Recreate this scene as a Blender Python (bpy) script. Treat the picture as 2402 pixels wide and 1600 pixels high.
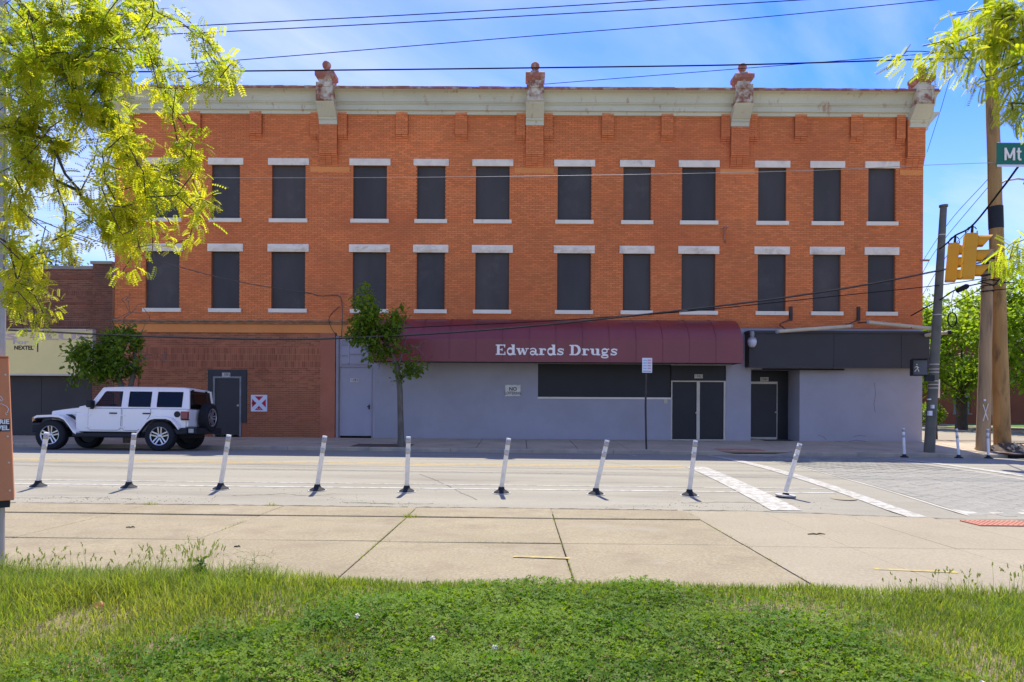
import bpy, bmesh, math, random
import numpy as np
from mathutils import Vector, Matrix

# ------------------------------------------------------------------ scene, camera, sky, sun
sc = bpy.context.scene
for o in list(bpy.data.objects):
    bpy.data.objects.remove(o, do_unlink=True)
COL = sc.collection
random.seed(7)
RNG = np.random.default_rng(7)
rad = math.radians

K = 2402 / 2354.0          # the photograph was measured on a 2354 px wide copy
FPX, UX, VY, ROLL, ZC = 1600.0, 1221.0, 945.0, 0.0053, 1.5
cam_d = bpy.data.cameras.new('camera')
cam = bpy.data.objects.new('camera', cam_d)
COL.objects.link(cam)
cam_d.sensor_width = 36.0
cam_d.lens = 36.0 * FPX / 2402.0
cam_d.shift_x = -(UX - 1201.0) / 2402.0
cam_d.shift_y = (VY - 800.0) / 2402.0
cam_d.clip_start = 0.05
cam_d.clip_end = 3000.0
cam.location = (0, 0, ZC)
cam.rotation_euler = (Matrix.Rotation(math.pi / 2, 3, 'X') @ Matrix.Rotation(ROLL, 3, 'Z')).to_euler()
sc.camera = cam

SUN_EL, SUN_AZ = rad(60.5), rad(7.5)
world = bpy.data.worlds.new('World')
sc.world = world
world.use_nodes = True
nt = world.node_tree
nt.nodes.clear()
def wn(t, **kw):
    n = nt.nodes.new(t)
    for k_, v_ in kw.items():
        setattr(n, k_, v_)
    return n
w_out = wn('ShaderNodeOutputWorld')
w_bg = wn('ShaderNodeBackground')
w_sky = wn('ShaderNodeTexSky', sky_type='NISHITA')
w_sky.sun_disc = False
w_sky.sun_elevation = SUN_EL
w_sky.sun_rotation = SUN_AZ
w_sky.altitude = 0
w_sky.air_density = 0.75
w_sky.dust_density = 0.0
w_sky.ozone_density = 5.0
w_bg.inputs['Strength'].default_value = 0.138
# thin fair-weather cloud veil, laid on a flat layer high above the place
w_tc = wn('ShaderNodeTexCoord')
w_sep = wn('ShaderNodeSeparateXYZ')
nt.links.new(w_tc.outputs['Generated'], w_sep.inputs[0])
def wmath(op, a, b=None):
    n = wn('ShaderNodeMath', operation=op)
    for i_, s_ in enumerate((a, b)):
        if s_ is None:
            continue
        if isinstance(s_, (int, float)):
            n.inputs[i_].default_value = s_
        else:
            nt.links.new(s_, n.inputs[i_])
    return n.outputs[0]
zz = wmath('ADD', wmath('MAXIMUM', w_sep.outputs[2], 0.0), 0.14)
w_cx = wmath('DIVIDE', w_sep.outputs[0], zz)
w_cy = wmath('DIVIDE', w_sep.outputs[1], zz)
w_comb = wn('ShaderNodeCombineXYZ')
nt.links.new(wmath('MULTIPLY', w_cx, 0.75), w_comb.inputs[0])
nt.links.new(wmath('MULTIPLY', wmath('ADD', w_cy, wmath('MULTIPLY', w_cx, -0.25)), 1.5), w_comb.inputs[1])
w_no = wn('ShaderNodeTexNoise')
w_no.inputs['Scale'].default_value = 0.85
w_no.inputs['Detail'].default_value = 7
w_no.inputs['Roughness'].default_value = 0.52
w_no.inputs['Distortion'].default_value = 0.6
nt.links.new(w_comb.outputs[0], w_no.inputs['Vector'])
w_ramp = wn('ShaderNodeValToRGB')
w_ramp.color_ramp.elements[0].position = 0.45
w_ramp.color_ramp.elements[0].color = (0, 0, 0, 1)
w_ramp.color_ramp.elements[1].position = 0.70
w_ramp.color_ramp.elements[1].color = (1, 1, 1, 1)
nt.links.new(w_no.outputs['Fac'], w_ramp.inputs['Fac'])
w_mix = wn('ShaderNodeMix', data_type='RGBA')
nt.links.new(wmath('MULTIPLY', w_ramp.outputs['Color'], 0.80), w_mix.inputs[0])
w_hsv = wn('ShaderNodeHueSaturation')
w_hsv.inputs['Saturation'].default_value = 1.24
w_hsv.inputs['Hue'].default_value = 0.521
nt.links.new(w_sky.outputs['Color'], w_hsv.inputs['Color'])
# pale haze low over the horizon
w_hz = wn('ShaderNodeMix', data_type='RGBA')
w_mr = wn('ShaderNodeMapRange')
w_mr.inputs[1].default_value, w_mr.inputs[2].default_value, w_mr.inputs[3].default_value, w_mr.inputs[4].default_value = 0.0, 0.42, 0.85, 0.0
w_mr.interpolation_type = 'SMOOTHSTEP'
nt.links.new(w_sep.outputs[2], w_mr.inputs[0])
nt.links.new(w_mr.outputs[0], w_hz.inputs[0])
nt.links.new(w_hsv.outputs['Color'], w_hz.inputs[6])
w_hz.inputs[7].default_value = (1.5, 2.0, 3.0, 1)
nt.links.new(w_hz.outputs[2], w_mix.inputs[6])
w_mix.inputs[7].default_value = (2.7, 2.75, 3.0, 1)
nt.links.new(w_mix.outputs[2], w_bg.inputs['Color'])
nt.links.new(w_bg.outputs[0], w_out.inputs[0])

sun_d = bpy.data.lights.new('sun', 'SUN')
sun_d.energy = 2.5
sun_d.angle = rad(0.53)
sun_d.color = (1.0, 0.96, 0.89)
sun = bpy.data.objects.new('sun', sun_d)
COL.objects.link(sun)
TO_SUN = Vector((math.sin(SUN_AZ) * math.cos(SUN_EL), math.cos(SUN_AZ) * math.cos(SUN_EL), math.sin(SUN_EL)))
sun.rotation_euler = TO_SUN.to_track_quat('Z', 'Y').to_euler()
sun.location = (0, 10, 60)

sc.view_settings.view_transform = 'Standard'
sc.view_settings.look = 'None'
sc.view_settings.gamma = 1.0
sc.view_settings.use_curve_mapping = False
sc.view_settings.exposure = 1.52
sc.render.resolution_x, sc.render.resolution_y = 1024, 682
sc.render.engine = 'CYCLES'
sc.cycles.max_bounces = 8
sc.cycles.diffuse_bounces = 4
sc.cycles.transparent_max_bounces = 12

# ------------------------------------------------------------------ helpers
def P(dx, dy, D):
    """point at depth D on the line of sight through a pixel of the measured copy"""
    u, w = dx * K - UX, dy * K - VY
    u0, w0 = u + w * ROLL, w - u * ROLL
    return Vector((u0 / FPX * D, D, ZC - w0 / FPX * D))

def G(x):                        # the street falls gently to the right
    return -0.006 * max(-45, min(45, x))
def zroad(x, y):
    t = (y - 15.05) / 5.4
    return G(x) + 0.13 * (1 - min(1.0, t * t))
def zwalk(x, y):                 # near sidewalk, rising away from the road
    return G(x) + 0.02 * (9.65 - y)
YK = 20.5                        # far kerb
YF = 24.5                        # facade plane
def zfar(x, y):                  # far sidewalk
    a, b = G(x) + 0.115, 0.20 - 0.002 * x
    t = (y - YK) / (YF - YK)
    return a + (b - a) * min(1.4, max(0, t))

class MB:
    def __init__(s):
        s.v, s.f = [], []
    def add(s, vs, fs):
        n = len(s.v)
        s.v += [tuple(p) for p in vs]
        s.f += [tuple(i + n for i in f) for f in fs]
        return s
    def box(s, x0, x1, y0, y1, z0, z1, M=None):
        vs = [(x0, y0, z0), (x1, y0, z0), (x1, y1, z0), (x0, y1, z0), (x0, y0, z1), (x1, y0, z1), (x1, y1, z1), (x0, y1, z1)]
        if M is not None:
            vs = [M @ Vector(p) for p in vs]
        return s.add(vs, [(3, 2, 1, 0), (4, 5, 6, 7), (0, 1, 5, 4), (1, 2, 6, 5), (2, 3, 7, 6), (3, 0, 4, 7)])
    def prism(s, poly, a0, a1, axis='y', M=None):
        n = len(poly)
        def mk(p, a):
            if axis == 'y': return (p[0], a, p[1])
            if axis == 'x': return (a, p[0], p[1])
            return (p[0], p[1], a)
        vs = [mk(p, a0) for p in poly] + [mk(p, a1) for p in poly]
        if M is not None:
            vs = [M @ Vector(p) for p in vs]
        fs = [tuple(range(n)), tuple(range(2 * n - 1, n - 1, -1))]
        fs += [(i, i + n, (i + 1) % n + n, (i + 1) % n) for i in range(n)]
        return s.add(vs, fs)
    def tube(s, pts, r, n=8, caps=True):
        pts = [Vector(p) for p in pts]
        m = len(pts)
        rr = r if isinstance(r, (list, tuple)) else [r] * m
        vs, fs = [], []
        up = None
        for i, p in enumerate(pts):
            t = (pts[min(i + 1, m - 1)] - pts[max(i - 1, 0)])
            if t.length < 1e-9: t = Vector((0, 0, 1))
            t.normalize()
            if up is None:
                up = Vector((0, 0, 1)) if abs(t.z) < .9 else Vector((1, 0, 0))
            a = t.cross(up)
            if a.length < 1e-6:
                a = t.orthogonal()
            a.normalize()
            b = a.cross(t).normalized()
            up = b
            for k in range(n):
                th = 2 * math.pi * k / n
                vs.append(p + (a * math.cos(th) + b * math.sin(th)) * rr[i])
        for i in range(m - 1):
            for k in range(n):
                fs.append((i * n + k, i * n + (k + 1) % n, (i + 1) * n + (k + 1) % n, (i + 1) * n + k))
        if caps:
            fs.append(tuple(range(n - 1, -1, -1)))
            fs.append(tuple(range((m - 1) * n, m * n)))
        return s.add(vs, fs)
    def lathe(s, prof, n=20, M=None, closed=False):
        """prof: (radius, height) about local z"""
        vs, fs = [], []
        m = len(prof)
        for r, h in prof:
            for k in range(n):
                th = 2 * math.pi * k / n
                p = Vector((r * math.cos(th), r * math.sin(th), h))
                vs.append(M @ p if M is not None else p)
        for i in range(m - 1 + (1 if closed else 0)):
            j = (i + 1) % m
            for k in range(n):
                fs.append((i * n + k, i * n + (k + 1) % n, j * n + (k + 1) % n, j * n + k))
        if not closed:
            if prof[0][0] > 1e-4: fs.append(tuple(range(n - 1, -1, -1)))
            if prof[-1][0] > 1e-4: fs.append(tuple(range((m - 1) * n, m * n)))
        return s.add(vs, fs)
    def build(s, name, mat, parent=None, smooth=False, bevel=0.0, local=False, fixn=True, bseg=2):
        me = bpy.data.meshes.new(name)
        me.from_pydata(s.v, [], s.f)
        if fixn:
            bm = bmesh.new(); bm.from_mesh(me)
            bmesh.ops.recalc_face_normals(bm, faces=bm.faces)
            bm.to_mesh(me); bm.free()
        me.update()
        if smooth is True:
            me.polygons.foreach_set('use_smooth', [True] * len(me.polygons))
        me.materials.append(mat)
        o = link(name, me, parent, local)
        if smooth == 'auto':
            me.polygons.foreach_set('use_smooth', [True] * len(me.polygons))
            me.set_sharp_from_angle(angle=rad(38))
        if bevel > 0:
            b = o.modifiers.new('bevel', 'BEVEL')
            b.width = bevel; b.segments = bseg; b.limit_method = 'ANGLE'; b.angle_limit = rad(40)
            b.harden_normals = False
        return o

def link(name, me, parent=None, local=False):
    o = bpy.data.objects.new(name, me)
    COL.objects.link(o)
    if parent is not None:
        o.parent = parent
        if not local and parent.type == 'EMPTY':
            o.location = -parent.location
    return o
def tag(o, label=None, cat=None, group=None, kind=None):
    if label: o['label'] = label
    if cat: o['category'] = cat
    if group: o['group'] = group
    if kind: o['kind'] = kind
    return o
def thing(name, label, cat, loc=(0, 0, 0), group=None, rz=0):
    o = bpy.data.objects.new(name, None)
    COL.objects.link(o)
    o.empty_display_size = 0.2
    o.location = loc
    o.rotation_euler = (0, 0, rz)
    return tag(o, label, cat, group)
def copy_tree(o, parent=None):
    c = o.copy()
    COL.objects.link(c)
    if parent is not None:
        c.parent = parent
    for ch in [q for q in o.children]:
        copy_tree(ch, c)
    return c
def npmesh(name, V, F, mat, parent=None, tint=None, local=False, smooth=False):
    """numpy verts (n,3) and quads/tris (m,k)"""
    me = bpy.data.meshes.new(name)
    V = np.ascontiguousarray(V, dtype=np.float32); F = np.ascontiguousarray(F, dtype=np.int32)
    me.vertices.add(len(V)); me.vertices.foreach_set('co', V.ravel())
    k = F.shape[1]
    me.loops.add(F.size); me.loops.foreach_set('vertex_index', F.ravel())
    me.polygons.add(len(F))
    me.polygons.foreach_set('loop_start', np.arange(0, F.size, k, dtype=np.int32))
    me.polygons.foreach_set('loop_total', np.full(len(F), k, dtype=np.int32))
    me.update(calc_edges=True)
    if smooth:
        me.polygons.foreach_set('use_smooth', np.ones(len(F), dtype=bool))
    if tint is not None:
        a = me.attributes.new('tint', 'FLOAT', 'POINT')
        a.data.foreach_set('value', np.ascontiguousarray(tint, dtype=np.float32))
    me.materials.append(mat)
    return link(name, me, parent, local)
def textmesh(txt, size, mat, name, parent=None, M=None, bold=0.0, depth=0.003, align='CENTER', sx=1.0, local=False):
    cu = bpy.data.curves.new(name, 'FONT')
    cu.body = txt; cu.size = size; cu.align_x = align; cu.align_y = 'CENTER'
    cu.offset = bold; cu.extrude = depth; cu.resolution_u = 3
    t = bpy.data.objects.new('tmp', cu)
    COL.objects.link(t)
    dg = bpy.context.evaluated_depsgraph_get()
    me = bpy.data.meshes.new_from_object(t.evaluated_get(dg))
    bpy.data.objects.remove(t, do_unlink=True)
    me.name = name
    # text lies in XY; stand it up facing -Y
    R = Matrix.Rotation(math.pi / 2, 4, 'X') @ Matrix.Diagonal((sx, 1, 1, 1))
    me.transform((M or Matrix.Identity(4)) @ R)
    me.materials.clear(); me.materials.append(mat)
    return link(name, me, parent, local)
T = lambda *p: Matrix.Translation(Vector(p if len(p) == 3 else p[0]))

# ------------------------------------------------------------------ materials
def mat(name, col, rough=0.8, var=0.12, scale=3.0, bump=0.0, bscale=60.0, col2=None, c2=(0.55, 0.7), s2=1.0,
        metal=0.0, spec=0.3, island=0.0, stretch=(1, 1, 1), st2=(1, 1, 1), tint=0.0, trans=0.0, tcol=None, coat=0.0,
        fine=0.0, fscale=200.0, alpha=1.0, ttint=(1.5, 1.45, 0.7), col3=None, c3=(.6, .8), s3=1.0, st3=(1, 1, 1)):
    m = bpy.data.materials.new(name)
    m.use_nodes = True
    t = m.node_tree; L = t.links; N = t.nodes
    bs = N['Principled BSDF']; out = N['Material Output']
    def node(ty, **kw):
        n = N.new(ty)
        for k_, v_ in kw.items(): setattr(n, k_, v_)
        return n
    tc = node('ShaderNodeTexCoord')
    def noise(sc_, det=6, st=(1, 1, 1), ro=0.55):
        mp = node('ShaderNodeMapping'); mp.inputs['Scale'].default_value = st
        L.new(tc.outputs['Object'], mp.inputs[0])
        n = node('ShaderNodeTexNoise'); n.inputs['Scale'].default_value = sc_
        n.inputs['Detail'].default_value = det; n.inputs['Roughness'].default_value = ro
        L.new(mp.outputs[0], n.inputs['Vector'])
        return n.outputs['Fac']
    def rgbmix(f, a, b, mode='MIX'):
        n = node('ShaderNodeMix', data_type='RGBA', blend_type=mode)
        for s_, v_ in ((0, f), (6, a), (7, b)):
            if isinstance(v_, (int, float)): n.inputs[s_].default_value = v_
            elif isinstance(v_, (tuple, list)): n.inputs[s_].default_value = tuple(v_[:3]) + (1,)
            else: L.new(v_, n.inputs[s_])
        return n.outputs[2]
    def ramp(f, a, b):
        n = node('ShaderNodeMapRange'); n.inputs[1].default_value = a; n.inputs[2].default_value = b
        L.new(f, n.inputs[0]); return n.outputs[0]
    lo = [max(0, c * (1 - var)) for c in col]; hi = [min(1, c * (1 + var)) for c in col]
    c = rgbmix(ramp(noise(scale, st=stretch), 0.3, 0.7), lo, hi)
    if fine > 0:
        c = rgbmix(1.0, c, rgbmix(ramp(noise(fscale, 2), 0.25, 0.75), [1 - fine] * 3, [1 + fine] * 3), 'MULTIPLY')
    if island > 0:
        g = node('ShaderNodeNewGeometry')
        c = rgbmix(1.0, c, rgbmix(g.outputs['Random Per Island'], [1 - island] * 3, [1 + island] * 3), 'MULTIPLY')
    if tint > 0:
        a = node('ShaderNodeAttribute', attribute_name='tint')
        c = rgbmix(a.outputs['Fac'], c, tcol or col)
    if col2 is not None:
        c = rgbmix(ramp(noise(s2, 8, st2, 0.62), c2[0], c2[1]), c, col2)
    if col3 is not None:
        c = rgbmix(ramp(noise(s3, 9, st3, 0.66), c3[0], c3[1]), c, col3)
    L.new(c, bs.inputs['Base Color'])
    bs.inputs['Roughness'].default_value = rough
    bs.inputs['Metallic'].default_value = metal
    bs.inputs['Specular IOR Level'].default_value = spec
    bs.inputs['Coat Weight'].default_value = coat
    if bump > 0:
        b = node('ShaderNodeBump'); b.inputs['Strength'].default_value = bump; b.inputs['Distance'].default_value = 0.02
        L.new(noise(bscale, 4), b.inputs['Height']); L.new(b.outputs[0], bs.inputs['Normal'])
    if trans > 0:
        tr = node('ShaderNodeBsdfTranslucent'); L.new(rgbmix(1.0, c, ttint, 'MULTIPLY'), tr.inputs['Color'])
        mx = node('ShaderNodeMixShader'); mx.inputs[0].default_value = trans
        L.new(bs.outputs[0], mx.inputs[1]); L.new(tr.outputs[0], mx.inputs[2]); L.new(mx.outputs[0], out.inputs[0])
    if alpha < 1:
        tr = node('ShaderNodeBsdfTransparent'); tr.inputs[0].default_value = (0.75, 0.78, 0.78, 1)
        mx = node('ShaderNodeMixShader'); mx.inputs[0].default_value = alpha
        L.new(tr.outputs[0], mx.inputs[1]); L.new(bs.outputs[0], mx.inputs[2]); L.new(mx.outputs[0], out.inputs[0])
    return m

MT = dict(
    ground=mat('dry ground', (0.16, 0.15, 0.08), scale=0.3, var=.3),
    asphalt=mat('aged asphalt', (0.295, 0.265, 0.19), rough=.9, var=.10, scale=1.1, stretch=(.25, 1.4, 1), fine=.22, fscale=90, bump=.25, bscale=70, col2=(.225, .198, .14), c2=(.55, .72), s2=.8, col3=(.20, .175, .125), c3=(.62, .8), s3=2.6, st3=(1, 1, 1), st2=(.3, 1.6, 1)),
    paver=mat('grey paver', (0.265, 0.245, 0.19), rough=.9, var=.14, scale=.7, island=.18, fine=.12, fscale=80),
    paverjoint=mat('pale joint sand', (0.47, 0.43, 0.335), rough=.95, var=.15, scale=2),
    conc=mat('old beige concrete', (0.29, 0.237, 0.140), rough=.92, var=.10, scale=.8, fine=.26, fscale=42, bump=.2, bscale=90, col2=(.225, .175, .105), c2=(.5, .8), s2=2.3, col3=(.36, .31, .22), c3=(.55, .8), s3=.7, st3=(1, 1, 1)),
    conc_new=mat('pale concrete', (0.31, 0.258, 0.165), rough=.92, var=.07, scale=.7, fine=.17, fscale=42, bump=.15, bscale=90, col2=(.285, .24, .165), c2=(.58, .8), s2=1.2),
    conc_far=mat('grey weathered concrete', (0.47, 0.37, 0.235), rough=.92, var=.12, scale=.7, fine=.12, fscale=40, col2=(.34, .26, .16), c2=(.5, .75), s2=.9),
    kerb=mat('kerb stone grey', (0.42, 0.335, 0.22), rough=.92, var=.15, scale=1.5, fine=.15, fscale=50, col2=(.22, .21, .19), c2=(.5, .75), s2=1.4),
    joint=mat('dark joint dirt', (0.13, 0.11, 0.07), rough=1, var=.4, scale=12),
    soil=mat('dry soil', (0.20, 0.155, 0.09), rough=1, var=.35, scale=9, fine=.3, fscale=120),
    white_paint=mat('worn white road paint', (0.46, 0.43, 0.355), rough=.8, var=.10, scale=4, col2=(.31, .28, .21), c2=(.45, .60), s2=9, fine=.1, fscale=60),
    yellow_paint=mat('worn yellow road paint', (0.66, 0.42, 0.10), rough=.8, var=.1, scale=4, col2=(.34, .32, .27), c2=(.47, .63), s2=8),
    yellow_spray=mat('yellow survey paint', (0.50, 0.37, 0.10), rough=.9, var=.1, scale=4, col2=(.31, .255, .155), c2=(.42, .58), s2=11),
    tactile=mat('red tactile paving', (0.50, 0.21, 0.13), rough=.9, var=.12, scale=3),
    orange=mat('orange painted brick', (0.75, 0.218, 0.064), rough=.82, var=.13, scale=.22, island=.13, fine=.06, fscale=25, col2=(.60, .15, .05), c2=(.50, .80), s2=.30, st2=(1, 1, 1.3), col3=(.36, .13, .055), c3=(.62, .82), s3=1.1, st3=(1.6, 1, .6)),
    orange_joint=mat('orange painted joint', (0.43, 0.125, 0.038), rough=.95, var=.2, scale=.6),
    orange_flat=mat('smooth orange render', (0.80, 0.28, 0.07), rough=.8, var=.12, scale=.5, col2=(.50, .36, .24), c2=(.70, .78), s2=2.2, fine=.05, fscale=20),
    pink=mat('pink orange painted pier', (0.50, 0.17, 0.085), rough=.85, var=.10, scale=.6, fine=.07, fscale=25, col2=(.40, .13, .06), c2=(.5, .75), s2=1.2),
    brown=mat('brown infill brick', (0.40, 0.125, 0.054), rough=.85, var=.12, scale=.5, island=.25),
    tan_joint=mat('tan mortar', (0.52, 0.29, 0.135), rough=.95, var=.15, scale=1),
    dkbrick=mat('dark brown brick', (0.20, 0.070, 0.038), rough=.85, var=.18, scale=.35, island=.25, col2=(.10, .05, .034), c2=(.5, .75), s2=.7),
    dk_joint=mat('weathered mortar', (0.46, 0.29, 0.155), rough=.95, var=.3, scale=.8),
    cap=mat('grey coping', (0.30, 0.26, 0.20), var=.2, scale=2),
    belt=mat('dirty orange ledge', (0.46, 0.20, 0.085), rough=.9, var=.25, scale=2, col2=(.20, .15, .09), c2=(.42, .62), s2=5, st2=(1, 1, 3)),
    lintel=mat('white stone lintel', (0.88, 0.74, 0.54), rough=.85, var=.10, scale=2.5, bump=.5, bscale=9, col2=(.60, .49, .36), c2=(.55, .75), s2=3),
    sill=mat('white painted sill', (0.86, 0.74, 0.54), rough=.8, var=.06, scale=2, col2=(.64, .54, .42), c2=(.6, .8), s2=4),
    board=mat('dark grey painted board', (0.074, 0.064, 0.053), rough=.75, var=.14, scale=1.3, stretch=(1, 1, .35), col2=(.115, .10, .082), c2=(.62, .85), s2=1.8),
    board_scuffed=mat('scuffed dark board', (0.076, 0.066, 0.056), rough=.75, var=.16, scale=1.3, stretch=(1, 1, .35), col2=(.22, .21, .19), c2=(.66, .74), s2=4, st2=(1.5, 1, .5)),
    shutter=mat('dark grey shutter', (0.070, 0.060, 0.050), rough=.75, var=.1, scale=.8),
    sage=mat('sage green metal', (0.64, 0.60, 0.41), rough=.7, var=.10, scale=1.0, stretch=(.5, 1, 1), fine=.05, fscale=30, col2=(.46, .27, .14), c2=(.60, .72), s2=3.4, st2=(1.3, 1, .6)),
    rusty=mat('rusted sage metal', (0.64, 0.55, 0.37), rough=.8, var=.12, scale=2, col2=(.30, .115, .06), c2=(.44, .60), s2=3.2),
    rust=mat('rust red metal', (0.36, 0.135, 0.085), rough=.85, var=.25, scale=3, col2=(.55, .45, .31), c2=(.50, .68), s2=4),
    bluegrey=mat('blue grey painted wall', (0.405, 0.368, 0.358), rough=.8, var=.06, scale=.7, bump=.08, bscale=20, col2=(.37, .33, .31), c2=(.45, .75), s2=.9, col3=(.27, .235, .215), c3=(.68, .9), s3=2.2, st3=(1, 1, .5)),
    bluepanel=mat('blue grey painted door', (0.40, 0.365, 0.37), rough=.55, var=.05, scale=.9),
    bluetrim=mat('darker blue trim', (0.33, 0.28, 0.26), rough=.6, var=.08, scale=2),
    charcoal=mat('charcoal painted board', (0.060, 0.053, 0.047), rough=.65, var=.08, scale=1),
    black=mat('black painted panel', (0.027, 0.024, 0.021), rough=.5, var=.15, scale=1.2),
    alu=mat('aluminium frame', (0.62, 0.52, 0.38), rough=.5, metal=.1, var=.1, scale=3),
    darkframe=mat('grey door frame', (0.26, 0.25, 0.22), rough=.6, var=.2, scale=4),
    maroon=mat('maroon awning vinyl', (0.22, 0.036, 0.036), rough=.33, var=.12, scale=.6, stretch=(1, 1, .3), spec=.5, bump=.12, bscale=2.2),
    letter=mat('cream letters', (0.95, 0.86, 0.72), rough=.6, var=.04),
    ghost=mat('ghost lettering', (0.125, 0.030, 0.047), rough=.45, var=.1),
    underside=mat('awning underside', (0.075, 0.07, 0.06), rough=.9, var=.1),
    ink=mat('black ink', (0.02, 0.02, 0.022), rough=.7, var=.05),
    dirtywhite=mat('dirty white sign', (0.80, 0.70, 0.54), rough=.7, var=.12, scale=8),
    signwhite=mat('white sign sheet', (0.74, 0.73, 0.72), rough=.5, var=.04, scale=5),
    signred=mat('red sign sheet', (0.52, 0.018, 0.04), rough=.5, var=.08, scale=5),
    signblue=mat('faded blue print', (0.42, 0.55, 0.66), rough=.6, var=.1),
    signpink=mat('faded red print', (0.62, 0.36, 0.42), rough=.6, var=.1),
    signgreen=mat('green street sign', (0.008, 0.16, 0.085), rough=.4, var=.06, scale=3, spec=.4),
    yellowsign=mat('faded yellow sign', (0.88, 0.69, 0.26), rough=.5, var=.05, scale=1),
    fadedpurple=mat('faded purple print', (0.58, 0.42, 0.33), rough=.6, var=.08),
    fadedblue=mat('faded blue letters', (0.48, 0.44, 0.42), rough=.6, var=.08),
    steel=mat('galvanised steel', (0.38, 0.36, 0.33), rough=.5, metal=.4, var=.12, scale=4),
    darksteel=mat('dark painted pole', (0.13, 0.118, 0.085), rough=.6, var=.2, scale=3, col2=(.16, .10, .06), c2=(.62, .75), s2=3),
    rustpost=mat('rusty sign post', (0.065, 0.05, 0.042), rough=.8, var=.3, scale=5),
    wood=mat('brown utility pole', (0.40, 0.225, 0.075), rough=.85, var=.25, scale=6, stretch=(1, 1, .12), col2=(.10, .065, .035), c2=(.55, .72), s2=2.6, st2=(1.2, 1.2, .35), bump=.3, bscale=30),
    woodgrey=mat('weathered utility pole', (0.40, 0.255, 0.125), rough=.9, var=.22, scale=7, stretch=(1, 1, .08), col2=(.15, .10, .06), c2=(.55, .75), s2=3, st2=(1.2, 1.2, .2), bump=.3, bscale=30),
    tar=mat('black pole wrap', (0.02, 0.021, 0.023), rough=.7, var=.2),
    cable=mat('black cable', (0.022, 0.022, 0.023), rough=.95, var=.1, spec=.05),
    cablegrey=mat('grey cable', (0.13, 0.11, 0.085), spec=.1, rough=.9, var=.2),
    cablelight=mat('pale thin wire', (0.32, 0.30, 0.26), rough=.5, var=.1),
    signalyel=mat('signal yellow', (0.68, 0.31, 0.012), rough=.45, var=.05, scale=2),
    lens=mat('dark lens', (0.02, 0.02, 0.02), rough=.25, var=0),
    cabinet=mat('orange brown cabinet', (0.60, 0.225, 0.10), rough=.6, var=.10, scale=2, stretch=(1, 1, .5), col2=(.60, .33, .20), c2=(.6, .85), s2=3),
    post_white=mat('off white plastic post', (0.80, 0.77, 0.69), rough=.5, var=.10, scale=7, trans=.40, ttint=(1, 1, 1), col2=(.55, .50, .40), c2=(.6, .75), s2=9),
    post_white2=mat('clean white plastic post', (0.84, 0.80, 0.72), rough=.5, var=.04, scale=6),
    reflect=mat('reflective band', (0.74, 0.73, 0.70), rough=.3, var=.03),
    rubber=mat('black rubber', (0.020, 0.020, 0.021), rough=.75, var=.2, scale=8),
    padpale=mat('pale adhesive pad', (0.45, 0.43, 0.37), rough=.9, var=.2, scale=8),
    carwhite=mat('white car paint', (0.86, 0.79, 0.70), rough=.25, var=.01, coat=.6, spec=.5),
    carblack=mat('black car plastic', (0.018, 0.018, 0.019), rough=.6, var=.1, scale=10),
    glass=mat('dark tinted glass', (0.008, 0.007, 0.006), rough=.03, var=0, spec=.32, alpha=.82),
    glassclear=mat('clear car glass', (0.010, 0.012, 0.013), rough=.02, var=0, spec=.6, alpha=.16),
    tyre=mat('tyre rubber', (0.017, 0.017, 0.018), rough=.8, var=.15, scale=12),
    rim=mat('alloy rim', (0.52, 0.51, 0.49), rough=.28, metal=.85, var=.05),
    rimdark=mat('dark rim barrel', (0.03, 0.03, 0.03), rough=.5, metal=.3, var=.1),
    tail=mat('red tail lamp', (0.22, 0.010, 0.012), rough=.15, var=.1, spec=.6),
    amber=mat('amber lamp', (0.65, 0.22, 0.02), rough=.2, var=.05, spec=.6),
    panelgap=mat('shut line', (0.16, 0.16, 0.17), rough=.8, var=0),
    skin=mat('skin', (0.42, 0.24, 0.17), rough=.6, var=.05),
    shirt=mat('tan shirt', (0.30, 0.24, 0.15), rough=.9, var=.1),
    redcap=mat('red cap', (0.30, 0.02, 0.02), rough=.9, var=.05),
    bark=mat('brown grey bark', (0.085, 0.067, 0.047), rough=.95, var=.3, scale=12, stretch=(1, 1, .3)),
    bark_tan=mat('grey brown young bark', (0.15, 0.125, 0.088), rough=.95, var=.3, scale=12, stretch=(1, 1, .3)),
    twig=mat('bare twigs', (0.15, 0.12, 0.09), rough=.95, var=.2, scale=8),
    locust=mat('honey locust leaves', (0.20, 0.30, 0.018), rough=.5, var=.15, scale=1.2, tint=1, tcol=(0.50, 0.475, 0.025), trans=.70, spec=.35),
    maple=mat('street tree leaves', (0.095, 0.175, 0.014), rough=.5, var=.2, scale=3, tint=1, tcol=(0.22, 0.30, 0.02), trans=.5, spec=.35),
    bgleaf=mat('background tree leaves', (0.15, 0.27, 0.016), rough=.55, var=.2, scale=.8, tint=1, tcol=(0.34, 0.42, 0.025), trans=.55, spec=.3),
    bgleaf2=mat('far tree leaves', (0.08, 0.11, 0.05), rough=.6, var=.2, scale=.8, tint=1, tcol=(0.14, 0.17, 0.08), trans=.4),
    clover=mat('clover leaves', (0.075, 0.165, 0.008), rough=.6, var=.25, scale=1.4, tint=1, tcol=(0.23, 0.33, 0.022), trans=.42, spec=.18),
    grass=mat('grass blades', (0.125, 0.215, 0.016), rough=.55, var=.25, scale=1.2, tint=1, tcol=(0.36, 0.37, 0.055), trans=.5, spec=.25),
    straw=mat('dry grass', (0.36, 0.29, 0.14), rough=.9, var=.3, scale=12, trans=.2),
    weed=mat('weed leaves', (0.06, 0.13, 0.022), rough=.55, var=.2, scale=6, trans=.3),
    seed=mat('pale seed heads', (0.33, 0.36, 0.12), rough=.8, var=.2, scale=6, trans=.3),
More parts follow.
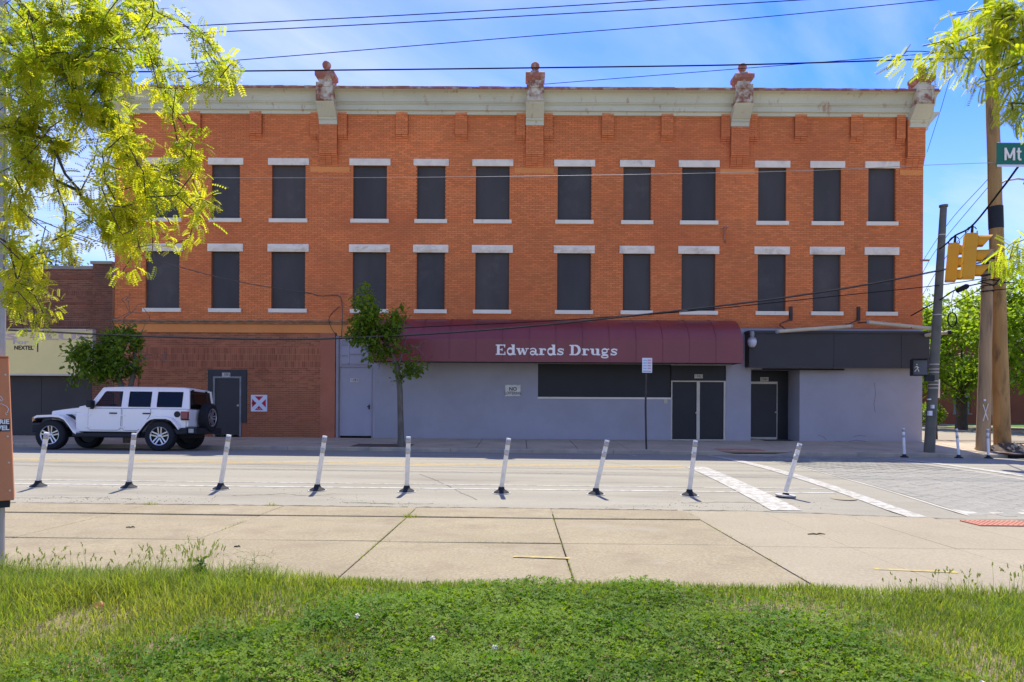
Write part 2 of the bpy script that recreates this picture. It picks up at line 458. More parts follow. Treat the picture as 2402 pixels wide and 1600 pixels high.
    flower=mat('white clover flower', (0.80, 0.74, 0.58), rough=.9, var=.1),
    bgbrick=mat('far red brick', (0.26, 0.085, 0.05), rough=.9, var=.15, scale=.6, fine=.15, fscale=12),
    bgglass=mat('far window pane', (0.20, 0.23, 0.24), rough=.2, var=.15, scale=1, spec=.5),
    lawnfar=mat('far lawn', (0.10, 0.17, 0.03), rough=1, var=.3, scale=1.5, fine=.3, fscale=20),
    mulch=mat('dark mulch', (0.12, 0.085, 0.055), rough=1, var=.4, scale=8, bump=.5, bscale=30),
    lampgrey=mat('lamp housing', (0.32, 0.31, 0.29), rough=.5, var=.1),
    lampglass=mat('frosted lamp bowl', (0.62, 0.60, 0.58), rough=.3, var=.03),
    tubeyel=mat('yellowed lamp tube', (0.60, 0.49, 0.31), rough=.5, var=.12, scale=3),
    blueitem=mat('blue object', (0.03, 0.12, 0.30), rough=.5, var=.1),
    basin=mat('rusty iron plate', (0.10, 0.062, 0.038), rough=.8, var=.3, scale=5),
)
# ------------------------------------------------------------------ the setting
def sheet(name, xs, ys, zf, m, parent=None, dz=0.0, kind='structure'):
    xs, ys = np.asarray(xs, float), np.asarray(ys, float)
    V = np.array([(x, y, zf(x, y) + dz) for y in ys for x in xs])
    nx = len(xs)
    F = np.array([(j * nx + i, j * nx + i + 1, (j + 1) * nx + i + 1, (j + 1) * nx + i) for j in range(len(ys) - 1) for i in range(nx - 1)])
    o = npmesh(name, V, F, m, parent, smooth=True)
    if parent is None: tag(o, kind=kind)
    return o
def lerpz(x0, x1, n): return list(np.linspace(x0, x1, n))
gx = lerpz(-900, -60, 4) + lerpz(-45, 45, 10) + lerpz(60, 900, 4)
sheet('ground', gx, lerpz(-60, 0, 3) + lerpz(40, 1500, 5), lambda x, y: G(x) - 0.42, MT['ground'])

# main road (crowned) with its painted markings as parts
xs_r = lerpz(-70, 70, 57)
road = sheet('road', xs_r, lerpz(9.2, YK + 0.05, 24), zroad, MT['asphalt'])
def strip(name, pts, wid, m, parent, zf, dz, n=1):
    """painted band along a polyline on the ground"""
    V, F = [], []
    for i, (a, b) in enumerate(zip(pts[:-1], pts[1:])):
        a, b = Vector(a), Vector(b)
        k = max(2, int((b - a).length / 0.6))
        d = (b - a).normalized(); s = Vector((-d.y, d.x)) * wid / 2
        for q in range(k + 1):
            p = a + (b - a) * q / k
            for sg in (1, -1):
                V.append((p.x + s.x * sg, p.y + s.y * sg, zf(p.x + s.x * sg, p.y + s.y * sg) + dz))
        base = len(V) - 2 * (k + 1)
        F += [(base + 2 * q, base + 2 * q + 1, base + 2 * q + 3, base + 2 * q + 2) for q in range(k)]
    return npmesh(name, np.array(V), np.array(F), m, parent)
strip('yellow_centre_line', [(-60, 14.85), (3.6, 14.85)], 0.09, MT['yellow_paint'], road, zroad, .004)
strip('yellow_centre_line', [(-60, 15.13), (3.6, 15.13)], 0.09, MT['yellow_paint'], road, zroad, .004)
strip('white_edge_line', [(-60, 11.28), (5.2, 11.28)], 0.10, MT['white_paint'], road, zroad, .004)
strip('white_edge_line', [(-60, 11.72), (5.2, 11.72)], 0.07, MT['white_paint'], road, zroad, .004)
strip('stop_bar', [(3.80, 9.72), (3.86, 15.0)], 0.44, MT['white_paint'], road, zroad, .008)
strip('crosswalk_line', [(5.42, 9.3), (5.42, 19.9)], 0.27, MT['white_paint'], road, zroad, .008)
strip('crosswalk_line', [(10.25, 9.3), (10.25, 20.3)], 0.27, MT['white_paint'], road, zroad, .008)
strip('parking_tick', [(3.2, 18.9), (3.2, 20.1)], 0.10, MT['white_paint'], road, zroad, .004)
strip('parking_line', [(-40, 18.55), (3.2, 18.55)], 0.07, MT['white_paint'], road, zroad, .004)
strip('far_edge_line', [(10.3, 19.3), (30, 20.3)], 0.09, MT['white_paint'], road, zroad, .004)
# cracks sealed and open
def crack(pts, w0, parent, zf, name='crack', seed=0, m='joint'):
    rr = random.Random(seed)
    V, F = [], []
    P2 = []
    for a, b in zip(pts[:-1], pts[1:]):
        n = max(3, int(math.dist(a, b) / .08))
        for q in range(n):
            t = q / n
            P2.append((a[0] + (b[0] - a[0]) * t + rr.uniform(-.02, .02), a[1] + (b[1] - a[1]) * t + rr.uniform(-.025, .025)))
    for p in P2:
        h = w0 * rr.uniform(.25, 1)
        V += [(p[0], p[1] - h, zf(p[0], p[1] - h) + .0035), (p[0] + .005, p[1] + h, zf(p[0], p[1] + h) + .0035)]
    F = [(2 * i, 2 * i + 2, 2 * i + 3, 2 * i + 1) for i in range(len(P2) - 1)]
    return npmesh(name, np.array(V), np.array(F), MT[m], parent)
for i, pts in enumerate([[(-4.4, 10.4), (-3.7, 10.6), (-3.2, 10.45), (-2.8, 10.75)], [(-1.9, 13.0), (-1.4, 12.0), (-1.0, 11.0), (-.6, 10.2)],
                         [(2.4, 10.2), (3.2, 10.35), (4.2, 10.2)], [(1.6, 17.0), (2.3, 15.6), (2.9, 14.0)], [(-9, 13.4), (-4, 13.55), (1, 13.4), (5, 13.5)],
                         [(-7.5, 10.0), (-6.5, 10.1), (-5.5, 10.05)], [(-2.6, 9.95), (-1.8, 9.9), (-1.2, 9.95)]]):
    crack(pts, .011 if i != 4 else .006, road, zroad, seed=i)

for i, (a_, b_) in enumerate(((-14, -5.6), (-5.6, -1.5), (-1.5, 2.3))):
    crack([(a_, 9.665), (b_, 9.665)], .055, road, zroad, name='gutter_joint', seed=40 + i)
crack([(2.3, 9.67), (3.4, 9.64), (6.2, 9.10), (9, 9.02)], .02, road, lambda x, y: zroad(x, y) + .006, name='gutter_joint', seed=50)
# paved crosswalk of grey blocks between the two white lines
pj = sheet('paver_bed', lerpz(6.3, 9.75, 12), lerpz(9.60, 19.6, 24), zroad, MT['paverjoint'], road, dz=.004)
pm = MB().box(-.095, .095, -.143, .143, -.01, .0025)
bm_ = bmesh.new()
me_p = pm.build('paver', MT['paver'], pj, local=True, fixn=True)
COL.objects.unlink(me_p)
paver_me = me_p.data
rows = []
for j in range(34):
    for i in range(17):
        x = 6.40 + i * .2045
        y = 9.61 + j * .305 + (.15 if i % 2 else 0)
        if y < 19.45: rows.append((y, x))
rows.sort()
Vs, Fs = [], []
bmv = np.array([v.co[:] for v in paver_me.vertices]); bmf = np.array([p.vertices[:] for p in paver_me.polygons])
for n_, (y, x) in enumerate(rows):
    z = zroad(x, y) + .004
    tl = (zroad(x, y + .1) - zroad(x, y - .1)) / .2
    if n_ < 300:
        o = bpy.data.objects.new('paver', paver_me); COL.objects.link(o); o.parent = pj
        o.location = (x, y, z + random.uniform(-.002, .002)); o.rotation_euler = (math.atan(tl), 0, random.uniform(-.015, .015))
    else:
        v = bmv.copy(); v[:, 2] += v[:, 1] * tl; v += (x, y, z)
        Fs.append(bmf + len(Vs) * 8); Vs.append(v)
tag(npmesh('pavers', np.concatenate(Vs), np.concatenate(Fs), MT['paver'], pj), kind='stuff')
for xb in (6.24, 9.80):
    strip('paver_border', [(xb, 9.46), (xb, 19.6)], .06, MT['paverjoint'], road, zroad, .006)

# near sidewalk: a dirt bed with every concrete slab a piece of its own
nws = sheet('near_sidewalk', lerpz(-40, 40, 33), [4.6, 5.25, 7, 9.62], lambda x, y: zwalk(x, y) - .045, MT['joint'])
def slab(name, x0, x1, y0, y1, zf, m, parent, gap=.012, th=.07, dz=0, tilt=0.0, bev=.006, gy=None):
    mb = MB()
    g = gap / 2
    h0, h1 = gy or (g, g)
    cs = [(x0 + g, y0 + h0), (x1 - g, y0 + h0), (x1 - g, y1 - h1), (x0 + g, y1 - h1)]
    tz = [random.uniform(-tilt, tilt) for _ in cs]
    top = [(x, y, zf(x, y) + dz + t) for (x, y), t in zip(cs, tz)]
    bot = [(x, y, z - th) for x, y, z in top]
    mb.add(bot + top, [(3, 2, 1, 0), (4, 5, 6, 7), (0, 1, 5, 4), (1, 2, 6, 5), (2, 3, 7, 6), (3, 0, 4, 7)])
    return mb.build(name, m, parent, bevel=bev, bseg=1)
xj = [2.32 - 1.885 * i for i in range(9)][::-1]
for a, b in zip(xj[:-1], xj[1:]):
    slab('slab', a, b, 5.0, 7.05, zwalk, MT['conc'], nws, gap=.011, tilt=.005, gy=(.01, random.uniform(.006, .018)))
    slab('slab', a, b, 7.05, 8.75, zwalk, MT['conc'], nws, gap=.011, tilt=.005, gy=(random.uniform(.006, .016), random.uniform(.012, .035)))
    slab('kerb_stone', a, b, 8.75, 9.62, lambda x, y: zwalk(x, y) + .010, MT['conc'], nws, gap=.014, tilt=.004, gy=(random.uniform(.008, .03), .01))
xr = [2.33, 3.40, 4.48, 5.56, 6.64, 7.72, 8.8, 9.9, 11.0]
for a, b in zip(xr[:-1], xr[1:]):
    slab('slab', a, b, 5.0, 7.0, zwalk, MT['conc_new'], nws, gap=.007, tilt=.0015, bev=.003)
    ye = 9.66 - max(0, (a - 2.4)) * .17 if a < 6.2 else 9.0
    slab('slab', a, b, 7.0, ye, zwalk, MT['conc_new'], nws, gap=.007, tilt=.0015, bev=.003)
sheet('asphalt_apron', lerpz(2.3, 16, 12), [8.6, 9.0, 9.4, 9.8], lambda x, y: G(x) - .012 + .02 * max(0, 9.65 - y) * .6, MT['asphalt'], road)
tp = slab('tactile_pad', 5.75, 7.6, 8.52, 8.93, lambda x, y: zwalk(x, y) + .016, MT['tactile'], nws, gap=.01, th=.03, bev=0)
dm = MB()
for i in range(28):
    for j in range(6):
        x, y = 5.80 + i * .0645, 8.56 + j * .065
        dm.lathe([(.016, 0), (.011, .007)], 6, T(x, y, zwalk(x, y) + .016))
tag(dm.build('dome', MT['tactile'], tp), kind='stuff')
for pts in ([P(1180, 1276, 6.35), P(1310, 1279, 6.3)], [P(2010, 1296, 6.0), P(2200, 1305, 5.9)]):
    strip('yellow_survey_mark', [(p.x, p.y) for p in pts], .07, MT['yellow_spray'], nws, zwalk, .0035 if pts[0].x > 2 else .0058)

# far kerb, sidewalk and slabs
fsw = sheet('far_sidewalk', lerpz(-60, 20, 41), [YK + .15, 22, 23.5, 25.6], lambda x, y: zfar(x, y) - .03, MT['joint'])
kb = MB()
xk = -56.0
while xk < 16.5:
    L_ = 2.45
    x1 = min(xk + L_, 17.0)
    def kz(x):
        drop = .085 if 6.0 < x < 8.0 else 0
        return G(x) + .115 - drop
    prof = lambda x: [(x, YK - .01, G(x) - .1), (x, YK, kz(x) - .025), (x, YK + .025, kz(x)), (x, YK + .17, kz(x) + .002), (x, YK + .17, G(x) - .1)]
    m_ = MB()
    n_seg = 4
    pr = [prof(xk + .006 + (x1 - xk - .012) * q / n_seg) for q in range(n_seg + 1)]
    vs = [p for r_ in pr for p in r_]
    fs = [(q * 5 + i, q * 5 + i + 1, (q + 1) * 5 + i + 1, (q + 1) * 5 + i) for q in range(n_seg) for i in range(4)]
    fs += [(0, 1, 2, 3, 4), tuple(n_seg * 5 + i for i in (4, 3, 2, 1, 0))]
    m_.add(vs, fs).build('kerb_stone', MT['kerb'], fsw)
    xk = x1
fj = [-24, -22.2, -20.3, -18.4, -16.5, -14.6, -12.7, -10.8, -8.9, -7.0, -5.35, -3.4, -1.35, .2, 1.75, 3.3, 5.6, 8.2, 10.6, 12.9, 15.2, 17.6]
for a, b in zip(fj[:-1], fj[1:]):
    pit = abs(a + 5.35) < .01
    tac = 5 < a < 6
    if pit:
        slab('slab', a, b, 22.0, 24.48, zfar, MT['conc_far'], fsw, gap=.02, tilt=.003)
        slab('slab', a, a + .15, YK + .19, 22.0, zfar, MT['conc_far'], fsw, gap=.02)
    else:
        slab('slab', a, b, YK + .19, 22.4, zfar, MT['conc_far'], fsw, gap=.02, tilt=.003)
        slab('slab', a, b, 22.4, 24.48, zfar, MT['conc_far'], fsw, gap=.02, tilt=.003)
sheet('tree_pit', lerpz(-5.18, -3.42, 5), lerpz(YK + .2, 21.98, 4), lambda x, y: zfar(x, y) - .012, MT['mulch'], fsw)
slab('tactile_pad', 6.05, 7.45, YK + .22, YK + .75, lambda x, y: zfar(x, y) + .012, MT['tactile'], fsw, th=.02, bev=0)
slab('slab', 6.9, 8.75, 24.46, 26.0, lambda x, y: zfar(x, y) + .004, MT['conc_far'], fsw, th=.05)

# corner pad and side street to the right of the building
sheet('corner_sidewalk', lerpz(14.5, 20.5, 8), lerpz(24.5, 60, 12), lambda x, y: zfar(x, 24.5) - .0 - .004 * (y - 24.5), MT['conc_new'])
side = sheet('side_street', lerpz(17.0, 33, 14), lerpz(20.4, 140, 40), lambda x, y: G(x) - .02 + .05 * (1 - ((x - 27) / 8) ** 2) - .003 * (y - 20), MT['asphalt'])
zs = lambda x, y: G(x) - .02 + .05 * (1 - ((x - 27) / 8) ** 2) - .003 * (y - 20)
strip('yellow_centre_line', [(26.7, 31), (26.7, 120)], .11, MT['yellow_paint'], side, zs, .008)
strip('yellow_centre_line', [(27.0, 31), (27.0, 120)], .11, MT['yellow_paint'], side, zs, .008)
strip('stop_line', [(20.7, 30.2), (26.4, 30.2)], .4, MT['white_paint'], side, zs, .008)
fe = sheet('far_verge', lerpz(33, 120, 30), lerpz(18, 160, 20), lambda x, y: G(33) + .12 + .012 * min(x - 33, 12) - .003 * (y - 20), MT['lawnfar'])
kbm = MB()
for q in range(30):
    y0, y1 = 18 + q * 4, 18 + q * 4 + 3.98
    z = G(33) + .13 - .003 * (y0 - 20)
    kbm.box(32.75, 33.05, y0, y1, z - .3, z)
kbm.build('kerb', MT['kerb'], fe)
sheet('verge_path', [34.6, 36.4], lerpz(18, 160, 20), lambda x, y: G(33) + .145 + .012 * (x - 33) - .003 * (y - 20) + .005, MT['conc_new'], fe)

# lawn the photographer stands on
zl0 = lambda x, y: zwalk(x, 5.3) + .012 * (5.3 - y) * 1.0 + .012 * math.sin(x * 2.1 + y) + .01 * math.sin(x * 5.3 - y * 3.1)
def zlawn(x, y):
    e = min(1.0, max(0.0, (5.36 - y) / .25))
    return zl0(x, y) * e + (zwalk(x, y) - .02) * (1 - e) + .012 * e
sheet('lawn', lerpz(-12, 12, 97), lerpz(-3, 2, 6) + lerpz(2.1, 5.38, 34), zlawn, MT['soil'])
# ------------------------------------------------------------------ brick work
CH, BL, JT = 0.0677, 0.2032, 0.011
def bricks(mb, x0, x1, z0, z1, y, holes=(), out=.008, soldier=False, singles=None, back=.03):
    """stretcher bond of single brick solids standing proud of the joint plane"""
    if soldier:
        z = z0
        nrow = max(1, round((z1 - z0) / .222)); h = (z1 - z0) / nrow
        for r_ in range(nrow):
            n = int((x1 - x0) / CH); w = (x1 - x0) / n
            for i in range(n):
                a, b = x0 + i * w + JT / 2, x0 + (i + 1) * w - JT / 2
                c, d = z0 + r_ * h + JT / 2, z0 + (r_ + 1) * h - JT / 2
                if any(a < hx1 and b > hx0 and c < hz1 and d > hz0 for hx0, hx1, hz0, hz1 in holes): continue
                brick1(mb, a, b, y - out, y + back, c, d)
        return
    n = max(1, int(round((z1 - z0) / CH))); ch = (z1 - z0) / n
    for r_ in range(n):
        c, d = z0 + r_ * ch + JT / 2, z0 + (r_ + 1) * ch - JT / 2
        zm = (c + d) / 2
        hs = sorted((h[0], h[1]) for h in holes if h[2] < zm < h[3])
        segs, s = [], x0
        for h0, h1 in hs:
            if h0 > s: segs.append((s, min(h0, x1)))
            s = max(s, h1)
        if s < x1: segs.append((s, x1))
        off = (r_ % 2) * (BL + JT) / 2
        for s0, s1 in segs:
            k0 = math.floor((s0 - x0 - off) / (BL + JT))
            x = x0 + off + k0 * (BL + JT)
            while x < s1 - .02:
                a, b = max(x, s0) + JT / 2, min(x + BL + JT, s1) - JT / 2
                x += BL + JT
                if b - a < .03: continue
                if singles is not None and len(singles) < 300 and b - a > BL - .01 and singles_ok(a, c):
                    singles.append((a, c)); continue
                brick1(mb, a, b, y - out + random.uniform(-.002, .002), y + back, c, d)
singles_ok = lambda a, c: True
def brick1(mb, a, b, y0, y1, c, d):
    mb.add([(a, y0, c), (b, y0, c), (b, y0, d), (a, y0, d), (a, y1, c), (b, y1, c), (b, y1, d), (a, y1, d)],
           [(0, 1, 2, 3), (4, 5, 1, 0), (1, 5, 6, 2), (3, 2, 6, 7), (4, 0, 3, 7)])
def wallplane(mb, x0, x1, z0, z1, y, holes=(), depth=.2):
    xs = sorted({x0, x1} | {v for h in holes for v in h[:2] if x0 < v < x1})
    zs_ = sorted({z0, z1} | {v for h in holes for v in h[2:] if z0 < v < z1})
    for a, b in zip(xs[:-1], xs[1:]):
        for c, d in zip(zs_[:-1], zs_[1:]):
            xm, zm = (a + b) / 2, (c + d) / 2
            if any(h[0] < xm < h[1] and h[2] < zm < h[3] for h in holes): continue
            mb.add([(a, y, c), (b, y, c), (b, y, d), (a, y, d)], [(0, 1, 2, 3)])
    for h0, h1, c, d in holes:
        mb.add([(h0, y, c), (h0, y + depth, c), (h0, y + depth, d), (h0, y, d)], [(0, 1, 2, 3)])
        mb.add([(h1, y, c), (h1, y, d), (h1, y + depth, d), (h1, y + depth, c)], [(0, 1, 2, 3)])
        mb.add([(h0, y, c), (h1, y, c), (h1, y + depth, c), (h0, y + depth, c)], [(0, 1, 2, 3)])
        mb.add([(h0, y, d), (h0, y + depth, d), (h1, y + depth, d), (h1, y, d)], [(0, 1, 2, 3)])

def zf(dy, D=YF):          # heights are read along the picture's middle
    return P(1197, dy, D).z
def fx(dx, dy=650, D=YF):
    return P(dx, dy, D).x
XL, XR = fx(264, 500), fx(2121, 700)
ZB = 0.12                   # building foot, a little under the pavement

BOARDS = [mat('dark board %d' % k_, c_, rough=.75, var=.16, scale=1.3, stretch=(1, 1, .35), col2=(.12, .104, .086), c2=t_, s2=1.8) for k_, (c_, t_) in enumerate((((.074, .064, .053), (.62, .85)), ((.064, .057, .049), (.66, .85)), ((.084, .071, .058), (.55, .8)), ((.070, .062, .053), (.5, .9))))]
bld = thing('brick_building', 'long three-storey orange painted brick corner building with boarded windows', 'building', (0, 30, .15))
LOW = [(335, 412), (486, 550), (624, 701), (811, 888), (958, 1022), (1093, 1170), (1281, 1358), (1432, 1495), (1567, 1644), (1742, 1806), (1869, 1932), (1995, 2057)]
rowsZ = [(zf(506), zf(383)), (zf(713), zf(582))]
holes = []
for zr in rowsZ:
    for a, b in LOW:
        holes.append((fx(a), fx(b), zr[0], zr[1]))
ZBELT = zf(741)
ZCOR = zf(262)
bw = MB()
wallplane(bw, XL, XR, ZBELT, ZCOR + .9, YF, holes, depth=.16)
wallplane(bw, fx(772), XR, zf(752), ZBELT, YF)
bw.build('wall', MT['orange_joint'], bld, fixn=False)
fb = MB()
PIL = [fx(757, 330), fx(1229, 330), fx(1698, 330)]
bandz = (zf(398), zf(386))
h2 = list(holes)
lint, sil = [], []
for (zi, zr) in enumerate(rowsZ):
    for a, b in LOW:
        lint.append((fx(a - 8.5), fx(b + 8.5), zr[1], zr[1] + (.245 if zi == 0 else .275)))
        sil.append((fx(a - 5.5), fx(b + 5.5), zr[0] - .14, zr[0]))
h2 += lint + sil
flatbands = []
for xp, l_, r_ in ((PIL[0], 712, 803), (PIL[1], 1181, 1272), (PIL[2], 1654, 1734)):
    flatbands.append((fx(l_), fx(r_), bandz[0], bandz[1]))
flatbands.append((fx(2067), XR, bandz[0], bandz[1]))
h2 += flatbands
bricks(fb, XL, XR, ZBELT + .02, ZCOR, YF, h2)
bricks(fb, fx(800), XR, zf(751), ZBELT + .02, YF)
tag(fb.build('brick_courses', MT['orange'], bld, fixn=False), kind='stuff')
for a, b, c, d in flatbands:
    MB().box(a + .003, b - .003, YF - .012, YF + .02, c + .003, d - .003).build('smooth_band', MT['orange_flat'], bld)
for i, (a, b, c, d) in enumerate(lint):
    mb = MB()
    if i < 12:
        mb.box(a, b, YF - .05, YF + .05, c, d)
        mb.build('lintel', MT['lintel'], bld, bevel=.008)
    else:                                   # rough hewn face
        n = 10
        vs, fs = [], []
        for k in range(n + 1):
            x = a + (b - a) * k / n
            for q, z in enumerate((c, c + (d - c) * .38, c + (d - c) * .7, d)):
                yy = YF - .045 - (random.uniform(.0, .055) if q in (1, 2) and 0 < k < n else 0)
                vs.append((x, yy, z + (random.uniform(-.02, .02) if q in (1, 2) else 0)))
        for k in range(n):
            for q in range(3):
                fs.append((k * 4 + q, (k + 1) * 4 + q, (k + 1) * 4 + q + 1, k * 4 + q + 1))
        m0 = len(vs)
        mb.add(vs, fs)
        mb.box(a, b, YF - .044, YF + .05, c, d)
        mb.build('lintel', MT['lintel'], bld, fixn=False)
for i, (a, b, c, d) in enumerate(sil):
    MB().box(a, b, YF - .075, YF + .12, c, d).build('sill', MT['sill'], bld, bevel=.006)
for i, h in enumerate(holes):
    tilt = random.uniform(-.006, .006)
    o = MB().box(h[0] + .004, h[1] - .004, YF + .085, YF + .105, h[2] + .003, h[3] - .003).build('window_board', MT['board_scuffed'] if i in (11,) else BOARDS[(i * 7 + i // 5) % 4], bld)
    if i == 11: o['label'] = 'scuffed dark window board with pale scratches'
# other three sides and the roof
sh = MB()
sh.add([(XR, YF, ZB), (XR, YF + 17, ZB), (XR, YF + 17, 12.4), (XR, YF, 12.4)], [(0, 1, 2, 3)])
sh.add([(XL, YF + 17, ZB), (XL, YF, ZB), (XL, YF, 12.4), (XL, YF + 17, 12.4)], [(0, 1, 2, 3)])
sh.add([(XR, YF + 17, ZB), (XL, YF + 17, ZB), (XL, YF + 17, 12.4), (XR, YF + 17, 12.4)], [(0, 1, 2, 3)])
sh.build('side_wall', MT['orange'], bld, fixn=False)
MB().box(XL + .02, XR - .02, YF + .35, YF + 16.98, 12.0, 12.2).build('roof', MT['cap'], bld)

# corbel table: pilaster drops and small brick consoles under the cornice
def drop(xc, w, ztop, zbot, out, steps=4):
    mb = MB()
    st = CH * 1.0
    z0 = zbot + steps * st
    jt = MB().box(xc - w / 2 + .004, xc + w / 2 - .004, YF - out + .012, YF + .02, z0, ztop)
    bricks(mb, xc - w / 2, xc + w / 2, z0, ztop, YF - out + .004, back=out)
    for s_ in range(steps):
        o_ = out * (s_ + 1) / (steps + 1)
        bricks(mb, xc - w / 2, xc + w / 2, zbot + s_ * st, zbot + (s_ + 1) * st, YF - o_ + .004, back=o_)
    p = mb.build('brick_pilaster', MT['orange'], bld, fixn=False)
    tag(p, kind='stuff')
    jt.build('pilaster_core', MT['orange_joint'], p)
for dx in (450, 590, 925, 1061, 1397, 1533, 1839, 1967):
    drop(fx(dx, 290), .44, ZCOR + .3, zf(326), .11, 3)
for xp in PIL:
    drop(xp - .49, .34, ZCOR + .3, zf(328), .11, 3)
    drop(xp + .49, .34, ZCOR + .3, zf(328), .11, 3)
    drop(xp, .635, zf(275), zf(385), .17, 6)
drop(XR - .34, .64, zf(275), zf(385), .17, 6)
drop(XR - .86, .32, ZCOR + .3, zf(330), .11, 3)
drop(XL + .34, .64, zf(275), zf(385), .17, 6)

# pressed metal cornice
def cove(p0, p1, n=6):
    out = []
    for i in range(n + 1):
        t = i / n * math.pi / 2
        out.append((p0[0] + (p1[0] - p0[0]) * (1 - math.cos(t)), p0[1] + (p1[1] - p0[1]) * math.sin(t)))
    return out
zt = 12.60
prof = [(.02, 11.80), (-.10, 11.80), (-.12, 11.90), (-.19, 11.925), (-.20, 12.09), (-.225, 12.10), (-.225, 12.13), (-.26, 12.14), (-.26, 12.17), (-.285, 12.18)]
prof += cove((-.29, 12.19), (-.50, 12.48))[1:]
prof += [(-.56, 12.50)]
cp = [(YF + y, z) for y, z in prof] + [(YF + .1, 12.50)]
cor = MB().prism(cp, XL - .15, XR + .25, 'x').build('cornice', MT['sage'], bld, smooth=False)
lip = MB()
nl = 120
for k in range(nl):                     # dented, rusted top edge
    a, b = XL - .15 + (XR - XL + .4) * k / nl, XL - .15 + (XR - XL + .4) * (k + 1) / nl
    z = zt - .005 + random.uniform(-.010, .008)
    lip.box(a, b, YF - .575 + random.uniform(-.006, .006), YF + .12, 12.502, z)
lip.build('rusted_lip', MT['rust'], cor)

def bracket(xc, corner=0):
    w = .64
    b = MB()
    pr = [(.03, 11.40), (-.18, 11.40), (-.20, 11.53), (-.25, 11.57), (-.25, 11.62), (-.29, 11.65), (-.40, 11.78), (-.60, 12.00), (-.62, 12.04), (.03, 12.04)]
    b.prism([(YF + y, z) for y, z in pr], xc - w / 2, xc + w / 2, 'x')
    br = b.build('bracket', MT['sage'], bld)
    pd = MB().box(xc - .30, xc + .30, YF - .64, YF + .15, 12.042, 12.70).build('pedestal', MT['rusty'], br)
    fr = MB()
    y0, y1 = YF - .665, YF - .641
    for q in ((-.27, -.19, 12.08, 12.60), (.19, .27, 12.08, 12.60), (-.188, .188, 12.08, 12.16), (-.188, .188, 12.53, 12.60)):
        fr.box(xc + q[0], xc + q[1], y0, y1, q[2], q[3])
    fr.build('panel_frame', MT['rusty'], pd)
    MB().prism([(xc - .22, 12.70), (xc + .22, 12.70), (xc + .24, 12.95), (xc - .24, 12.95)], YF - .58, YF + .05).build('neck', MT['rusty'], pd)
    cpm = MB()
    d0, d1 = YF - .66, YF - .08
    def lvl(h, s, z): return [(xc - s, d0 + h, z), (xc + s, d0 + h, z), (xc + s, d1 - h, z), (xc - s, d1 - h, z)]
    ls = [lvl(.10, .25, 12.80), lvl(0, .34, 12.93), lvl(0, .34, 13.06), lvl(.17, .13, 13.20)]
    vs = [p for l in ls for p in l]
    fs = [(3, 2, 1, 0), (12, 13, 14, 15)] + [(q * 4 + i, q * 4 + (i + 1) % 4, q * 4 + 4 + (i + 1) % 4, q * 4 + 4 + i) for q in range(3) for i in range(4)]
    cpm.add(vs, fs)
    cpo = cpm.build('cap', MT['rust'], br)
    yb = YF - .37
    MB().lathe([(.10, 13.18), (.065, 13.23), (.06, 13.26), (.115, 13.29), (.145, 13.345), (.155, 13.40), (.145, 13.46), (.105, 13.52), (.05, 13.55), (.0, 13.556)], 16, T(xc, yb, 0)).build('finial_ball', MT['rust'], cpo, smooth=True)
    if corner:
        s = corner
        xw = XR if s > 0 else XL
        b2 = MB().prism([(xw - s * (y), z) for y, z in pr], YF + .02, YF + .64, 'y')
        b2.build('side_bracket', MT['sage'], br)
for xp in PIL: bracket(xp)
bracket(XR - .30, 1)
bracket(XL + .30, -1)

# belt course and storefronts
MB().prism([(YF + .02, ZBELT - .12), (YF - .05, ZBELT - .12), (YF - .08, ZBELT - .05), (YF - .13, ZBELT - .03), (YF - .13, ZBELT + .01), (YF - .0, ZBELT + .035), (YF + .02, ZBELT + .035)], XL, fx(800), 'x').build('belt_course', MT['belt'], bld)
zi1 = zf(768)
MB().box(XL, fx(775), YF - .01, YF + .3, zi1, ZBELT - .123).build('fascia_band', MT['orange_flat'], bld)
MB().box(fx(775) + .003, fx(862, 900), YF - .012, YF + .3, zf(775.5), ZBELT - .123).build('fascia_band', MT['orange_flat'], bld)
MB().box(XL, fx(318), YF - .02, YF + .3, ZB, zi1 - .003).build('pier', MT['pink'], bld)
pr2 = MB()
bricks(pr2, fx(738), fx(772), ZB + .03, zi1 - .005, YF - .02, back=.05, out=.004)
pz = pr2.build('pier', MT['pink'], bld, fixn=False)
tag(pz, kind='stuff')
MB().box(fx(738) + .003, fx(772) - .003, YF - .019, YF + .3, ZB, zi1 - .004).build('pier_core', MT['pink'], pz)
# brown brick infill with the stacked soldier band
ix0, ix1 = fx(318) + .004, fx(738) - .004
dh = (fx(476, 930), fx(567, 930), ZB, zf(853))
wi = MB()
wallplane(wi, ix0, ix1, ZB, zi1 - .004, YF + .04, (dh,), depth=.22)
wio = wi.build('infill_wall', MT['tan_joint'], bld, fixn=False)
zs0, zs1 = zf(848), zf(802)
ib = MB()
singles = []
xjeep = fx(490)
singles_ok = lambda a, c: a > xjeep
bricks(ib, ix0, ix1, ZB, zs0, YF + .04, (dh,), singles=singles)
bricks(ib, ix0, ix1, zs1, zi1 - .004, YF + .04)
bricks(ib, ix0, ix1, zs0, zs1, YF + .04, (dh,), soldier=True)
tag(ib.build('infill_bricks', MT['brown'], wio, fixn=False), kind='stuff')
sb = MB(); brick1(sb, 0, BL, 0, .038, 0, CH - JT)
so = sb.build('brick', MT['brown'], wio, local=True, fixn=False)
bm1 = [mat('brown brick %s' % w_, c_, rough=.85, var=.0, scale=.5) for w_, c_ in (('a', (.40, .125, .054)), ('b', (.37, .116, .050)), ('c', (.43, .134, .058)), ('d', (.345, .108, .047)))]
bmesh_v = []
for m_ in bm1:
    q = so.data.copy(); q.materials.clear(); q.materials.append(m_); bmesh_v.append(q)
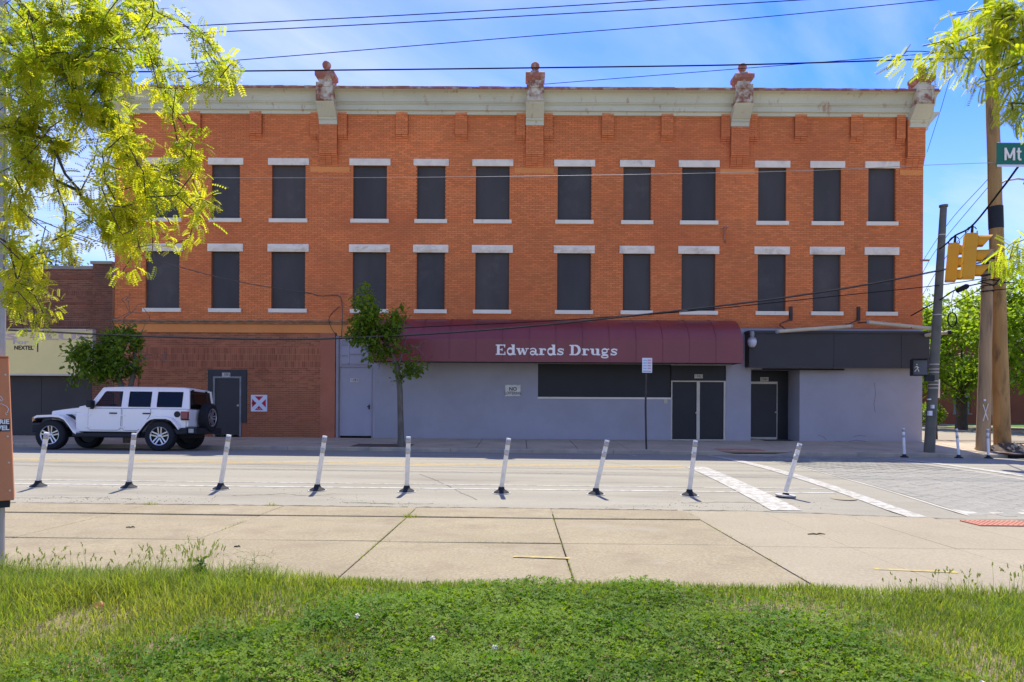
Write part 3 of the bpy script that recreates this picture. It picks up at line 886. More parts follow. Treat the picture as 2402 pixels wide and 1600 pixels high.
for i, (a, c) in enumerate(singles):
    o = so if i == 0 else so.copy()
    if i: COL.objects.link(o)
    o.data = random.choice(bmesh_v)
    o.location = (a, YF + .032 + random.uniform(-.002, .002), c)
# boarded door no. 1085
dm_ = MB()
z0, z1 = zf(1001), zf(873)
a0, a1 = fx(493, 930), fx(550, 930)
dsur = MB()
zlow = zf(975)
dsur.box(dh[0] + .01, a0 - .065, YF + .02, YF + .06, zlow, dh[3] - .01)
dsur.box(a1 + .065, dh[1] - .01, YF + .02, YF + .06, zlow, dh[3] - .01)
dsur.box(a0 - .063, a1 + .063, YF + .02, YF + .06, z1 + .07, dh[3] - .01)
dsur.build('door_surround', MT['charcoal'], bld)
lb = MB()
lb.box(a1 + .066, dh[1] - .004, YF + .045, YF + .2, ZB, zlow - .004); lb.box(dh[0] + .004, a0 - .066, YF + .045, YF + .2, ZB, zlow - .004)
lb.build('infill_patch', MT['brown'], bld)
dfr = MB()
dfr.box(a0 - .06, a0, YF + .01, YF + .1, z0 - .1, z1 + .065); dfr.box(a1, a1 + .06, YF + .01, YF + .1, z0 - .1, z1 + .065)
dfr.box(a0 + .001, a1 - .001, YF + .01, YF + .1, z1, z1 + .065)
dfr.build('door_frame', MT['darkframe'], bld)
dd = MB().box(a0 + .005, a1 - .005, YF + .04, YF + .08, z0 - .02, z1 - .004).build('door', MT['charcoal'], bld)
MB().lathe([(.0, 0), (.035, .0), (.035, .03), (.0, .045)], 10, T(a1 - .06, YF + .04, z0 + 1.02) @ Matrix.Rotation(math.pi / 2, 4, 'X')).build('door_knob', MT['alu'], dd)
def numbers(txt, dx, dy, y, parent, w=.30, h=.14):
    xc, zc_ = P(dx, dy, y).x, zf(dy, y)
    pl = MB()
    n = len(txt)
    for i in range(n):
        xx = xc + (i - (n - 1) / 2) * (w / n)
        pl.box(xx - w / n * .44, xx + w / n * .44, y - .012, y - .004, zc_ - h / 2, zc_ + h / 2)
    o = pl.build('number_plate', MT['dirtywhite'], parent)
    for i, c in enumerate(txt):
        textmesh(c, h * 1.05, MT['ink'], 'digit', o, T(xc + (i - (n - 1) / 2) * (w / n), y - .0135, zc_), bold=.002, depth=.001, sx=.8)
numbers('1085', 520, 865, YF + .02, dd)
# blue grey metal post, transom panels and door
pxa, pxb = fx(773, 900), fx(779, 900)
MB().box(pxa, pxb, YF - .06, YF + .2, ZB, zf(775)).build('metal_post', MT['bluetrim'], bld)
dxa, dxb = pxb + .004, fx(854, 900)
zt0, zt1 = zf(845), zf(776)
tr = MB().box(dxa, fx(862, 900), YF + .03, YF + .2, zt0, zt1).build('transom', MT['bluepanel'], bld)
for q in ((785, 800, 783, 797), (800, 803, 783, 840), (803, 838, 797, 800), (803, 838, 815, 818), (842, 846, 783, 830), (785, 800, 818, 821), (785, 848, 838, 842), (803, 838, 783, 786)):
    MB().box(fx(q[0], 800), fx(q[1], 800), YF + .015, YF + .029, zf(q[3]), zf(q[2])).build('panel_moulding', MT['bluetrim'] if q[1] - q[0] > 4 else MT['bluepanel'], tr)
bd = MB().box(dxa + .02, dxb - .01, YF + .05, YF + .1, zf(1004), zt0 - .03).build('door', MT['bluepanel'], bld)
bd['label'] = 'plain blue grey painted door'
fr = MB()
fr.box(dxa, dxa + .016, YF + .02, YF + .15, ZB, zt0 - .003); fr.box(dxb - .006, dxb + .05, YF + .02, YF + .15, ZB, zt0 - .003); fr.box(dxa + .018, dxb - .008, YF + .02, YF + .15, zt0 - .026, zt0 - .003)
fr.build('door_frame', MT['bluetrim'], bld)
MB().box(dxb + .055, fx(862, 900), YF + .01, YF + .15, ZB, zt0 - .003).build('door_post', MT['bluepanel'], bld)
hl = MB().box(dxb - .11, dxb - .07, YF + .02, YF + .05, zf(943), zf(932)); hl.box(dxb - .16, dxb - .068, YF + .0, YF + .019, zf(938), zf(936))
hl.build('door_handle', MT['ink'], bd)
numbers('1085', 815, 876, YF + .05, bd, w=.29, h=.13)
# rendered blue grey shop wall with the boarded strip window and double door
wx0, wx1 = fx(862, 900) + .004, fx(1726, 950)
zw1 = zf(752)
win = (fx(1238), fx(1544), zf(916), zf(836))
dbl = (fx(1544) + .0, fx(1669, 930), ZB, zf(838))
sw = MB()
wallplane(sw, wx0, wx1, ZB, zw1, YF, (win, dbl), depth=.14)
sw.build('shop_wall', MT['bluegrey'], bld, fixn=False)
MB().box(win[0], win[1], YF + .07, YF + .1, win[2] + .06, win[3]).build('window_board', MT['black'], bld)
MB().box(win[0] - .01, win[1] - .004, YF - .03, YF + .069, win[2] - .005, win[2] + .06).build('window_sill', MT['sill'], bld)
zd1 = zf(876); zd0 = zf(1006)
MB().box(dbl[0] + .003, dbl[1] - .003, YF + .06, YF + .1, zd1 + .05, dbl[3]).build('transom_board', MT['black'], bld)
numbers('1083', 1606, 863, YF + .06, bld.children[-1], w=.30, h=.14)
ff = MB()
xm = fx(1605.5, 930)
zdb = .10
ff.box(dbl[0] + .004, dbl[0] + .05, YF + .02, YF + .12, zdb, zd1 + .002); ff.box(dbl[1] - .075, dbl[1] - .004, YF + .02, YF + .12, zdb, zd1 + .002)
ff.box(dbl[0] + .004, dbl[1] - .004, YF + .018, YF + .12, zd1 + .004, zd1 + .045); ff.box(xm - .055, xm + .055, YF + .02, YF + .12, zdb, zd1 + .002)
ff.build('door_frame', MT['alu'], bld)
for a, b in ((dbl[0] + .052, xm - .057), (xm + .057, dbl[1] - .077)):
    d_ = MB().box(a, b, YF + .06, YF + .1, zdb + .12, zd1).build('door', MT['black'], bld)
    MB().box(a, b, YF + .045, YF + .1, zdb, zdb + .117).build('kick_rail', MT['alu'], d_)
MB().lathe([(0, 0), (.03, 0), (.03, .04), (0, .05)], 10, T(xm - .075, YF + .03, zf(947)) @ Matrix.Rotation(math.pi / 2, 4, 'X')).build('door_lock', MT['alu'], d_)
MB().box(fx(1526, 920), fx(1534, 920), YF - .03, YF, zf(926), zf(917)).build('socket_box', MT['tubeyel'], bld)
# recessed entry no. 1081 and the corner wall
rx0, rx1 = fx(1726, 950), fx(1838, 950)
rz1 = zf(846)
yb = YF + 1.05
rc = MB()
rc.add([(rx0, YF, ZB), (rx0, yb, ZB), (rx0, yb, rz1), (rx0, YF, rz1)], [(0, 1, 2, 3)])
rc.build('recess_side', MT['bluegrey'], bld, fixn=False)
rc = MB()
rc.add([(rx1, YF, ZB), (rx1, YF, rz1), (rx1, yb, rz1), (rx1, yb, ZB)], [(0, 1, 2, 3)])
rc.build('recess_side', MT['bluegrey'], bld, fixn=False)
MB().box(rx0, rx1, YF + .01, yb, rz1, rz1 + .08).build('recess_ceiling', MT['bluegrey'], bld)
MB().box(rx0 + .004, rx1 - .004, yb, yb + .05, ZB, rz1).build('recess_board', MT['black'], bld)
xda, xdb = rx0 + .02, P(1787, 950, yb - .05).x
zda, zdb2 = P(1197, 1006, yb).z, P(1197, 880, yb).z
d3 = MB().box(xda + .03, xdb - .03, yb - .045, yb - .005, zda + .07, zdb2).build('door', MT['charcoal'], bld)
f3 = MB()
f3.box(xda, xdb, yb - .05, yb - .004, zdb2 + .003, zdb2 + .09); f3.box(xdb - .027, xdb, yb - .055, yb - .003, zda, zdb2 + .001); f3.box(xda + .03, xdb - .03, yb - .055, yb - .003, zda - .02, zda + .066)
f3.build('door_frame', MT['alu'], d3)
MB().lathe([(0, 0), (.03, 0), (.03, .04), (0, .05)], 10, T(xdb - .07, yb - .05, zda + 1.0) @ Matrix.Rotation(math.pi / 2, 4, 'X')).build('door_knob', MT['alu'], d3)
numbers('1081', 1757, 869, yb - .0, bld, w=.31, h=.15)
cw = MB()
wallplane(cw, rx1, XR, ZB, zf(752), YF + .0)
wallplane(cw, rx0, rx1, rz1 + .0, zf(752), YF + .0)
cwo = cw.build('corner_wall', MT['bluegrey'], bld, fixn=False)
for pts_ in ([(1905, 1017), (1925, 1014), (1945, 1016), (1968, 1012), (1990, 1015)], [(1962, 1004), (1975, 1001), (1990, 1003)], [(2010, 880), (2013, 905), (2009, 930), (2012, 948)], [(1880, 1000), (1892, 1004), (1900, 1011)]):
    MB().tube([P(a_, b_, YF - .001) for a_, b_ in pts_], .0045, 4).build('wall_crack', MT['ink'], cwo)
# charcoal sign fascia over the corner shop, in boards
YS = YF - .45
zs_0, zs_1 = zf(842, YS), zf(757, YS)
fs_ = MB().box(fx(1720, 800, YS) + .03, XR - .0, YS + .03, YF - .004, zs_0 + .02, zs_1 - .02).build('sign_fascia', MT['charcoal'], bld)
for a, b in ((1722, 1917), (1917, 2072), (2072, 2136)):
    MB().box(fx(a, 800, YS) + .006, fx(b, 800, YS) - .006, YS, YS + .028, zs_0, zs_1 - .09).build('sign_board', MT['charcoal'], fs_)
MB().box(fx(1720, 800, YS), fx(2136, 800, YS), YS - .03, YF - .006, zs_1 - .085, zs_1).build('sign_hood', MT['charcoal'], fs_)
MB().tube([(fx(1745, 845), YS + .1, zs_0 - .05), (fx(1930, 845), YS + .1, zs_0 - .05)], .03, 8).build('shutter_rail', MT['cable'], fs_)
# old sign hangers on the brick
for dx in (1817, 1972):
    hx, hz = fx(dx, 720), zf(718)
    hh = MB().box(hx - .05, hx + .05, YF - .08, YF - .01, hz - .25, hz + .25)
    hh.tube([(hx, YF - .05, hz - .2), (hx - .55, YF - .45, hz - .42)], .02, 6)
    hh.build('sign_hanger', MT['rustpost'], bld)
hk = MB().tube([P(1672, 520, YF - .02), P(1666, 527, YF - .12), P(1664, 545, YF - .1), P(1668, 558, YF - .02)], .025, 6)
hk.tube([P(1658, 524, YF - .03), P(1674, 522, YF - .03)], .02, 6)
hk.build('wall_hook', MT['rust'], bld)
MB().box(fx(2115, 595), fx(2135, 595), YF - .05, YF, zf(596), zf(592)).build('wall_anchor', MT['rust'], bld)
MB().box(fx(775, 677), fx(800, 677), YF - .04, YF - .009, zf(679.5), zf(676.5)).build('wall_anchor', MT['rust'], bld)

# ------------------------------------------------------------------ awning with slab-serif lettering
YA = YF - 1.25
ax0, ax1 = P(849, 810, YA).x, P(1708, 810, YA).x
az0, az1 = zf(832, YA), zf(780, YA)
azt = zf(733, YF - .3)
aw = thing('shop_awning', 'long maroon awning with rounded top and cream lettering over shop front', 'awning', ((ax0 + ax1) / 2, YF, az0))
arc = []
for i in range(11):
    t = i / 10 * math.pi / 2
    t *= 62 / 90
    s62, c62 = math.sin(rad(62)), math.cos(rad(62))
    arc.append((YF - .02 - 1.23 * math.sin(t) / s62, az1 + (azt - az1) * (math.cos(t) - c62) / (1 - c62)))
profA = arc + [(YA, az0)]
nseg = 16
cv = MB()
vs, fs = [], []
for k in range(nseg + 1):
    x = ax0 + (ax1 - ax0) * k / nseg
    rnd_ = min(1, (nseg - k) / nseg * 100)
    for (y, z) in profA:
        vs.append((x, y, z))
m_ = len(profA)
for k in range(nseg):
    for q in range(m_ - 1):
        fs.append((k * m_ + q, (k + 1) * m_ + q, (k + 1) * m_ + q + 1, k * m_ + q + 1))
ends = [tuple(range(m_)) + (m_ * (nseg + 1),), tuple(nseg * m_ + q for q in range(m_ - 1, -1, -1)) + (m_ * (nseg + 1) + 1,)]
vs += [(ax0, YF - .02, az0), (ax1, YF - .02, az0)]
cv.add(vs, fs + ends)
cvo = cv.build('canopy', MT['maroon'], aw, fixn=False, smooth='auto')
cvo.data.set_sharp_from_angle(angle=rad(15))
MB().box(ax0 + .02, ax1 - .02, YA + .03, YF - .03, az0 + .03, az0 + .05).build('underside', MT['underside'], aw)
rl = MB()
for k in range(1, 14):
    x = ax0 + (ax1 - ax0) * k / 14
    MB().tube([(x, y - .006, z + .006) for y, z in profA], .011, 5).build('canopy_seam', MT['maroon'], cvo)

def letter(strokes, x, z, h, y, parent, idx):
    """strokes: list of (points, width) in units of cap height; flat bars and curves cut from sheet"""
    mb = MB()
    for si, (pts, w) in enumerate(strokes):
        pts = [Vector((p[0], p[1])) for p in pts]
        ws = w if isinstance(w, (list, tuple)) else [w] * len(pts)
        L_, R_ = [], []
        for i, p in enumerate(pts):
            t = (pts[min(i + 1, len(pts) - 1)] - pts[max(i - 1, 0)]).normalized()
            n = Vector((-t.y, t.x)) * ws[i] / 2
            L_.append(p + n); R_.append(p - n)
        yy = y - .012 - .0004 * si
        for i in range(len(pts) - 1):
            q = [L_[i], L_[i + 1], R_[i + 1], R_[i]]
            mb.add([(x + a.x * h, yy, z + a.y * h) for a in q] + [(x + a.x * h, y - .002, z + a.y * h) for a in q],
                   [(3, 2, 1, 0), (0, 1, 5, 4), (1, 2, 6, 5), (2, 3, 7, 6), (3, 0, 4, 7)])
    return mb.build('letter', MT['letter'], parent, fixn=True)
def ell(cx, cy, rx, ry, t0, t1, n=14):
    return [(cx + rx * math.cos(rad(t0 + (t1 - t0) * i / n)), cy + ry * math.sin(rad(t0 + (t1 - t0) * i / n))) for i in range(n + 1)]
TH, TN = .26, .10
def wv(n, a, b): return [a + (b - a) * (.5 - .5 * math.cos(4 * math.pi * i / n)) for i in range(n + 1)]
GL = {
 'E': (.92, [([(.24, 0), (.24, 1)], TH), ([(.02, .05), (.86, .05)], .11), ([(.02, .95), (.84, .95)], .11), ([(.80, .0), (.80, .30)], .10), ([(.78, 1), (.78, .72)], .10), ([(.3, .51), (.58, .51)], .09), ([(.56, .38), (.56, .64)], .09)]),
 'd': (.84, [(ell(.34, .34, .24, .30, 0, 360, 20), wv(20, .11, .20)), ([(.60, 0), (.60, 1.02)], TH), ([(.42, .97), (.62, .97)], .10), ([(.58, .05), (.82, .05)], .11)]),
 'w': (1.10, [([(.18, .62), (.36, .02)], .22), ([(.36, .02), (.54, .60)], .09), ([(.54, .62), (.74, .02)], .22), ([(.74, .02), (.93, .62)], .09), ([(.0, .62), (.36, .62)], .09), ([(.44, .62), (.64, .62)], .09), ([(.78, .62), (1.10, .62)], .09)]),
 'a': (.80, [(ell(.33, .47, .24, .17, 160, 0, 10), .11), ([(.56, .50), (.56, .10), (.62, .05), (.78, .05)], .17), (ell(.30, .20, .19, .16, 0, 360, 16), wv(16, .09, .16))]),
 'r': (.70, [([(.24, 0), (.24, .64)], TH), ([(.02, .05), (.50, .05)], .11), ([(.04, .61), (.26, .61)], .10), (ell(.48, .40, .16, .20, 150, 40, 8), .11), (ell(.58, .52, .045, .045, 0, 360, 10), .09)]),
 's': (.70, [(ell(.34, .48, .20, .13, 20, 215, 10), .12), ([(.17, .40), (.34, .335), (.50, .26)], .17), (ell(.33, .19, .21, .14, 40, -160, 10), .12), ([(.58, .42), (.58, .64)], .07), ([(.09, .0), (.09, .24)], .07)]),
 'D': (1.05, [([(.26, 0), (.26, 1)], TH), ([(.02, .05), (.50, .05)], .11), ([(.02, .95), (.50, .95)], .11), (ell(.48, .5, .38, .45, -90, 90, 16), [.13 + .14 * math.sin(math.pi * i / 16) for i in range(17)])]),
 'u': (.92, [([(.24, .64), (.24, .22), (.30, .10), (.42, .06), (.54, .10), (.64, .20)], [TH, TH, .17, .12, .10, .08]), ([(.68, 0), (.68, .64)], TH), ([(.02, .61), (.26, .61)], .10), ([(.48, .61), (.70, .61)], .10), ([(.66, .05), (.90, .05)], .11)]),
 'g': (.80, [(ell(.34, .43, .22, .19, 0, 360, 18), wv(18, .10, .16)), ([(.54, .56), (.66, .62), (.74, .58)], .10), ([(.20, .24), (.14, .15), (.22, .08), (.50, .06), (.62, -.02)], .13), (ell(.36, -.12, .28, .12, 0, 360, 18), .11)]),
}
xs_ = P(1139, 817, YA).x
hcap = (zf(792, YA) - zf(815.5, YA))
zb_ = zf(816, YA)
word = 'Edwards Drugs'
total = sum(GL[c][0] if c != ' ' else .38 for c in word)
span = P(1421, 817, YA).x - xs_
kx = span / (total * hcap)
x = xs_
for i, c in enumerate(word):
    if c == ' ':
        x += .38 * hcap * kx; continue
    st = [([(p[0] * kx, p[1]) for p in pts], w) for pts, w in GL[c][1]]
    letter(st, x, zb_, hcap, YA - .002, cvo, i)
    x += GL[c][0] * hcap * kx
# ghosts of the removed older letters
gm = MB()
for k_, (dx, ch) in enumerate(((965, 'C'), (1040, 'C'), (1115, 'U'), (1190, 'D'), (1245, 'M'))):
    pass

# ------------------------------------------------------------------ neighbour on the left
nb = thing('brick_shop', 'low dark brown brick shop with faded yellow sign and dark shutters', 'building', (-20, 27, .2))
NX0, NX1 = -34.0, XL - .02
zp0, zp1 = zf(617), zf(607)
xpier = fx(216, 700)
YN = YF + .02
nw = MB()
zsg1, zsg0 = zf(764), zf(866)
wallplane(nw, NX0, NX1, zsg1 - .05, zp0 - .1, YN)
wallplane(nw, xpier, NX1, ZB, zsg1 - .05, YN)
nwo = nw.build('wall', MT['dk_joint'], nb, fixn=False)
nbk = MB()
hz = [(NX0, fx(150 - 40), zf(690), zf(660))]
sold = [(zf(686), zf(672)), (zf(756), zf(742))]
bx1 = xpier
z_a = zsg1 - .04
bricks(nbk, NX0, bx1, z_a, sold[1][0], YN)
bricks(nbk, NX0, bx1, sold[1][0], sold[1][1], YN, soldier=True)
bricks(nbk, NX0, bx1, sold[1][1], sold[0][0], YN)
bricks(nbk, NX0, bx1, sold[0][0], sold[0][1], YN, soldier=True)
bricks(nbk, NX0, bx1, sold[0][1], zp0 - .12, YN)
tag(nbk.build('brick_courses', MT['dkbrick'], nwo, fixn=False), kind='stuff')
pmb = MB()
bricks(pmb, xpier, NX1, ZB, zp1 - .1, YN - .10, back=.12)
po = pmb.build('brick_pier', MT['dkbrick'], nb, fixn=False)
tag(po, kind='stuff')
MB().box(xpier + .005, NX1 - .005, YN - .095, YN - .0, ZB, zp1 - .1).build('pier_core', MT['dk_joint'], po)
MB().box(NX0, xpier - .02, YN - .06, YN + .3, zp0 - .12, zp0).build('coping', MT['cap'], nb)
MB().box(xpier - .06, NX1 + .0, YN - .16, YN + .3, zp1 - .1, zp1).build('coping', MT['cap'], nb)
xb = fx(205, 660)
pan = MB()
for q in ((640, 646), (700, 704)):
    pan.box(NX0, xpier - .05, YN - .035, YN - .009, zf(q[1]), zf(q[0]))
pan.build('string_course', MT['dkbrick'], nb)
MB().box(NX0, NX1, YN + .3, YN + 15, ZB, zp0 - .3).build('rear_block', MT['dkbrick'], nb)
YS2 = YN - .28
sx1 = fx(212, 815, YS2)
sg = MB().box(NX0, sx1, YS2, YN - .002, zsg0, zsg1 - .06).build('sign_box', MT['yellowsign'], nb)
sf = MB()
sf.box(NX0, sx1 + .03, YS2 - .03, YN - .003, zsg0 - .06, zsg0 - .003); sf.box(NX0, sx1 + .03, YS2 - .05, YN - .003, zsg1 - .058, zsg1)
sf.box(sx1 + .002, sx1 + .03, YS2 - .03, YN - .003, zsg0 - .002, zsg1 - .06)
sf.build('sign_frame', MT['alu'], sg)
def stext(t, dx0, dx1, dyc, hpx, m_, bold):
    xa, xb_ = fx(dx0, dyc, YS2), fx(dx1, dyc, YS2)
    o = textmesh(t, 1.0, m_, 'lettering', sg, None, bold=bold, depth=.002)
    vv = np.array([v.co[:] for v in o.data.vertices])
    mn, mx = vv.min(0), vv.max(0)
    za, zb2 = zf(dyc + hpx / 2, YS2), zf(dyc - hpx / 2, YS2)
    sx, sz = (xb_ - xa) / (mx[0] - mn[0]), (zb2 - za) / (mx[2] - mn[2])
    o.data.transform(T(xa, YS2 - .003, za) @ Matrix.Diagonal((sx, 1, sz, 1)) @ T(-mn[0], -mn[1] - (mx[1] - mn[1]), -mn[2]))
    return o
stext('S  PLUS', 12, 204, 780, 15, MT['fadedpurple'], .035)
stext('er  For', -8, 66, 792.5, 10, MT['fadedblue'], .02)
stext('NEXTEL', 33, 77, 805.5, 9.5, MT['ink'], .03)
MB().box(fx(85.5, 805, YS2), fx(88, 805, YS2), YS2 - .006, YS2 - .001, zf(815, YS2), zf(794, YS2)).build('print_bar', MT['ink'], sg)
shx = [NX0, -25.2, -22.3, fx(92, 930), xpier]
for a, b in zip(shx[:-1], shx[1:]):
    MB().box(a + .006, b - .006, YN + .05, YN + .1, ZB, zsg0 - .064).build('shutter_panel', MT['shutter'], nb)
vt = thing('roof_vent', 'small grey vent pipe standing on the low brick shop roof', 'vent', (P(166, 605, YF + 1.2).x, YF + 1.2, zp0 - .3))
vp = P(166, 605, YF + 1.2)
MB().lathe([(.13, zp0 - .3), (.13, vp.z + .0), (.14, vp.z + .12), (.14, vp.z + .17), (0, vp.z + .18)], 12, T(vp.x, vp.y, 0)).build('pipe', MT['darksteel'], vt)
MB().tube([(vp.x + .13, vp.y, vp.z - .05), (vp.x + .16, vp.y, vp.z + .3)], .03, 6).build('stub', MT['darksteel'], vt)
# ------------------------------------------------------------------ flexible lane posts
def make_post(white, loc, label, group, tall=.80):
    r = thing('lane_post', label, 'bollard', loc, group)
    b = MB()
    prof = [(.125, -.01), (.125, .012), (.105, .030), (.062, .052), (.05, .075), (.046, .10), (.0, .10)]
    b.lathe(prof, 14)
    b.build('rubber_base', MT['rubber'], r, local=True, smooth='auto')
    sk = MB().lathe([(.15, -.012), (.15, .004), (.0, .005)], 14).build('adhesive_pad', MT['padpale'], r, local=True)
    p = MB().lathe([(.033, .0), (.036, .03), (.036, tall - .01), (.033, tall), (.0, tall)], 14).build('post', white, r, local=True, smooth='auto')
    p.location = (0, 0, .08)
    for z0, h in ((tall - .10, .075), (tall - .27, .085)):
        MB().lathe([(.0372, z0), (.0372, z0 + h)], 14).build('reflective_band', MT['steel'] if z0 > tall - .2 else MT['padpale'], p, local=True, smooth=True)
    MB().lathe([(.0376, tall - .02), (.0376, tall + .004), (0, tall + .006)], 14).build('cap', MT['reflect'], p, local=True)
    return r
spec = [(88, 1122, 107, 'leaning white lane post in front of the front wheel of the white car'),
        (298, 1124, 310, 'white lane post in front of the running board of the white car'),
        (510, 1126, 530, 'leaning white lane post in front of the dark boarded door beside the red sign'),
        (732, 1131, 750, 'white lane post in front of the orange brick pier'),
        (937, 1131, 941, 'nearly upright white lane post just right of the young tree trunk'),
        (1153, 1137, 1170, 'white lane post below the no loitering notice'),
        (1368, 1138, 1395, 'leaning white lane post just left of the parking sign pole'),
        (1580, 1139, 1594, 'white lane post below the double doors, beside the stop bar'),
        (1797, 1142, 1834, 'most tilted white lane post, with its pale base coming loose')]
p0 = None
for i, (bx, by, tx, lab) in enumerate(spec):
    p = P(bx, by, 11.0)
    x, y = p.x, 11.0 - .02 * i
    loc = (x, y, zroad(x, y) + .003)
    if p0 is None:
        p0 = make_post(MT['post_white'], loc, lab, 'white lane posts along the near edge of the road'); r = p0
    else:
        r = copy_tree(p0); r.location = loc; r['label'] = lab
    r.rotation_euler.z = random.uniform(-.3, .3) * 0
    lean = math.atan((tx - bx) / 119.0)
    fwd = random.uniform(-.05, .05)
    for c in r.children:
        if c.name.startswith('post'): c.rotation_euler = (fwd, lean, 0)
        if i == 8 and c.name.startswith('rubber'): c.rotation_euler = (0, .12, 0); c.scale = (1, 1, .6)
        if i == 8 and c.name.startswith('adhesive'): c.rotation_euler = (0, .05, 0); c.scale = (1.05, 1.05, 1.4); c.location.z = .03
for i, (bx, by, tx, lab) in enumerate([(2079, 1052, 2076, 'clean white lane post in front of the blue grey corner wall'),
                                       (2204, 1051, 2198, 'clean white lane post between the dark metal pole and the wooden poles'),
                                       (2272, 1049, 2270, 'clean white lane post in front of the thick wooden pole')]):
    D = 20.0
    p = P(bx, by, D)
    loc = (p.x, D, zroad(p.x, D) + .002)
    if i == 0:
        q0 = make_post(MT['post_white2'], loc, lab, 'clean lane posts at the far corner', .78); r = q0
    else:
        r = copy_tree(q0); r.location = loc; r['label'] = lab
    for c in r.children:
        if c.name.startswith('post'): c.rotation_euler = (0, math.atan((tx - bx) / 66.0), 0)

# ------------------------------------------------------------------ signs
sp = P(1484, 1032, 20.85)
sgn = thing('parking_sign', 'white parking regulation sign on a thin rusty post at the kerb', 'sign', (sp.x, 20.85, zfar(sp.x, 20.85)))
pt = MB()
pts = [P(1486, 1033, 20.85), P(1485, 1000, 20.85), P(1484, 930, 20.85), P(1486, 840, 20.85), P(1486.5, 826, 20.85)]
for a, b in zip(pts[:-1], pts[1:]):
    pt.box(-.028, .028, -.012, .012, 0, (b - a).length + .004, T(a) @ Vector((0, 0, 1)).rotation_difference(b - a).to_matrix().to_4x4())
pt.build('post', MT['rustpost'], sgn)
a, b = P(1476, 857, 20.82), P(1499, 823, 20.82)
pl = MB().box(a.x, b.x, 20.80, 20.806, a.z, b.z).build('plate', MT['signwhite'], sgn, bevel=.02)
w_, h_ = b.x - a.x, b.z - a.z
for q in range(4):
    zz0 = b.z - h_ * (.16 + .18 * q)
    MB().box(a.x + w_ * .10, a.x + w_ * .46, 20.795, 20.798, zz0 - h_ * .055, zz0 + h_ * .04).build('print_line', MT['signblue'], pl)
    MB().box(a.x + w_ * .54, a.x + w_ * .90, 20.795, 20.798, zz0 - h_ * .055, zz0 + h_ * .05).build('print_line', MT['signpink'], pl)
MB().box(a.x + w_ * .10, a.x + w_ * .9, 20.795, 20.798, a.z + h_ * .09, a.z + h_ * .125).build('print_arrow', MT['ink'], pl)

c1, c2 = P(1160, 912, YF - .03), P(1198, 884, YF - .03)
nl_ = thing('no_loitering_sign', 'small dirty white NO LOITERING notice on the blue grey wall', 'sign', ((c1.x + c2.x) / 2, YF - .03, c1.z))
npl = MB().box(c1.x, c2.x, YF - .03, YF - .012, c1.z, c2.z).build('backing', MT['padpale'], nl_)
MB().box(c1.x + .025, c2.x - .025, YF - .034, YF - .0305, c1.z + .025, c2.z - .025).build('plate', MT['dirtywhite'], nl_)
hN = c2.z - c1.z
for ch_, ox_ in (('N', -.07), ('O', .07)): textmesh(ch_, hN * .40, MT['ink'], 'letter', nl_, T((c1.x + c2.x) / 2 + ox_, YF - .0355, c1.z + hN * .62), bold=.004, depth=.001)
textmesh('LOITERING', hN * .33, MT['ink'], 'lettering', nl_, T((c1.x + c2.x) / 2, YF - .0355, c1.z + hN * .28), bold=.002, depth=.001, sx=.80)

c1, c2 = P(576.5, 946, YF - .0), P(614, 908, YF - .0)
xw = thing('red_cross_sign', 'square red sign with a white X and border on brown brick', 'sign', ((c1.x + c2.x) / 2, YF, c1.z))
wx_, hx_ = c2.x - c1.x, c2.z - c1.z
MB().box(c1.x, c2.x, YF + .005, YF + .025, c1.z, c2.z).build('plate', MT['signwhite'], xw)
cx_, cz_ = (c1.x + c2.x) / 2, (c1.z + c2.z) / 2
H = wx_ / 2 - .045
g = .036 * 1.0
for k_ in range(4):
    th = k_ * math.pi / 2
    tri = [(-H + 2.6 * g, -H), (H - 2.6 * g, -H), (0, -2.6 * g)]
    tri = [(cx_ + x * math.cos(th) - z * math.sin(th), cz_ + x * math.sin(th) + z * math.cos(th)) for x, z in tri]
    MB().prism(tri, YF + .0015, YF + .0045).build('red_field', MT['signred'], xw)
gr = MB()
for q in range(3):
    xx = c1.x + .03 + q * .055
    gr.tube([(xx, YF + .0, cz_ - .03), (xx + .04, YF + .0, cz_ + .045)], .007, 5)
    gr.tube([(xx, YF + .0, cz_ + .03), (xx + .04, YF + .0, cz_ - .02)], .006, 5)
gr.build('black_scrawl', MT['ink'], xw)
gr = MB()
for q in range(3):
    xx = cx_ - .07 + q * .06
    gr.tube([(xx, YF, c1.z + .07), (xx + .03, YF, c1.z + .12)], .006, 5)
gr.build('white_scrawl', MT['signwhite'], xw)

# green street-name sign on a mast arm, mostly outside the frame
YG = 8.0
g0, g1 = P(2291, 384, YG), P(2291, 328, YG)
gs = thing('street_name_sign', 'green street-name blade with white letters at the right edge', 'sign', (g0.x + .9, YG, g0.z))
Lg = 1.05
gb = MB().box(g0.x, g0.x + Lg, YG - .006, YG + .006, g0.z + .012, g1.z).build('blade', MT['signgreen'], gs)
fr_ = MB()
fr_.box(g0.x, g0.x + Lg, YG - .011, YG - .007, g0.z, g0.z + .026); fr_.box(g0.x, g0.x + Lg, YG - .010, YG - .007, g1.z - .006, g1.z)
fr_.build('edge', MT['signwhite'], gb)
zs2, hs2 = g0.z + .075, .145
letter([([(.06, 0), (.06, 1)], .15), ([(.06, .95), (.40, .18)], .14), ([(.40, .18), (.74, .95)], .14), ([(.74, 0), (.74, 1)], .15)], g0.x + .085, zs2, hs2, YG - .006, gb, 0)
letter([([(.16, 1.0), (.16, .16), (.22, .06), (.36, .06)], .15), ([(.0, .70), (.36, .70)], .13)], g0.x + .225, zs2, hs2, YG - .006, gb, 1)
letter([([(.04, 1), (.40, 0)], .15), ([(.40, 0), (.76, 1)], .15)], g0.x + .345, zs2, hs2, YG - .006, gb, 2)
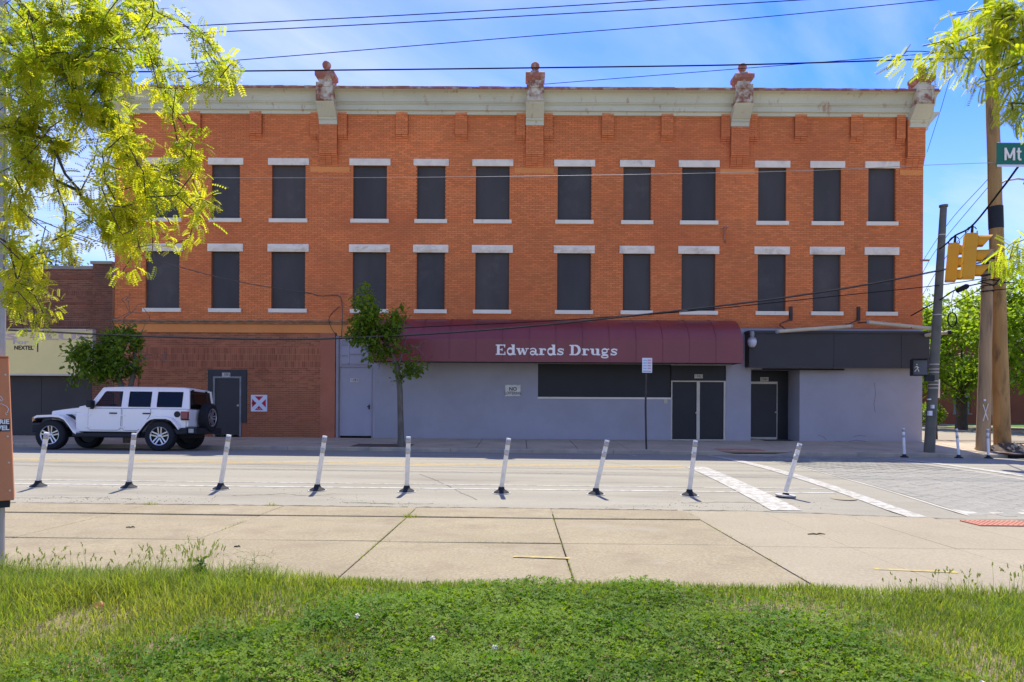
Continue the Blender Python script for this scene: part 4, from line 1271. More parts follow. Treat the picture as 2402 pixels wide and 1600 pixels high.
mp = thing('sign_mast', 'grey steel mast carrying the green street-name sign', 'pole', (g0.x + 1.35, YG, zwalk(7, YG)))
MB().lathe([(.13, zwalk(7, YG) - .05), (.13, .4), (.075, .45), (.06, 5.6), (0, 5.62)], 14, T(g0.x + 1.35, YG, 0)).build('shaft', MT['steel'], mp, smooth='auto')
MB().tube([(g0.x + 1.35, YG + .03, g1.z + .10), (g0.x + .35, YG + .03, g1.z + .10)], .03, 8).build('arm', MT['steel'], mp)
cl = MB()
for q in (.45, .95): MB().box(g0.x + q - .015, g0.x + q + .015, YG + .008, YG + .055, g1.z - .05, g1.z + .07).build('clamp', MT['steel'], mp)

# ------------------------------------------------------------------ signal cabinet on its steel pole at the left edge
YC = 5.45
pc = thing('signal_pole', 'grey galvanised pole with conduit at the left edge of the lawn', 'pole', (P(-6, 1300, YC).x, YC, zlawn(-4.1, 5.2)))
px = P(-6, 1300, YC).x
MB().lathe([(.048, zlawn(px, 5.2) - .05), (.048, 6.2), (0, 6.22)], 16, T(px, YC, 0)).build('shaft', MT['steel'], pc, smooth='auto')
cd = MB()
pp = [P(14, 165, YC), P(14, 400, YC), P(14, 640, YC), P(12, 690, YC), P(4, 735, YC), P(0, 760, YC), P(-2, 850, YC)]
cd.tube(pp, [.013] * 4 + [.017] * 3, 8)
cd.build('conduit', MT['steel'], pc, smooth=True)
bnd = MB()
for dy in (295, 632, 520):
    q = P(6, dy, YC)
    MB().box(px - .055, q.x + .045, YC - .06, YC + .05, q.z - .012, q.z + .012).build('strap', MT['darksteel'], pc)
c1, c2 = P(33, 1150, YC - .12), P(22.5, 823, YC - .12)
cb = thing('signal_cabinet', 'weathered orange brown metal cabinet with sticker and scribbles at left edge', 'cabinet', (c1.x - .2, YC, c1.z))
yc0 = YC - .12
RC = T(c1.x, yc0, 0) @ Matrix.Rotation(rad(36), 4, 'Z') @ T(-c1.x, -yc0, 0)
n_before = set(bpy.data.objects)
prof = [(c1.x - .42, c1.z), (c1.x, c1.z), (c2.x, c2.z), (c2.x - .4, c2.z - .01)]
MB().prism(prof, yc0, yc0 + .30).build('housing', MT['cabinet'], cb, bevel=.008)
MB().prism([(c2.x - .40, c2.z - .008), (c2.x, c2.z + .002), (c2.x, c2.z + .012), (c2.x - .40, c2.z + .004)], yc0 - .01, yc0 + .31).build('lid', MT['cabinet'], cb)
bb = MB().box(c1.x - .40, c1.x - .028, yc0 + .02, yc0 + .28, c1.z - .055, c1.z - .002).build('base_bracket', MT['carblack'], cb)
bo = MB()
for dx, dy in ((17, 862), (21, 1003), (25, 1147 - 20), (23, 1063)):
    q = P(dx, dy, yc0)
    MB().lathe([(.008, 0), (.008, .006), (0, .008)], 8, T(q.x, yc0, q.z) @ Matrix.Rotation(math.pi / 2, 4, 'X')).build('bolt', MT['alu'], cb)
s1, s2 = P(-14, 991, yc0), P(25, 963, yc0)
stk = MB().box(s1.x, s2.x, yc0 - .0025, yc0 - .001, s1.z, s2.z).build('sticker', MT['ink'], cb)
hs = s2.z - s1.z
textmesh('MORIE', hs * .50, MT['signwhite'], 'lettering', stk, T(s2.x - .004, yc0 - .004, s1.z + hs * .76), bold=.0022, depth=.0005, align='RIGHT', sx=.95)
textmesh('LEVEL', hs * .50, MT['signwhite'], 'lettering', stk, T(s2.x - .004, yc0 - .004, s1.z + hs * .26), bold=.0022, depth=.0005, align='RIGHT', sx=1.0)
w1, w2 = P(-10, 898, yc0), P(6, 876, yc0)
MB().box(w1.x, w2.x, yc0 - .004, yc0 - .001, w1.z, w2.z).build('meter_window', MT['yellowsign'], cb, bevel=.004)
gf = MB()
gp = [(-4, 905), (8, 912), (12, 919), (2, 926), (12, 930), (19, 935), (22, 940), (20, 948), (16, 950), (19, 954)]
gf.tube([P(a, b, yc0 - .003) for a, b in gp], .0022, 5)
gf.tube([P(-2, 932, yc0 - .003), P(8, 918, yc0 - .003)], .0022, 5)
gf.build('white_scribble', MT['signwhite'], cb)

for o in cb.children:
    for q in [o] + list(o.children): q.data.transform(RC)
# ------------------------------------------------------------------ poles at the far corner
mpole = thing('signal_strain_pole', 'dark leaning round metal pole with cap beside the building corner', 'pole', (P(2137, 1038, 20.9).x, 20.9, zfar(12.4, 20.9)))
b0, b1 = P(2136, 1039, 20.9), P(2169, 476, 20.9)
b0.z = zfar(12.4, 20.9) - .05
mp_ = MB().tube([b0, b0.lerp(b1, .5), b1], [.155, .13, .095], 18)
mp_.build('shaft', MT['darksteel'], mpole, smooth='auto')
MB().tube([b1, b1 + Vector((0, 0, .06)), b1 + Vector((0, 0, .07))], [.125, .125, .05], 16).build('cap', MT['darksteel'], mpole)
bd_ = MB()
for dy in (835, 846, 853, 873, 881, 889, 722, 540):
    t = (1039 - dy) / (1039 - 476)
    q = b0.lerp(b1, t)
    r_ = .155 - .06 * t + .006
    MB().lathe([(r_, -.012), (r_, .012)], 18, T(q)).build('steel_band', MT['alu'], mpole)
stk_ = MB()
for dx, dy, w, h in ((2139, 950, 9, 12), (2145, 935, 6, 9), (2137, 918, 7, 3)):
    q = P(dx, dy, 20.72)
    stk_.box(q.x - w * .0055, q.x + w * .0055, 20.70, 20.79, q.z - h * .006, q.z + h * .006)
stk_.build('torn_sticker', MT['signwhite'], mpole)

ps = thing('pedestrian_signal', 'dark pedestrian walk signal box strapped to the dark metal pole', 'signal', P(2110, 860, 20.6))
q0, q1 = P(2096, 864, 20.55), P(2129, 826, 20.55)
R_ = T(q0.lerp(q1, .5)) @ Matrix.Rotation(rad(-14), 4, 'Z')
hw, hh = (q1.x - q0.x) / 2, (q1.z - q0.z) / 2
MB().box(-hw, hw, -.09, .14, -hh, hh, R_).build('housing', MT['carblack'], ps, bevel=.015)
fc = MB().box(-hw + .04, hw - .02, -.10, -.092, -hh + .035, hh - .04, R_).build('lens', mat('grey lens', (.10, .10, .095), rough=.5, var=.1), ps)
vz = MB(); vz.box(-hw, hw, -.24, -.091, hh, hh + .012, R_); vz.box(-hw - .012, -hw, -.24, -.091, -hh, hh + .012, R_)
vz.build('visor', MT['carblack'], ps)
wk = MB()
M2 = R_ @ T(-.10, -.104, -.01)
for a, b, r_ in (((0, 0, .05), (.03, 0, -.02), .016), ((.03, 0, -.02), (.07, 0, -.12), .013), ((.03, 0, -.02), (-.05, 0, -.12), .013), ((0, 0, .05), (-.05, 0, -.01), .010), ((0, 0, .05), (.07, 0, .0), .010)):
    wk.tube([M2 @ Vector(a), M2 @ Vector(b)], r_, 6)
wk.lathe([(0, -.02), (.018, -.012), (.022, 0), (.018, .012), (0, .02)], 8, M2 @ T(.01, 0, .10))
wk.build('walking_figure', MT['dirtywhite'], fc)
MB().box(hw - .05, hw + .2, -.03, .08, -hh - .16, -hh + .02, R_).build('mount', MT['carblack'], ps)

def wood_pole(name, label, dxb, dyb, dxt, dyt, D, r0, r1, m):
    a, b = P(dxb, dyb, D), P(dxt, dyt, D)
    a.z = zfar(a.x, D) - .1 if D < 23 else .0
    t = thing(name, label, 'pole', (a.x, D, a.z + .1))
    k = MB()
    n = 14
    pts = [a.lerp(b, i / n) + Vector((random.uniform(-.01, .01), 0, 0)) for i in range(n + 1)]
    k.tube(pts, [r0 + (r1 - r0) * i / n for i in range(n + 1)], 20)
    k.build('shaft', MT[m], t, smooth='auto')
    return t, a, b
wp1, w1a, w1b = wood_pole('utility_pole', 'shorter weathered wooden pole with a white X scratched on it', 2260, 1029, 2271, 578, 21.6, .205, .15, 'woodgrey')
wp2, w2a, w2b = wood_pole('utility_pole', 'tall thick brown wooden pole with a black wrap band', 2305, 1031, 2271, -120, 21.9, .245, .15, 'wood')
tq0, tq1 = (1031 - 520) / 1151, (1031 - 470) / 1151
MB().tube([w2a.lerp(w2b, tq0), w2a.lerp(w2b, tq1)], .212, 20).build('black_wrap', MT['tar'], wp2, smooth='auto')
xm_ = MB()
for a, b in (((2246, 968), (2258, 928)), ((2246, 930), (2257, 966))):
    pa, pb = P(a[0] + 14, a[1], 21.36), P(b[0] + 14, b[1], 21.36)
    xm_.tube([pa, pb], .014, 5)
xm_.build('scratched_cross', MT['dirtywhite'], wp1)
MB().box(P(2264, 920, 21.37).x - .03, P(2264, 920, 21.37).x + .03, 21.36, 21.39, P(2264, 920, 21.37).z - .03, P(2264, 920, 21.37).z + .03).build('tag', MT['signwhite'], wp1)
# cable hardware wound round the pole tops
hd = MB()
for k in range(7):
    z = w1b.z - .25 - k * .17
    hd.lathe([(.19, z - .012), (.20, z), (.19, z + .012)], 12, T(w1b.x - .02, w1b.y, 0))
    hd.tube([(w1b.x - .3, w1b.y - .18, z + random.uniform(-.1, .1)), (w1b.x, w1b.y - .24, z), (w1b.x + .5, w1b.y - .15, z + random.uniform(-.1, .15)), (w1b.x + .75, w1b.y - .1, z + .1)], .016, 6)
hd.build('cable_windings', MT['cable'], wp1)
MB().lathe([(.17, w1b.z), (.18, w1b.z + .03), (0, w1b.z + .06)], 16, T(w1b.x, w1b.y, 0)).build('pole_cap', MT['cap'], wp1)
mound = MB()
mo = P(2318, 1030, 21.75)
vs = []
rr = random.Random(3)
rings = [(0, .24), (.3, .20), (.55, .09), (.85, .01), (1.0, -.05)]
for r_, h in rings:
    for k in range(16):
        th = k / 16 * 2 * math.pi
        vs.append((mo.x + r_ * math.cos(th) * (1 + rr.uniform(-.15, .15)), 21.75 + r_ * .8 * math.sin(th) * (1 + rr.uniform(-.15, .15)), zfar(14, 21.7) + h + rr.uniform(-.03, .03)))
fs = [(i * 16 + k, i * 16 + (k + 1) % 16, (i + 1) * 16 + (k + 1) % 16, (i + 1) * 16 + k) for i in range(4) for k in range(16)]
mo_ = mound.add(vs, fs).build('soil_mound', MT['mulch'], smooth=False)
tag(mo_, 'low heap of loose dirt at the foot of the tall wooden pole', 'dirt heap')
rub = MB()
for k in range(70):
    th, r_ = rr.uniform(0, 6.28), rr.uniform(.1, 1.0)
    s = rr.uniform(.02, .06)
    c = (mo.x + r_ * math.cos(th), 21.75 + .8 * r_ * math.sin(th), zfar(14, 21.7) + .22 * (1 - r_) + .01)
    rub.box(-s, s, -s, s, -s * .6, s * .6, T(c) @ Matrix.Rotation(rr.uniform(0, 3), 4, Vector((rr.random(), rr.random(), rr.random() + .01)).normalized()))
tag(rub.build('clod', MT['conc_far'], mo_), kind='stuff')
# street lamp arm behind the pole
sl = P(2325, 412, 21.9)
la = thing('street_lamp', 'street lamp arm reaching out from the tall wooden pole', 'lamp', P(2296, 425, 21.9))
MB().tube([P(2290, 430, 21.9), P(2310, 416, 21.8), P(2340, 411, 21.6), P(2362, 414, 21.5)], .03, 8).build('arm', MT['alu'], la, smooth=True)
e_ = P(2365, 420, 21.45)
MB().lathe([(.0, -.14), (.09, -.10), (.15, 0), (.10, .08), (0, .11)], 14, T(e_)).build('lamp_head', MT['lampgrey'], la, smooth=True)

# small sign on a post across the side pavement
ss = P(2154, 1013, 26.5)
s3 = thing('small_street_sign', 'small pale sign seen edge-on on a brown post behind the metal pole', 'sign', (ss.x, 26.5, .1))
MB().tube([(ss.x, 26.5, .0), P(2151, 950, 26.5), P(2150, 868, 26.5)], .04, 8).build('post', MT['rustpost'], s3)
q0, q1 = P(2152, 915, 26.4), P(2161, 872, 26.4)
MB().box(q0.x, q1.x, 26.40, 26.43, q0.z, q1.z).build('plate', MT['dirtywhite'], s3)

# storm drain inlet at the corner
dr = P(2340, 1046, 20.55)
di = thing('storm_drain', 'rusty iron storm drain inlet set in the far kerb', 'drain', (15.75, 20.55, G(15.7) + .1))
MB().box(14.55, 16.9, 20.25, 21.0, G(15.7) + .118, G(15.7) + .152).build('cover_plate', MT['basin'], di)
MB().box(14.65, 16.8, 20.47, 20.486, G(15.7) - .02, G(15.7) + .117).build('opening', MT['ink'], di)
mh = P(1935, 1143, 10.8)
man = thing('manhole_cover', 'small round manhole cover with pale ring beside the crosswalk line', 'manhole', (mh.x, 10.75, zroad(mh.x, 10.75)))
zz_ = zroad(mh.x, 10.75)
MB().lathe([(.15, .010), (.19, .010), (.20, .003)], 24).build('collar', MT['conc_new'], man, local=True)
MB().lathe([(.0, .008), (.14, .008), (.148, .002)], 24).build('lid', MT['basin'], man, local=True)

# ------------------------------------------------------------------ lamps over the corner shop
tb = MB()
def tube_lamp(label, a, b, arms):
    a, b = Vector(a), Vector(b)
    t = thing('sign_floodlight', label, 'lamp', (a + b) / 2, 'long tube lamps over the dark sign fascia')
    MB().tube([a, b], .065, 10).build('tube', MT['tubeyel'], t, smooth='auto')
    d = (b - a).normalized()
    e = MB(); e.tube([a - d * .05, a + d * .02], .072, 10); e.tube([b - d * .02, b + d * .05], .072, 10)
    e.build('end_cap', MT['lampgrey'], t)
    ar = MB()
    for p_, q_ in arms: ar.tube([p_, q_], .02, 6)
    ar.build('arm', MT['rustpost'], t)
a, b = P(1788, 762, 23.35), P(1955, 750, 23.95)
tube_lamp('pale tube lamp lying left along the top of dark fascia', a, b, [((a.x + .4, a.y + .15, a.z + .02), (a.x + .5, YF - .02, zf(744))), ((b.x, b.y, b.z), (b.x + .1, YF - .02, zf(741)))])
a, b = P(1996, 741, 23.95), P(2140, 755, 23.4)
tube_lamp('pale tube lamp reaching right past the building corner', a, b, [(a, (a.x - .1, YF - .02, zf(738))), ((b.x - .6, b.y + .12, b.z + .03), (b.x - .5, YF - .02, zf(741)))])
lm = P(1729, 775, 23.95)
ll = thing('security_lamp', 'grey dusk lamp with frosted bowl between maroon awning and dark fascia', 'lamp', (lm.x, 23.95, lm.z))
MB().lathe([(0, .46), (.07, .45), (.08, .33), (.06, .24), (.12, .22), (.15, .16)], 14, T(lm.x, 23.95, lm.z - .25)).build('housing', MT['lampgrey'], ll, smooth='auto')
MB().lathe([(.145, .16), (.16, .08), (.14, -.02), (.09, -.10), (0, -.115)], 14, T(lm.x, 23.95, lm.z - .25)).build('bowl', MT['lampglass'], ll, smooth=True)
MB().tube([(lm.x, 23.95, lm.z + .17), (lm.x, YF - .01, lm.z + .17)], .03, 8).build('arm', MT['lampgrey'], ll)
q = P(2135, 768, 23.6)
oa = thing('corner_lamp', 'small floodlight arm sticking out past the building corner', 'lamp', (q.x, 23.6, q.z))
MB().tube([P(2128, 771, 24.0), P(2180, 764, 23.2)], .06, 8).build('arm', MT['tubeyel'], oa)
MB().tube([P(2179, 764.5, 23.2), P(2187, 764, 23.15)], .075, 8).build('end_cap', MT['carblack'], oa)
MB().tube([P(2128, 771, 24.0), (XR - .1, YF - .46, zs_1)], .02, 6).build('stay', MT['carblack'], oa)

# ------------------------------------------------------------------ traffic signals on the span wire
def signal(label, dxc, dyt, dyb, D, lean, yaw):
    top, bot = P(dxc[0], dyt, D), P(dxc[1], dyb, D)
    h = (top - bot).length
    t = thing('traffic_signal', label, 'traffic light', bot, 'yellow traffic signals on the span wire')
    R = T(bot) @ Vector((0, 0, 1)).rotation_difference(top - bot).to_matrix().to_4x4() @ Matrix.Rotation(yaw, 4, 'Z')
    w = h * .34
    bo = MB().box(-w * .42, w * .30, -w / 2, w / 2, 0, h, R).build('housing', MT['signalyel'], t, bevel=.02)
    ln = MB()
    for k in range(1, 3): ln.box(-w * .43, w * .31, -w / 2 - .004, w / 2 + .004, h * k / 3 - .006, h * k / 3 + .006, R)
    ln.build('section_joint', MT['signalyel'], bo)
    for k in range(3):
        zc_ = h * (k + .5) / 3
        Mv = R @ T(w * .30, 0, zc_) @ Matrix.Rotation(math.pi / 2, 4, 'Y')
        # tunnel visor, cut away below
        n = 14; vs, fs = [], []
        for i in range(n + 1):
            th = rad(-45) + rad(270) * i / n
            rr_ = h * .145
            y_, z_ = rr_ * math.cos(th), rr_ * math.sin(th)
            ln_ = h * .30 * (.35 + .65 * (.5 + .5 * math.sin(th)))
            for x_, s in ((0, 1.0), (ln_, 1.0), (ln_, .93), (0, .93)):
                vs.append(R @ Vector((w * .30 + x_, y_ * s, zc_ + z_ * s)))
        for i in range(n):
            for q in range(4):
                fs.append((i * 4 + q, i * 4 + (q + 1) % 4, (i + 1) * 4 + (q + 1) % 4, (i + 1) * 4 + q))
        fs += [(0, 1, 2, 3), tuple(n * 4 + q for q in (3, 2, 1, 0))]
        MB().add(vs, fs).build('visor', MT['signalyel'], t, smooth='auto')
        MB().lathe([(h * .135, .0), (h * .12, .02), (.06, .045), (0, .05)], 16, Mv).build('lens', MT['lens'], t, smooth='auto')
    hg = MB().tube([R @ Vector((0, 0, h - .02)), R @ Vector((0, 0, h + .12)), R @ Vector((0, 0, h + .24))], [.035, .03, .022], 8)
    hg.build('hanger', MT['carblack'], t)
    lp = MB().tube([R @ Vector((-.02 + .12 * math.cos(a_), -.06, h + .02 + .16 * math.sin(a_))) for a_ in np.linspace(.6, 6.6, 16)], .012, 6)
    lp.build('cable_loop', MT['cable'], t)
    return R @ Vector((0, 0, h + .22))
s_a = signal('left and lower of the two hanging yellow traffic signals', (2194.6, 2186.7), 561, 647, 17.6, 0, rad(-27))
s_b = signal('right and higher of the two hanging yellow traffic signals', (2234, 2226), 539, 640, 16.4, 0, rad(-25))

# ------------------------------------------------------------------ overhead wires
def wire(name, label, pts, r, m, wob=0.0, n=None, group='overhead wires'):
    """smooth curve through the given points"""
    pts = [Vector(p) for p in pts]
    ext = [pts[0] * 2 - pts[1]] + pts + [pts[-1] * 2 - pts[-2]]
    out = []
    for i in range(1, len(ext) - 2):
        k = n or 10
        for q in range(k):
            t = q / k
            p0_, p1_, p2_, p3_ = ext[i - 1:i + 3]
            out.append(.5 * ((2 * p1_) + (p2_ - p0_) * t + (2 * p0_ - 5 * p1_ + 4 * p2_ - p3_) * t * t + (3 * p1_ - p0_ - 3 * p2_ + p3_) * t ** 3))
    out.append(pts[-1])
    o = MB().tube(out, r, 6).build(name, MT[m], None, smooth=True)
    return tag(o, label, 'wire', group)
D_ = 20.9
wire('power_line', 'topmost black overhead line across the sky', [P(-250, 100, D_), P(440, 60, D_), P(1000, 31, D_), P(1500, 1, D_), P(2300, -55, D_)], .014, 'cable')
wire('power_line', 'second black overhead line from the top', [P(-250, 105, D_), P(360, 80, D_), P(1000, 48, D_), P(1840, 0, D_), P(2350, -35, D_)], .014, 'cable')
wire('power_line', 'third thin overhead line, passing just above the brick finials', [P(-250, 190, D_), P(430, 147, D_), P(1160, 88, D_), P(1700, 44, D_), P(2130, 2, D_), P(2350, -22, D_)], .012, 'cable')
wire('power_line', 'thick black line crossing in front of the brick finials', [P(-250, 166, D_), P(320, 165, D_), P(800, 161, D_), P(1229, 156, D_), P(1700, 149, D_), P(2100, 137, D_), P(2283, 132, 21.7)], .021, 'cable')
wire('power_line', 'thin line rising right from the cornice to the tall wooden pole', [P(1245, 194, YF - .2), P(1700, 158, 23), P(2090, 127, 22), P(2283, 112, 21.8)], .011, 'cable')
wire('guy_wire', 'thin stay running from the tall pole down behind the building corner', [P(2283, 80, 21.9), P(2205, 130, 24), P(2160, 260, 28), P(2131, 350, 31)], .010, 'cable')
wire('thin_wire', 'thin pale wire crossing the upper row of boarded windows', [P(-200, 402, D_), P(160, 405, D_), P(560, 409, D_), P(1150, 406, D_), P(1800, 394, D_), P(2125, 380, D_), P(2285, 374, 21.7)], .008, 'cablelight')
wire('service_drop', 'grey service cable slanting down to the brick wall at left', [P(-200, 405, 19.5), P(60, 495, 20.5), P(165, 535, 21.5), P(400, 610, 22.8), P(560, 650, 23.6), P(700, 672, YF - .08), P(735, 680, YF - .05), P(772, 679, YF - .04), P(785, 690, YF - .03), P(787, 730, YF - .17), P(785, 775, YF - .06)], .016, 'cablegrey')
wire('service_lead', 'thin slack lead hanging on the wall above the metal post', [P(780, 705, YF - .03), P(765, 718, YF - .04), P(757, 730, YF - .05), P(757, 742, YF - .15), P(765, 760, YF - .06), P(778, 776, YF - .05)], .011, 'rustpost')
D2 = 20.6
pts8 = [P(-300, 745, D2), P(0, 757, D2), P(300, 771, D2), P(600, 779, D2), P(780, 777, D2), P(1000, 766, D2), P(1200, 751, D2), P(1400, 731, D2), P(1700, 697, D2), P(1900, 669, D2), P(2050, 643, D2), P(2155, 622, 20.75), P(2270, 600, 21.4)]
wire('trunk_cable', 'thick bundled cable sagging low across the shop fronts', pts8, .019, 'cablegrey')
wire('trunk_cable', 'dark strand lashed just under the thick sagging cable', [p + Vector((0, -.02, -.03)) for p in pts8], .010, 'cable')
wire('trunk_cable', 'thinner dark cable just above the thick sagging cable at right', [P(880, 757, D2), P(1000, 750.5, D2), P(1200, 741.5, D2), P(1400, 729, D2), P(1600, 714, D2), P(1900, 683, D2), P(2140, 658, 20.75), P(2266, 640, 21.4)], .014, 'cable')
sa2, sb2 = s_a, s_b
wire('span_wire', 'black span wire holding the two yellow traffic signals', [P(2160, 572, 20.7), P(2176, 560, 19.0), sa2, sb2, P(2300, 438, 14.5), P(2340, 384, 13.0), P(2420, 275, 11.0)], .022, 'cable')
wire('span_wire', 'lower dark cable running from the metal pole to the short wooden pole', [P(2060, 745, 26), P(2130, 706, 23), P(2160, 690, 20.8), P(2200, 665, 20.6), P(2260, 650, 21.4)], .02, 'cable')
wire('span_wire', 'thin wire below the lower cable near the hanging coil', [P(2080, 760, 27), P(2150, 720, 24), P(2200, 695, 22), P(2262, 660, 21.5)], .012, 'cable')
for lab, pp in (('thin sloping wire left of the tall pole, uppermost', [P(2090, 650, 30), P(2175, 520, 25), P(2270, 413, 21.8)]),
                ('thin sloping wire left of the tall pole, middle', [P(2090, 690, 30), P(2133, 605, 27), P(2175, 545, 25), P(2280, 420, 21.8)]),
                ('thin sloping wire left of the tall pole, lowest', [P(2090, 730, 30), P(2175, 590, 24), P(2230, 525, 22.5), P(2290, 452, 21.8)])):
    wire('service_wire', lab, pp, .010, 'cable')
wire('cable_coil', 'loop of spare black cable hanging under the signals', [P(2189 + 10 * math.cos(a_), 735 + 16 * math.sin(a_), 20.2) for a_ in np.linspace(-1.57, 4.75, 22)], .02, 'cable', n=2, group=None)
wire('coil_tether', 'thin tether holding the hanging cable coil', [P(2189, 719, 20.2), P(2188, 690, 20.3), P(2193, 668, 20.6)], .008, 'cable', group=None)
sp_ = P(2212, 663, 20.7)
spl = MB().lathe([(.03, -.2), (.075, -.17), (.08, .15), (.05, .2), (0, .2)], 12, T(sp_) @ Matrix.Rotation(rad(65), 4, 'Y'))
tag(spl.build('cable_splice_case', MT['cable'], smooth='auto'), 'black cable splice case hung under the traffic signals', 'splice case')
wire('pole_cable', 'dark cable leaving the tall pole to the right', [P(2275, 668, 21.5), P(2300, 640, 21.5), P(2330, 620, 21.0), P(2420, 590, 19)], .018, 'cable')
wire('pole_cable', 'upper dark cable leaving the tall pole to the right', [P(2270, 610, 21.5), P(2300, 605, 21.6), P(2360, 575, 20.5), P(2420, 552, 19.5)], .018, 'cable')
# ------------------------------------------------------------------ white off-road car (front to the left)
JX, JY = -12.80, 19.44
jz = zroad(JX + 1.5, 18.5)
car = thing('parked_car', 'white four-door boxy off-road car with black fenders trim and spare wheel', 'car', (JX, JY, 0))
tl_ = math.atan((zroad(JX, 20.25) - zroad(JX, 18.6)) / 1.65)
gl_ = math.atan(.006)
car.location = (JX, JY, zroad(JX, JY) + .004)
car.rotation_euler = (tl_, gl_, 0)
def jp(mb, name, m, parent=None, **kw):
    return mb.build(name, MT[m] if isinstance(m, str) else m, parent or car, local=True, **kw)
WB = 2.98
HW = .79                       # half width of the tub
# tub side profile with wheel openings
def arch(cx, r, z0, a0, a1, n=9):
    return [(cx + r * math.cos(rad(a0 + (a1 - a0) * i / n)), z0 + r * math.sin(rad(a0 + (a1 - a0) * i / n))) for i in range(n + 1)]
body = MB()
ra = .50
tub = [(.62, .50), (WB - .56, .50)] + arch(WB, ra, .42, 160, 20) + [(3.62, .62), (3.66, 1.14), (.93, 1.15), (.93, 1.0), (.60, .95)]
body.prism(tub, -HW, HW)
bo = jp(body, 'body', 'carwhite', bevel=.025)
inn = MB().box(.3, 3.5, -.60, .60, .34, .52)
jp(inn, 'chassis', 'carblack')
# engine bay, grille and hood narrowing to the front
hood = MB()
def sec(x, hw, z0, z1, zc_): return [(x, -hw, z0), (x, -hw, z1), (x, -hw * .55, zc_), (x, hw * .55, zc_), (x, hw, z1), (x, hw, z0)]
ss_ = [sec(-.20, .56, .62, 1.02, 1.05), sec(-.17, .57, .62, 1.055, 1.085), sec(.2, .60, .62, 1.11, 1.15), sec(.60, .64, .62, 1.15, 1.20), sec(.95, .68, .62, 1.165, 1.225)]
vs = [p for s in ss_ for p in s]
fs = [(q * 6 + i, q * 6 + (i + 1) % 6, (q + 1) * 6 + (i + 1) % 6, (q + 1) * 6 + i) for q in range(4) for i in range(6)] + [(0, 1, 2, 3, 4, 5), (29, 28, 27, 26, 25, 24)]
hood.add(vs, fs)
hdo = jp(hood, 'hood', 'carwhite', smooth='auto')
hl_ = MB(); hl_.box(-.18, .93, -.69, -.565, 1.035, 1.043)
grl = MB().box(-.215, -.196, -.55, .55, .66, 1.03); jp(grl, 'grille', 'carblack')
for k in range(7): jp(MB().box(-.225, -.214, -.36 + k * .11, -.30 + k * .11, .72, .98), 'grille_slot', 'carwhite')
for s in (-1, 1):
    jp(MB().lathe([(.085, 0), (.085, .03), (0, .05)], 16, T(-.20, s * .44, .87) @ Matrix.Rotation(-math.pi / 2, 4, 'Y')), 'headlight', 'lampglass', smooth='auto')
jp(MB().prism([(.56, 1.02), (.90, 1.0), (.98, 1.16), (.93, 1.24), (.66, 1.19)], -.73, .73), 'cowl', 'carwhite', bevel=.02)
jp(MB().box(.60, .97, -.735, .735, .52, 1.02), 'cowl_side', 'carwhite', bevel=.015)
vent = MB().prism([(.30, .97), (.46, .97), (.58, .87), (.57, .81), (.50, .86)], -.745, -.70); jp(vent, 'side_vent', 'carblack')
# fenders: flared bands with a black lip
def fender(path, hw0, hw1, name, th=.045):
    for s in (-1, 1):
        f = MB(); vs = []
        for (x, z) in path:
            vs += [(x, s * hw0, z), (x, s * hw1, z - .015), (x, s * hw1, z - .015 - th), (x, s * hw0, z - th)]
        n = len(path)
        fs = [(q * 4 + i, q * 4 + (i + 1) % 4, (q + 1) * 4 + (i + 1) % 4, (q + 1) * 4 + i) for q in range(n - 1) for i in range(4)]
        fs += [(0, 1, 2, 3), tuple((n - 1) * 4 + i for i in (3, 2, 1, 0))]
        fo = jp(f.add(vs, fs), name, 'carwhite', smooth='auto')
        g_ = MB(); vs = []
        for (x, z) in path:
            vs += [(x, s * (hw0 + .02), z - th - .001), (x, s * (hw1 - .01), z - .016 - th), (x, s * (hw1 - .01), z - .016 - th - .035), (x, s * (hw0 + .02), z - th - .036)]
        jp(g_.add(vs, fs), 'fender_liner', 'carblack', fo, smooth='auto')
fender([(-.47, .83), (-.44, .90), (-.36, .945), (.05, .965), (.24, .95), (.38, .89), (.52, .72), (.64, .55), (.72, .50)], .56, .93, 'front_fender', .06)
fender([(2.36, .49), (2.44, .60), (2.62, .84), (2.72, .915), (2.85, .945), (3.15, .945), (3.28, .90), (3.40, .78), (3.50, .65)], .78, .93, 'rear_fender', .06)
for s in (-1, 1):
    jp(MB().box(-.485, -.42, s * .90 - .03, s * .90 + .03, .78, .875), 'turn_signal', 'amber', bevel=.01)
jp(MB().box(-.58, -.24, -.80, .80, .47, .67), 'front_bumper', 'carblack', bevel=.03)
for s in (-1, 1):
    jp(MB().box(.62, 2.42, s * .86 - .07, s * .86 + .07, .36, .46), 'running_board', 'carblack', bevel=.02)
